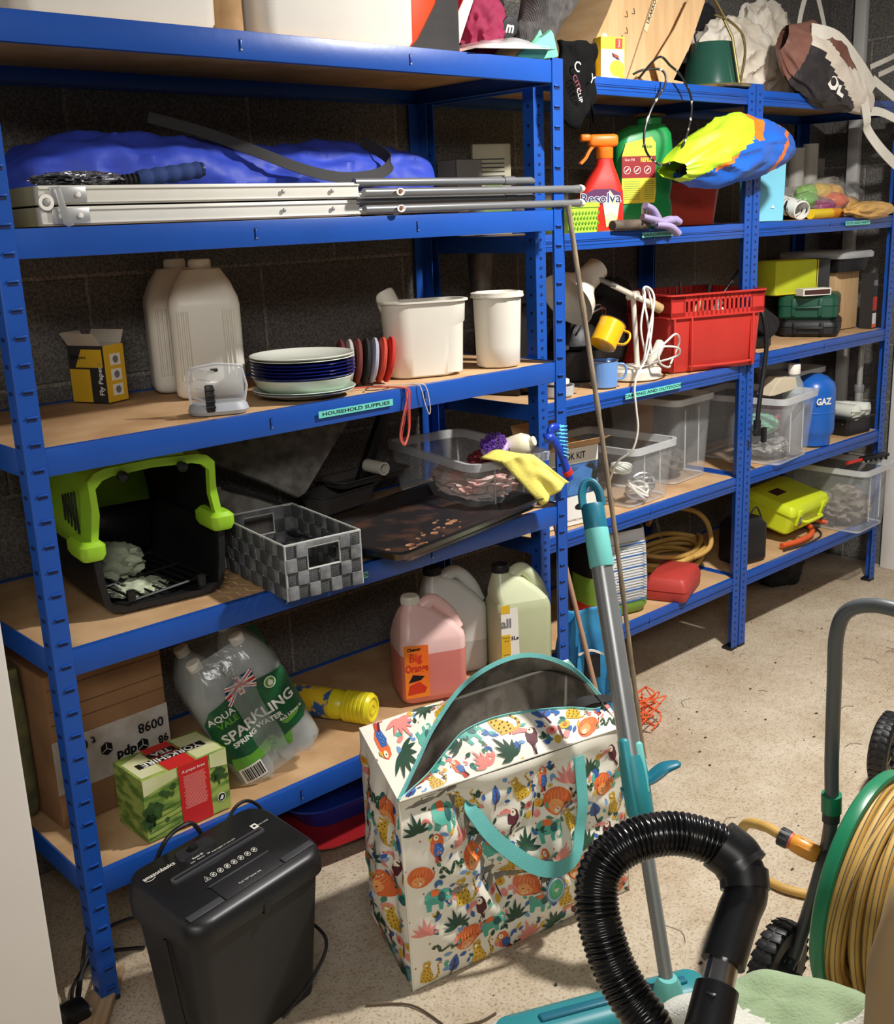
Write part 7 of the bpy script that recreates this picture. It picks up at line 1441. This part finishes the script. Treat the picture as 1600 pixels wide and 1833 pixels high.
for k, (x, y, z, r, c) in enumerate(((1.82, .2, .1, .04, m_cream), (1.86, .17, .03, .05, m_wplast), (1.93, .2, .035, .045, m_alu), (1.80, .3, .06, .05, m_blk2), (1.90, .34, .06, .05, m_dgrey))):
    t = thing('cable_coil', ['cream cable coil at the upper left of the cable crate', 'white cable coil low at the front of the cable crate', 'silver lamp fitting in the cable crate', 'black cable coil at the back left of the cable crate', 'grey cable coil at the back of the cable crate'][k], 'cable', (x, y, B4 + z)); g = G(); rnd = random.Random(k)
    for q in range(7): a0 = rnd.uniform(0, 6); rr = r * rnd.uniform(.6, .85); tl = V3((rnd.uniform(-1, 1), rnd.uniform(-1, 1), 1.2)).to_track_quat('Z', 'X').to_matrix(); g.tube([tl @ V3((rr * cos(2 * pi * j / 20), rr * sin(2 * pi * j / 20), 0)) * .9 + V3((0, 0, .01)) for j in range(20)], .0042, c, 6, closed=True)
    g.obj('coils', t, smooth=60)
clear_crate('tall clear plastic crate with few contents behind the cable crate', (2.195, .34, B4 + .0005), 4, .225, .27, .272)
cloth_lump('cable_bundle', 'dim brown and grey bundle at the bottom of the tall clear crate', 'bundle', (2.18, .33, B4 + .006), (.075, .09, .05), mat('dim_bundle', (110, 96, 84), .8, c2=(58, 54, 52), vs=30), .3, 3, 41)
t = thing('brown_bottle', 'amber brown panel standing up inside the tall clear crate', 'panel', (2.19, .4, B4 + .008)); g = G(); g.box((0, 0, .14), (.09, .012, .28), mat('amber_panel', (150, 104, 48), .5), .003); g.obj('panel', t)
clear_crate('clear plastic crate of packets with a bottle standing in it, far fourth tier', (2.61, .25, C4z + .0005), 6, .27, .34, .225)
cloth_lump('mint_packet', 'mint green wrapped bundle in the upper left of the far clear crate', 'bundle', (2.55, .19, C4z + .09), (.065, .06, .035), mat('mint_wrap', (120, 178, 150), .5, var=.2), .25, 2.5, 43)
cloth_lump('silver_packet', 'grey crinkled plastic packet at the bottom of the far clear crate', 'packet', (2.6, .2, C4z + .006), (.08, .08, .04), mat('grey_wrap', (170, 168, 164), .35, c2=(120, 118, 114), vs=20), .35, 3, 44)
cloth_lump('red_packet', 'dull red packet at the right inside the far clear crate', 'packet', (2.685, .24, C4z + .06), (.04, .06, .06), mat('dull_red_wrap', (150, 80, 84), .5), .3, 3, 45)
t = thing('spirit_bottle', 'clear plastic bottle with a white cap standing in the far clear crate', 'bottle', (2.672, .14, C4z + .006)); g = G(); g.lathe([(.03, 0), (.036, .006), (.036, .22), (.03, .25), (.016, .275), (.015, .28)], m_pet, 36); g.obj('bottle_body', t, smooth=60); g = G(); g.lathe([(.019, .278), (.02, .28), (.02, .308), (.018, .311), (0, .311)], m_wplast, 28); g.obj('cap', t); g = G(); g.lathe([(.033, .003), (.0335, .2), (0, .2)], mat('lilac_liquid', (180, 160, 180), .2, alpha=.3), 30); g.obj('liquid', t)
t = thing('folded_leaflet', 'folded beige card leaflet lying on the rim of the far clear crate', 'leaflet', (2.6, .13, C4z + .226), -12); g = G(); g.prism([(-.07, 0), (-.05, .0), (.06, .012), (.05, .05), (-.02, .055), (-.05, .03)], 0, .06, mat('beige_card', (206, 192, 166), .7, var=.08), T(0, .06, 0) @ FRONT, bev=.002); g.obj('card', t, smooth=0)
m_gaz = mat('gas_blue', (30, 96, 184), .3, var=.05)
t = thing('gas_cylinder', 'blue gas cylinder with AZ lettering beside the far clear crate', 'gas cylinder', (2.89, .185, C4z + .0005)); g = G(); g.lathe([(.055, 0), (.062, .004), (.062, .03), (.072, .045), (.075, .06), (.075, .118), (.0765, .12), (.0765, .124), (.075, .126), (.075, .2), (.068, .225), (.045, .245), (.02, .255), (.0, .256)], m_gaz, 44); g.obj('cylinder_body', t); g = G(); g.text('GAZ', .032, m_paper, T(.0, 0, .165) @ RZ(-26) @ T(-.012, -.0765, 0) @ FRONT, sx=.9, bold=.0012); g.obj('lettering', t, smooth=0)
clear_crate('clear plastic crate standing behind the gas cylinder', (3.09, .40, C4z + .0005), 0, .2, .19, .24)
t = thing('paint_tray', 'black speckled paint tray holding white paint rollers at the right of the far fourth tier', 'paint tray', (3.17, .215, C4z + .0005), -6)
g = G(); g.rloft([(.15, .14, .012, 0), (.165, .155, .014, .06), (.185, .175, .018, .062), (.185, .175, .018, .068), (.16, .15, .012, .066), (.145, .135, .01, .005)], mat('speckled_black', (24, 24, 25), .45, c2=(190, 188, 180), vs=70, thr=(.27, .3))); g.obj('tray_body', t)
for k, (x, y) in enumerate(((-.035, -.03), (.03, -.035), (0, .03))):
    t2 = thing('paint_roller', ['white foam paint roller at the left of the tray', 'white ringed paint roller end facing out of the tray', 'paint roller lying at the back of the tray'][k], 'roller', (3.17 + x, .215 + y, C4z + .072)); g = G(); g.lathe([(.012, -.05), (.027, -.05), (.029, -.045), (.029, .045), (.012, .05)], m_cream, 28, T(0, 0, .012) @ RX(90) @ RY(20 * k - 10)); g.obj('sleeve', t2); g = G(); g.tube([(0, -.055, .012), (-.06, -.05, .02)], .0025, m_steel, 8); g.obj('wire_arm', t2)
t = thing('extension_pole', 'grey telescopic extension pole standing upright at the right of the far fourth tier', 'pole', (3.25, .20, C4z + .0005)); g = G(); g.lathe([(.015, 0), (.015, .15), (.0105, .152), (.0105, .33)], mat('pole_grey', (176, 174, 168), .4, metal=.4), 24); g.lathe([(.017, .14), (.018, .145), (.018, .165), (.016, .168)], m_grey, 24); g.obj('pole_tube', t)
# ---------------------------------------------------------------- bottom tier
t = thing('pet_food_sack', 'white, blue and green printed feed sack standing on the bottom tier', 'sack', (1.81, .235, B5 + .0005), -14)
m_sackw = mat('sack_white', (226, 228, 228), .4, var=.05, bump=.15, bs=30); m_sackb = mat('sack_blue_print', (34, 96, 172), .45); m_sackk = mat('sack_black', (28, 30, 32), .4, var=.2); m_sackg = mat('sack_green', (128, 172, 62), .45, var=.15)
g = G(); rg = [(.19, .12, .03, 0), (.22, .15, .05, .02), (.225, .155, .055, .1), (.22, .14, .05, .2), (.21, .1, .03, .26), (.2, .04, .012, .3), (.19, .015, .004, .32)]
g.rloft(rg, m_sackw, n=7); im = g.mi(m_sackk); ig = g.mi(m_sackg); g.bm.faces.ensure_lookup_table()
bmesh.ops.subdivide_edges(g.bm, edges=[e for e in g.bm.edges], cuts=2, use_grid_fill=True)
for f in g.bm.faces:
    c = f.calc_center_median()
    if c.z > .25: f.material_index = im
    elif c.x < -.06: f.material_index = im if c.z > .13 else (ig if c.z > .05 else g.mi(m_lred))
    elif c.z < .035: f.material_index = ig
g.obj('sack_body', t, smooth=50)
g = G()
for k in range(22):
    z = .045 + .0088 * k; mm = m_sackb if k % 4 == 0 else m_grey; g.box((.02 + (.004 * (k % 3)), -.0782 + max(0, z - .1) * .075, z), (.13 - .008 * (k % 3), .0012, .004 if k % 4 == 0 else .0013), mm)
g.obj('printed_lines', t, smooth=0)
t = thing('red_case', 'small matt red plastic hinged case at the front of the bottom tier', 'case', (2.075, .19, B5 + .0005), 22); m_rc = mat('matt_red', (184, 60, 52), .55, var=.1, bump=.15, bs=200)
g = G(); g.rloft([(.2, .125, .012, 0), (.208, .133, .014, .008), (.208, .133, .014, .028), (.202, .127, .013, .03)], m_rc); g.obj('case_base', t, smooth=40); g = G(); g.rloft([(.202, .127, .013, .03), (.21, .135, .014, .032), (.206, .131, .014, .05), (.19, .115, .016, .07), (.185, .11, .016, .072)], m_rc); g.obj('case_lid', t, smooth=40)
t = thing('garden_hose', 'coiled yellow garden hose on the bottom tier behind the red case', 'hose', (2.255, .345, B5)); rnd = random.Random(12)
g = G(); P = []
for k in range(170):
    a = 2 * pi * k / 34 ; r = .135 + .016 * sin(k * .37) + .012 * sin(k * .11); P.append((r * 1.12 * cos(a) + .012 * sin(k * .2), r * .8 * sin(a), .012 + .016 * (k / 34) * .95 + .006 * sin(k * .5)))
g.tube(P, .0085, m_hyel, 12); g.tube(smooth_path([(-.08, -.06, .06), (-.02, -.12, .07), (.05, -.13, .085), (.09, -.11, .115), (.115, -.07, .16), (.1, -.02, .19), (.02, .05, .2), (-.06, .04, .16)], 7), .0085, m_hyel, 12); g.obj('hose_coil', t, smooth=60)
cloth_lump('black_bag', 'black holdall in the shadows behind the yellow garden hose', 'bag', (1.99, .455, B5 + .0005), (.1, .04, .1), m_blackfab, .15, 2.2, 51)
t = thing('jerry_can', 'small black plastic can beside the double post on the far bottom tier', 'can', (2.50, .21, B5 + .0005), -10); g = G(); g.rloft([(.13, .1, .02, 0), (.14, .11, .022, .01), (.14, .11, .022, .13), (.1, .08, .02, .155)], m_blk2); g.lathe([(.02, .155), (.02, .175), (0, .176)], m_blk2, 20, T(-.02, 0, 0)); g.obj('can_body', t, smooth=40); g = G(); g.tube(smooth_path([(.0, -.02, .15), (.03, -.03, .19), (.06, -.03, .14)], 5), .003, m_black, 8); g.obj('handle_wire', t)
m_lcase = mat('neon_yellow_plastic', (216, 232, 44), .4, var=.04)
t = thing('neon_case', 'neon yellow hard case with metal latches resting on hoses, far bottom tier', 'case', (2.88, .29, B5 + .052), 0, rot=(14, 0, 3))
g = G(); g.rloft([(.25, .17, .015, 0), (.27, .19, .018, .01), (.28, .2, .02, .075), (.286, .206, .02, .078)], m_lcase); g.obj('case_base', t, smooth=40)
g = G(); g.rloft([(.29, .21, .02, .079), (.292, .212, .022, .083), (.285, .205, .02, .1), (.27, .19, .018, .112), (.262, .182, .018, .113)], m_lcase); g.box((-.05, .02, .1135), (.07, .04, .0014), mat('dark_sticker', (60, 22, 30), .5)); g.obj('case_lid', t, smooth=40)
for x in (-.09, .09): g = G(); g.box((x, -.105, .07), (.03, .012, .06), m_lcase, .003); g.obj('latch', t); g2 = G(); g2.box((x, -.113, .06), (.022, .005, .035), m_steel, .002); g2.obj('latch_plate', [c_ for c_ in t.children if c_.name.startswith('latch')][-1])
g = G(); g.tube(smooth_path([(-.06, -.108, .05), (-.055, -.125, .055), (0, -.128, .056), (.055, -.125, .055), (.06, -.108, .05)], 5), .006, m_lcase, 10); g.obj('handle', t)
t = thing('orange_air_hose', 'orange air hose coiled beneath the neon yellow case', 'hose', (2.85, .26, B5 + .001)); m_oh = mat('orange_hose', (224, 92, 44), .45, var=.08)
g = G(); g.tube(smooth_path([(-.16, -.09, .012), (-.08, -.105, .012), (.02, -.1, .014), (.09, -.06, .02), (.1, -.0, .036), (.06, .08, .03), (-.05, .12, .02), (-.15, .06, .014)], 8), .0105, m_oh, 14); g.tube(smooth_path([(.1, -.03, .04), (.15, -.04, .032), (.19, -.08, .02)], 6), .008, m_oh, 12); g.obj('hose', t, smooth=60)
g = G(); g.tube([(.185, -.075, .022), (.2, -.092, .014)], .01, m_dgrey, 12); g.obj('coupling', t)
t = thing('grey_hose', 'dark grey cable coiled under the orange hose', 'cable', (2.85, .25, B5 + .0005)); g = G(); g.tube(smooth_path([(-.18, -.1, .004), (-.05, -.118, .004), (.08, -.1, .004), (.14, -.02, .004), (.06, .1, .004), (-.1, .1, .004)], 8), .0035, m_dgrey, 8); g.obj('cable', t, smooth=60)
clear_crate('large clear plastic crate of grey oddments overhanging the far bottom tier at the right', (3.13, .21, B5 + .0005), 2, .235, .34, .24)
cloth_lump('grey_oddments', 'grey and beige oddments inside the large clear crate at the far right', 'oddments', (3.13, .2, B5 + .006), (.09, .12, .07), mat('grey_oddment', (150, 140, 128), .7, c2=(96, 84, 78), vs=18), .4, 3, 61)
t = thing('brush_rail', 'black and red tool lying across the rim of the large clear crate', 'tool', (3.16, .12, B5 + .242), -12); g = G(); g.tube([(-.09, 0, .008), (.0, 0, .012)], .006, m_red, 10); g.obj('red_shaft', t); g = G(); g.box((.06, 0, .014), (.14, .03, .014), m_blk2, .004)
for k in range(5): g.box((.0 + .028 * k, -.012, .006), (.008, .01, .012), m_blk2, .002)
g.obj('black_rail', t)
# blue tote on the floor in front of the middle unit
m_tote = mat('sky_blue_tote', (52, 148, 200), .55, c2=(38, 118, 172), vs=9, bump=.3, bs=30)
t = thing('blue_tote', 'crumpled sky blue woven tote on the floor beside the corner post', 'bag', (1.475, .03, .001), -25)
def ft(u, v):
    a = u * 2 * pi; x = .1 * math.copysign(abs(cos(a)) ** .5, cos(a)); y = .06 * math.copysign(abs(sin(a)) ** .5, sin(a)); k = 1 + .12 * noise.noise(V3((cos(a) * 2, sin(a) * 2, v * 4))) - .1 * abs(noise.noise(V3((cos(a) * 4, sin(a) * 4, v * 7)))); return (x * k * (1 - .12 * v), y * k * (1 - .25 * v), .40 * v * (1 + .05 * sin(3 * a)))
g = G(); g.grid(ft, 70, 40, m_tote, cu=True); g.obj('tote_body', t, smooth=50, mods=[('SOLIDIFY', dict(thickness=.002))])
g = G(); g.strap(smooth_path([(-.05, -.062, .36), (-.06, -.075, .2), (-.02, -.08, .14), (.04, -.08, .2), (.05, -.062, .36)], 6), .02, m_tote, wdir=(1, 0, 0)); g.obj('handle', t, smooth=60)
g = G(); g.box((-.03, -.066, .26), (.06, .004, .07), m_ink, .001, M=I4); g.strap(smooth_path([(-.065, -.07, .3), (-.03, -.074, .31), (.01, -.07, .29)], 4), .006, m_paper, wdir=(0, 0, 1)); g.obj('print_patch', t, smooth=0)
# under middle unit
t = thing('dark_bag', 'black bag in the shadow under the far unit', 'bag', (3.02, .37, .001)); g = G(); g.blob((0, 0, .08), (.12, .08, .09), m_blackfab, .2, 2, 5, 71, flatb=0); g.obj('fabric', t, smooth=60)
# ---------------------------------------------------------------- groups of repeated things
GR = {'shelving_unit': 'blue metal shelving units along the wall', 'storage_box': 'white storage boxes on the top tier', 'plastic_jug': 'plastic jugs on the nearest unit', 'clear_crate': 'clear plastic crates on the shelves', 'enamel_mug': 'enamel mugs on the camping tier', 'cord': 'cords at the edge of the third tier', 'tool_rod': 'rods and tools in the red crate', 'cable_coil': 'coils in the cable crate', 'paint_roller': 'paint rollers in the tray', 'tool_case': 'stacked tool cases on the far unit', 'sledge': 'plastic sledges under the nearest unit', 'oven_tray': 'stacked oven trays on the fourth tier', 'loaf_tin': 'baking tins on the fourth tier', 'plate': 'plates in the plate stack', 'storage_tub': 'white tubs on the third tier', 'twig': 'twigs on the floor'}
for o in bpy.data.objects:
    k = o.name.split('.')[0]
    if o.parent is None and 'category' in o and k in GR and 'group' not in o: o['group'] = GR[k]
bpy.context.view_layer.update()
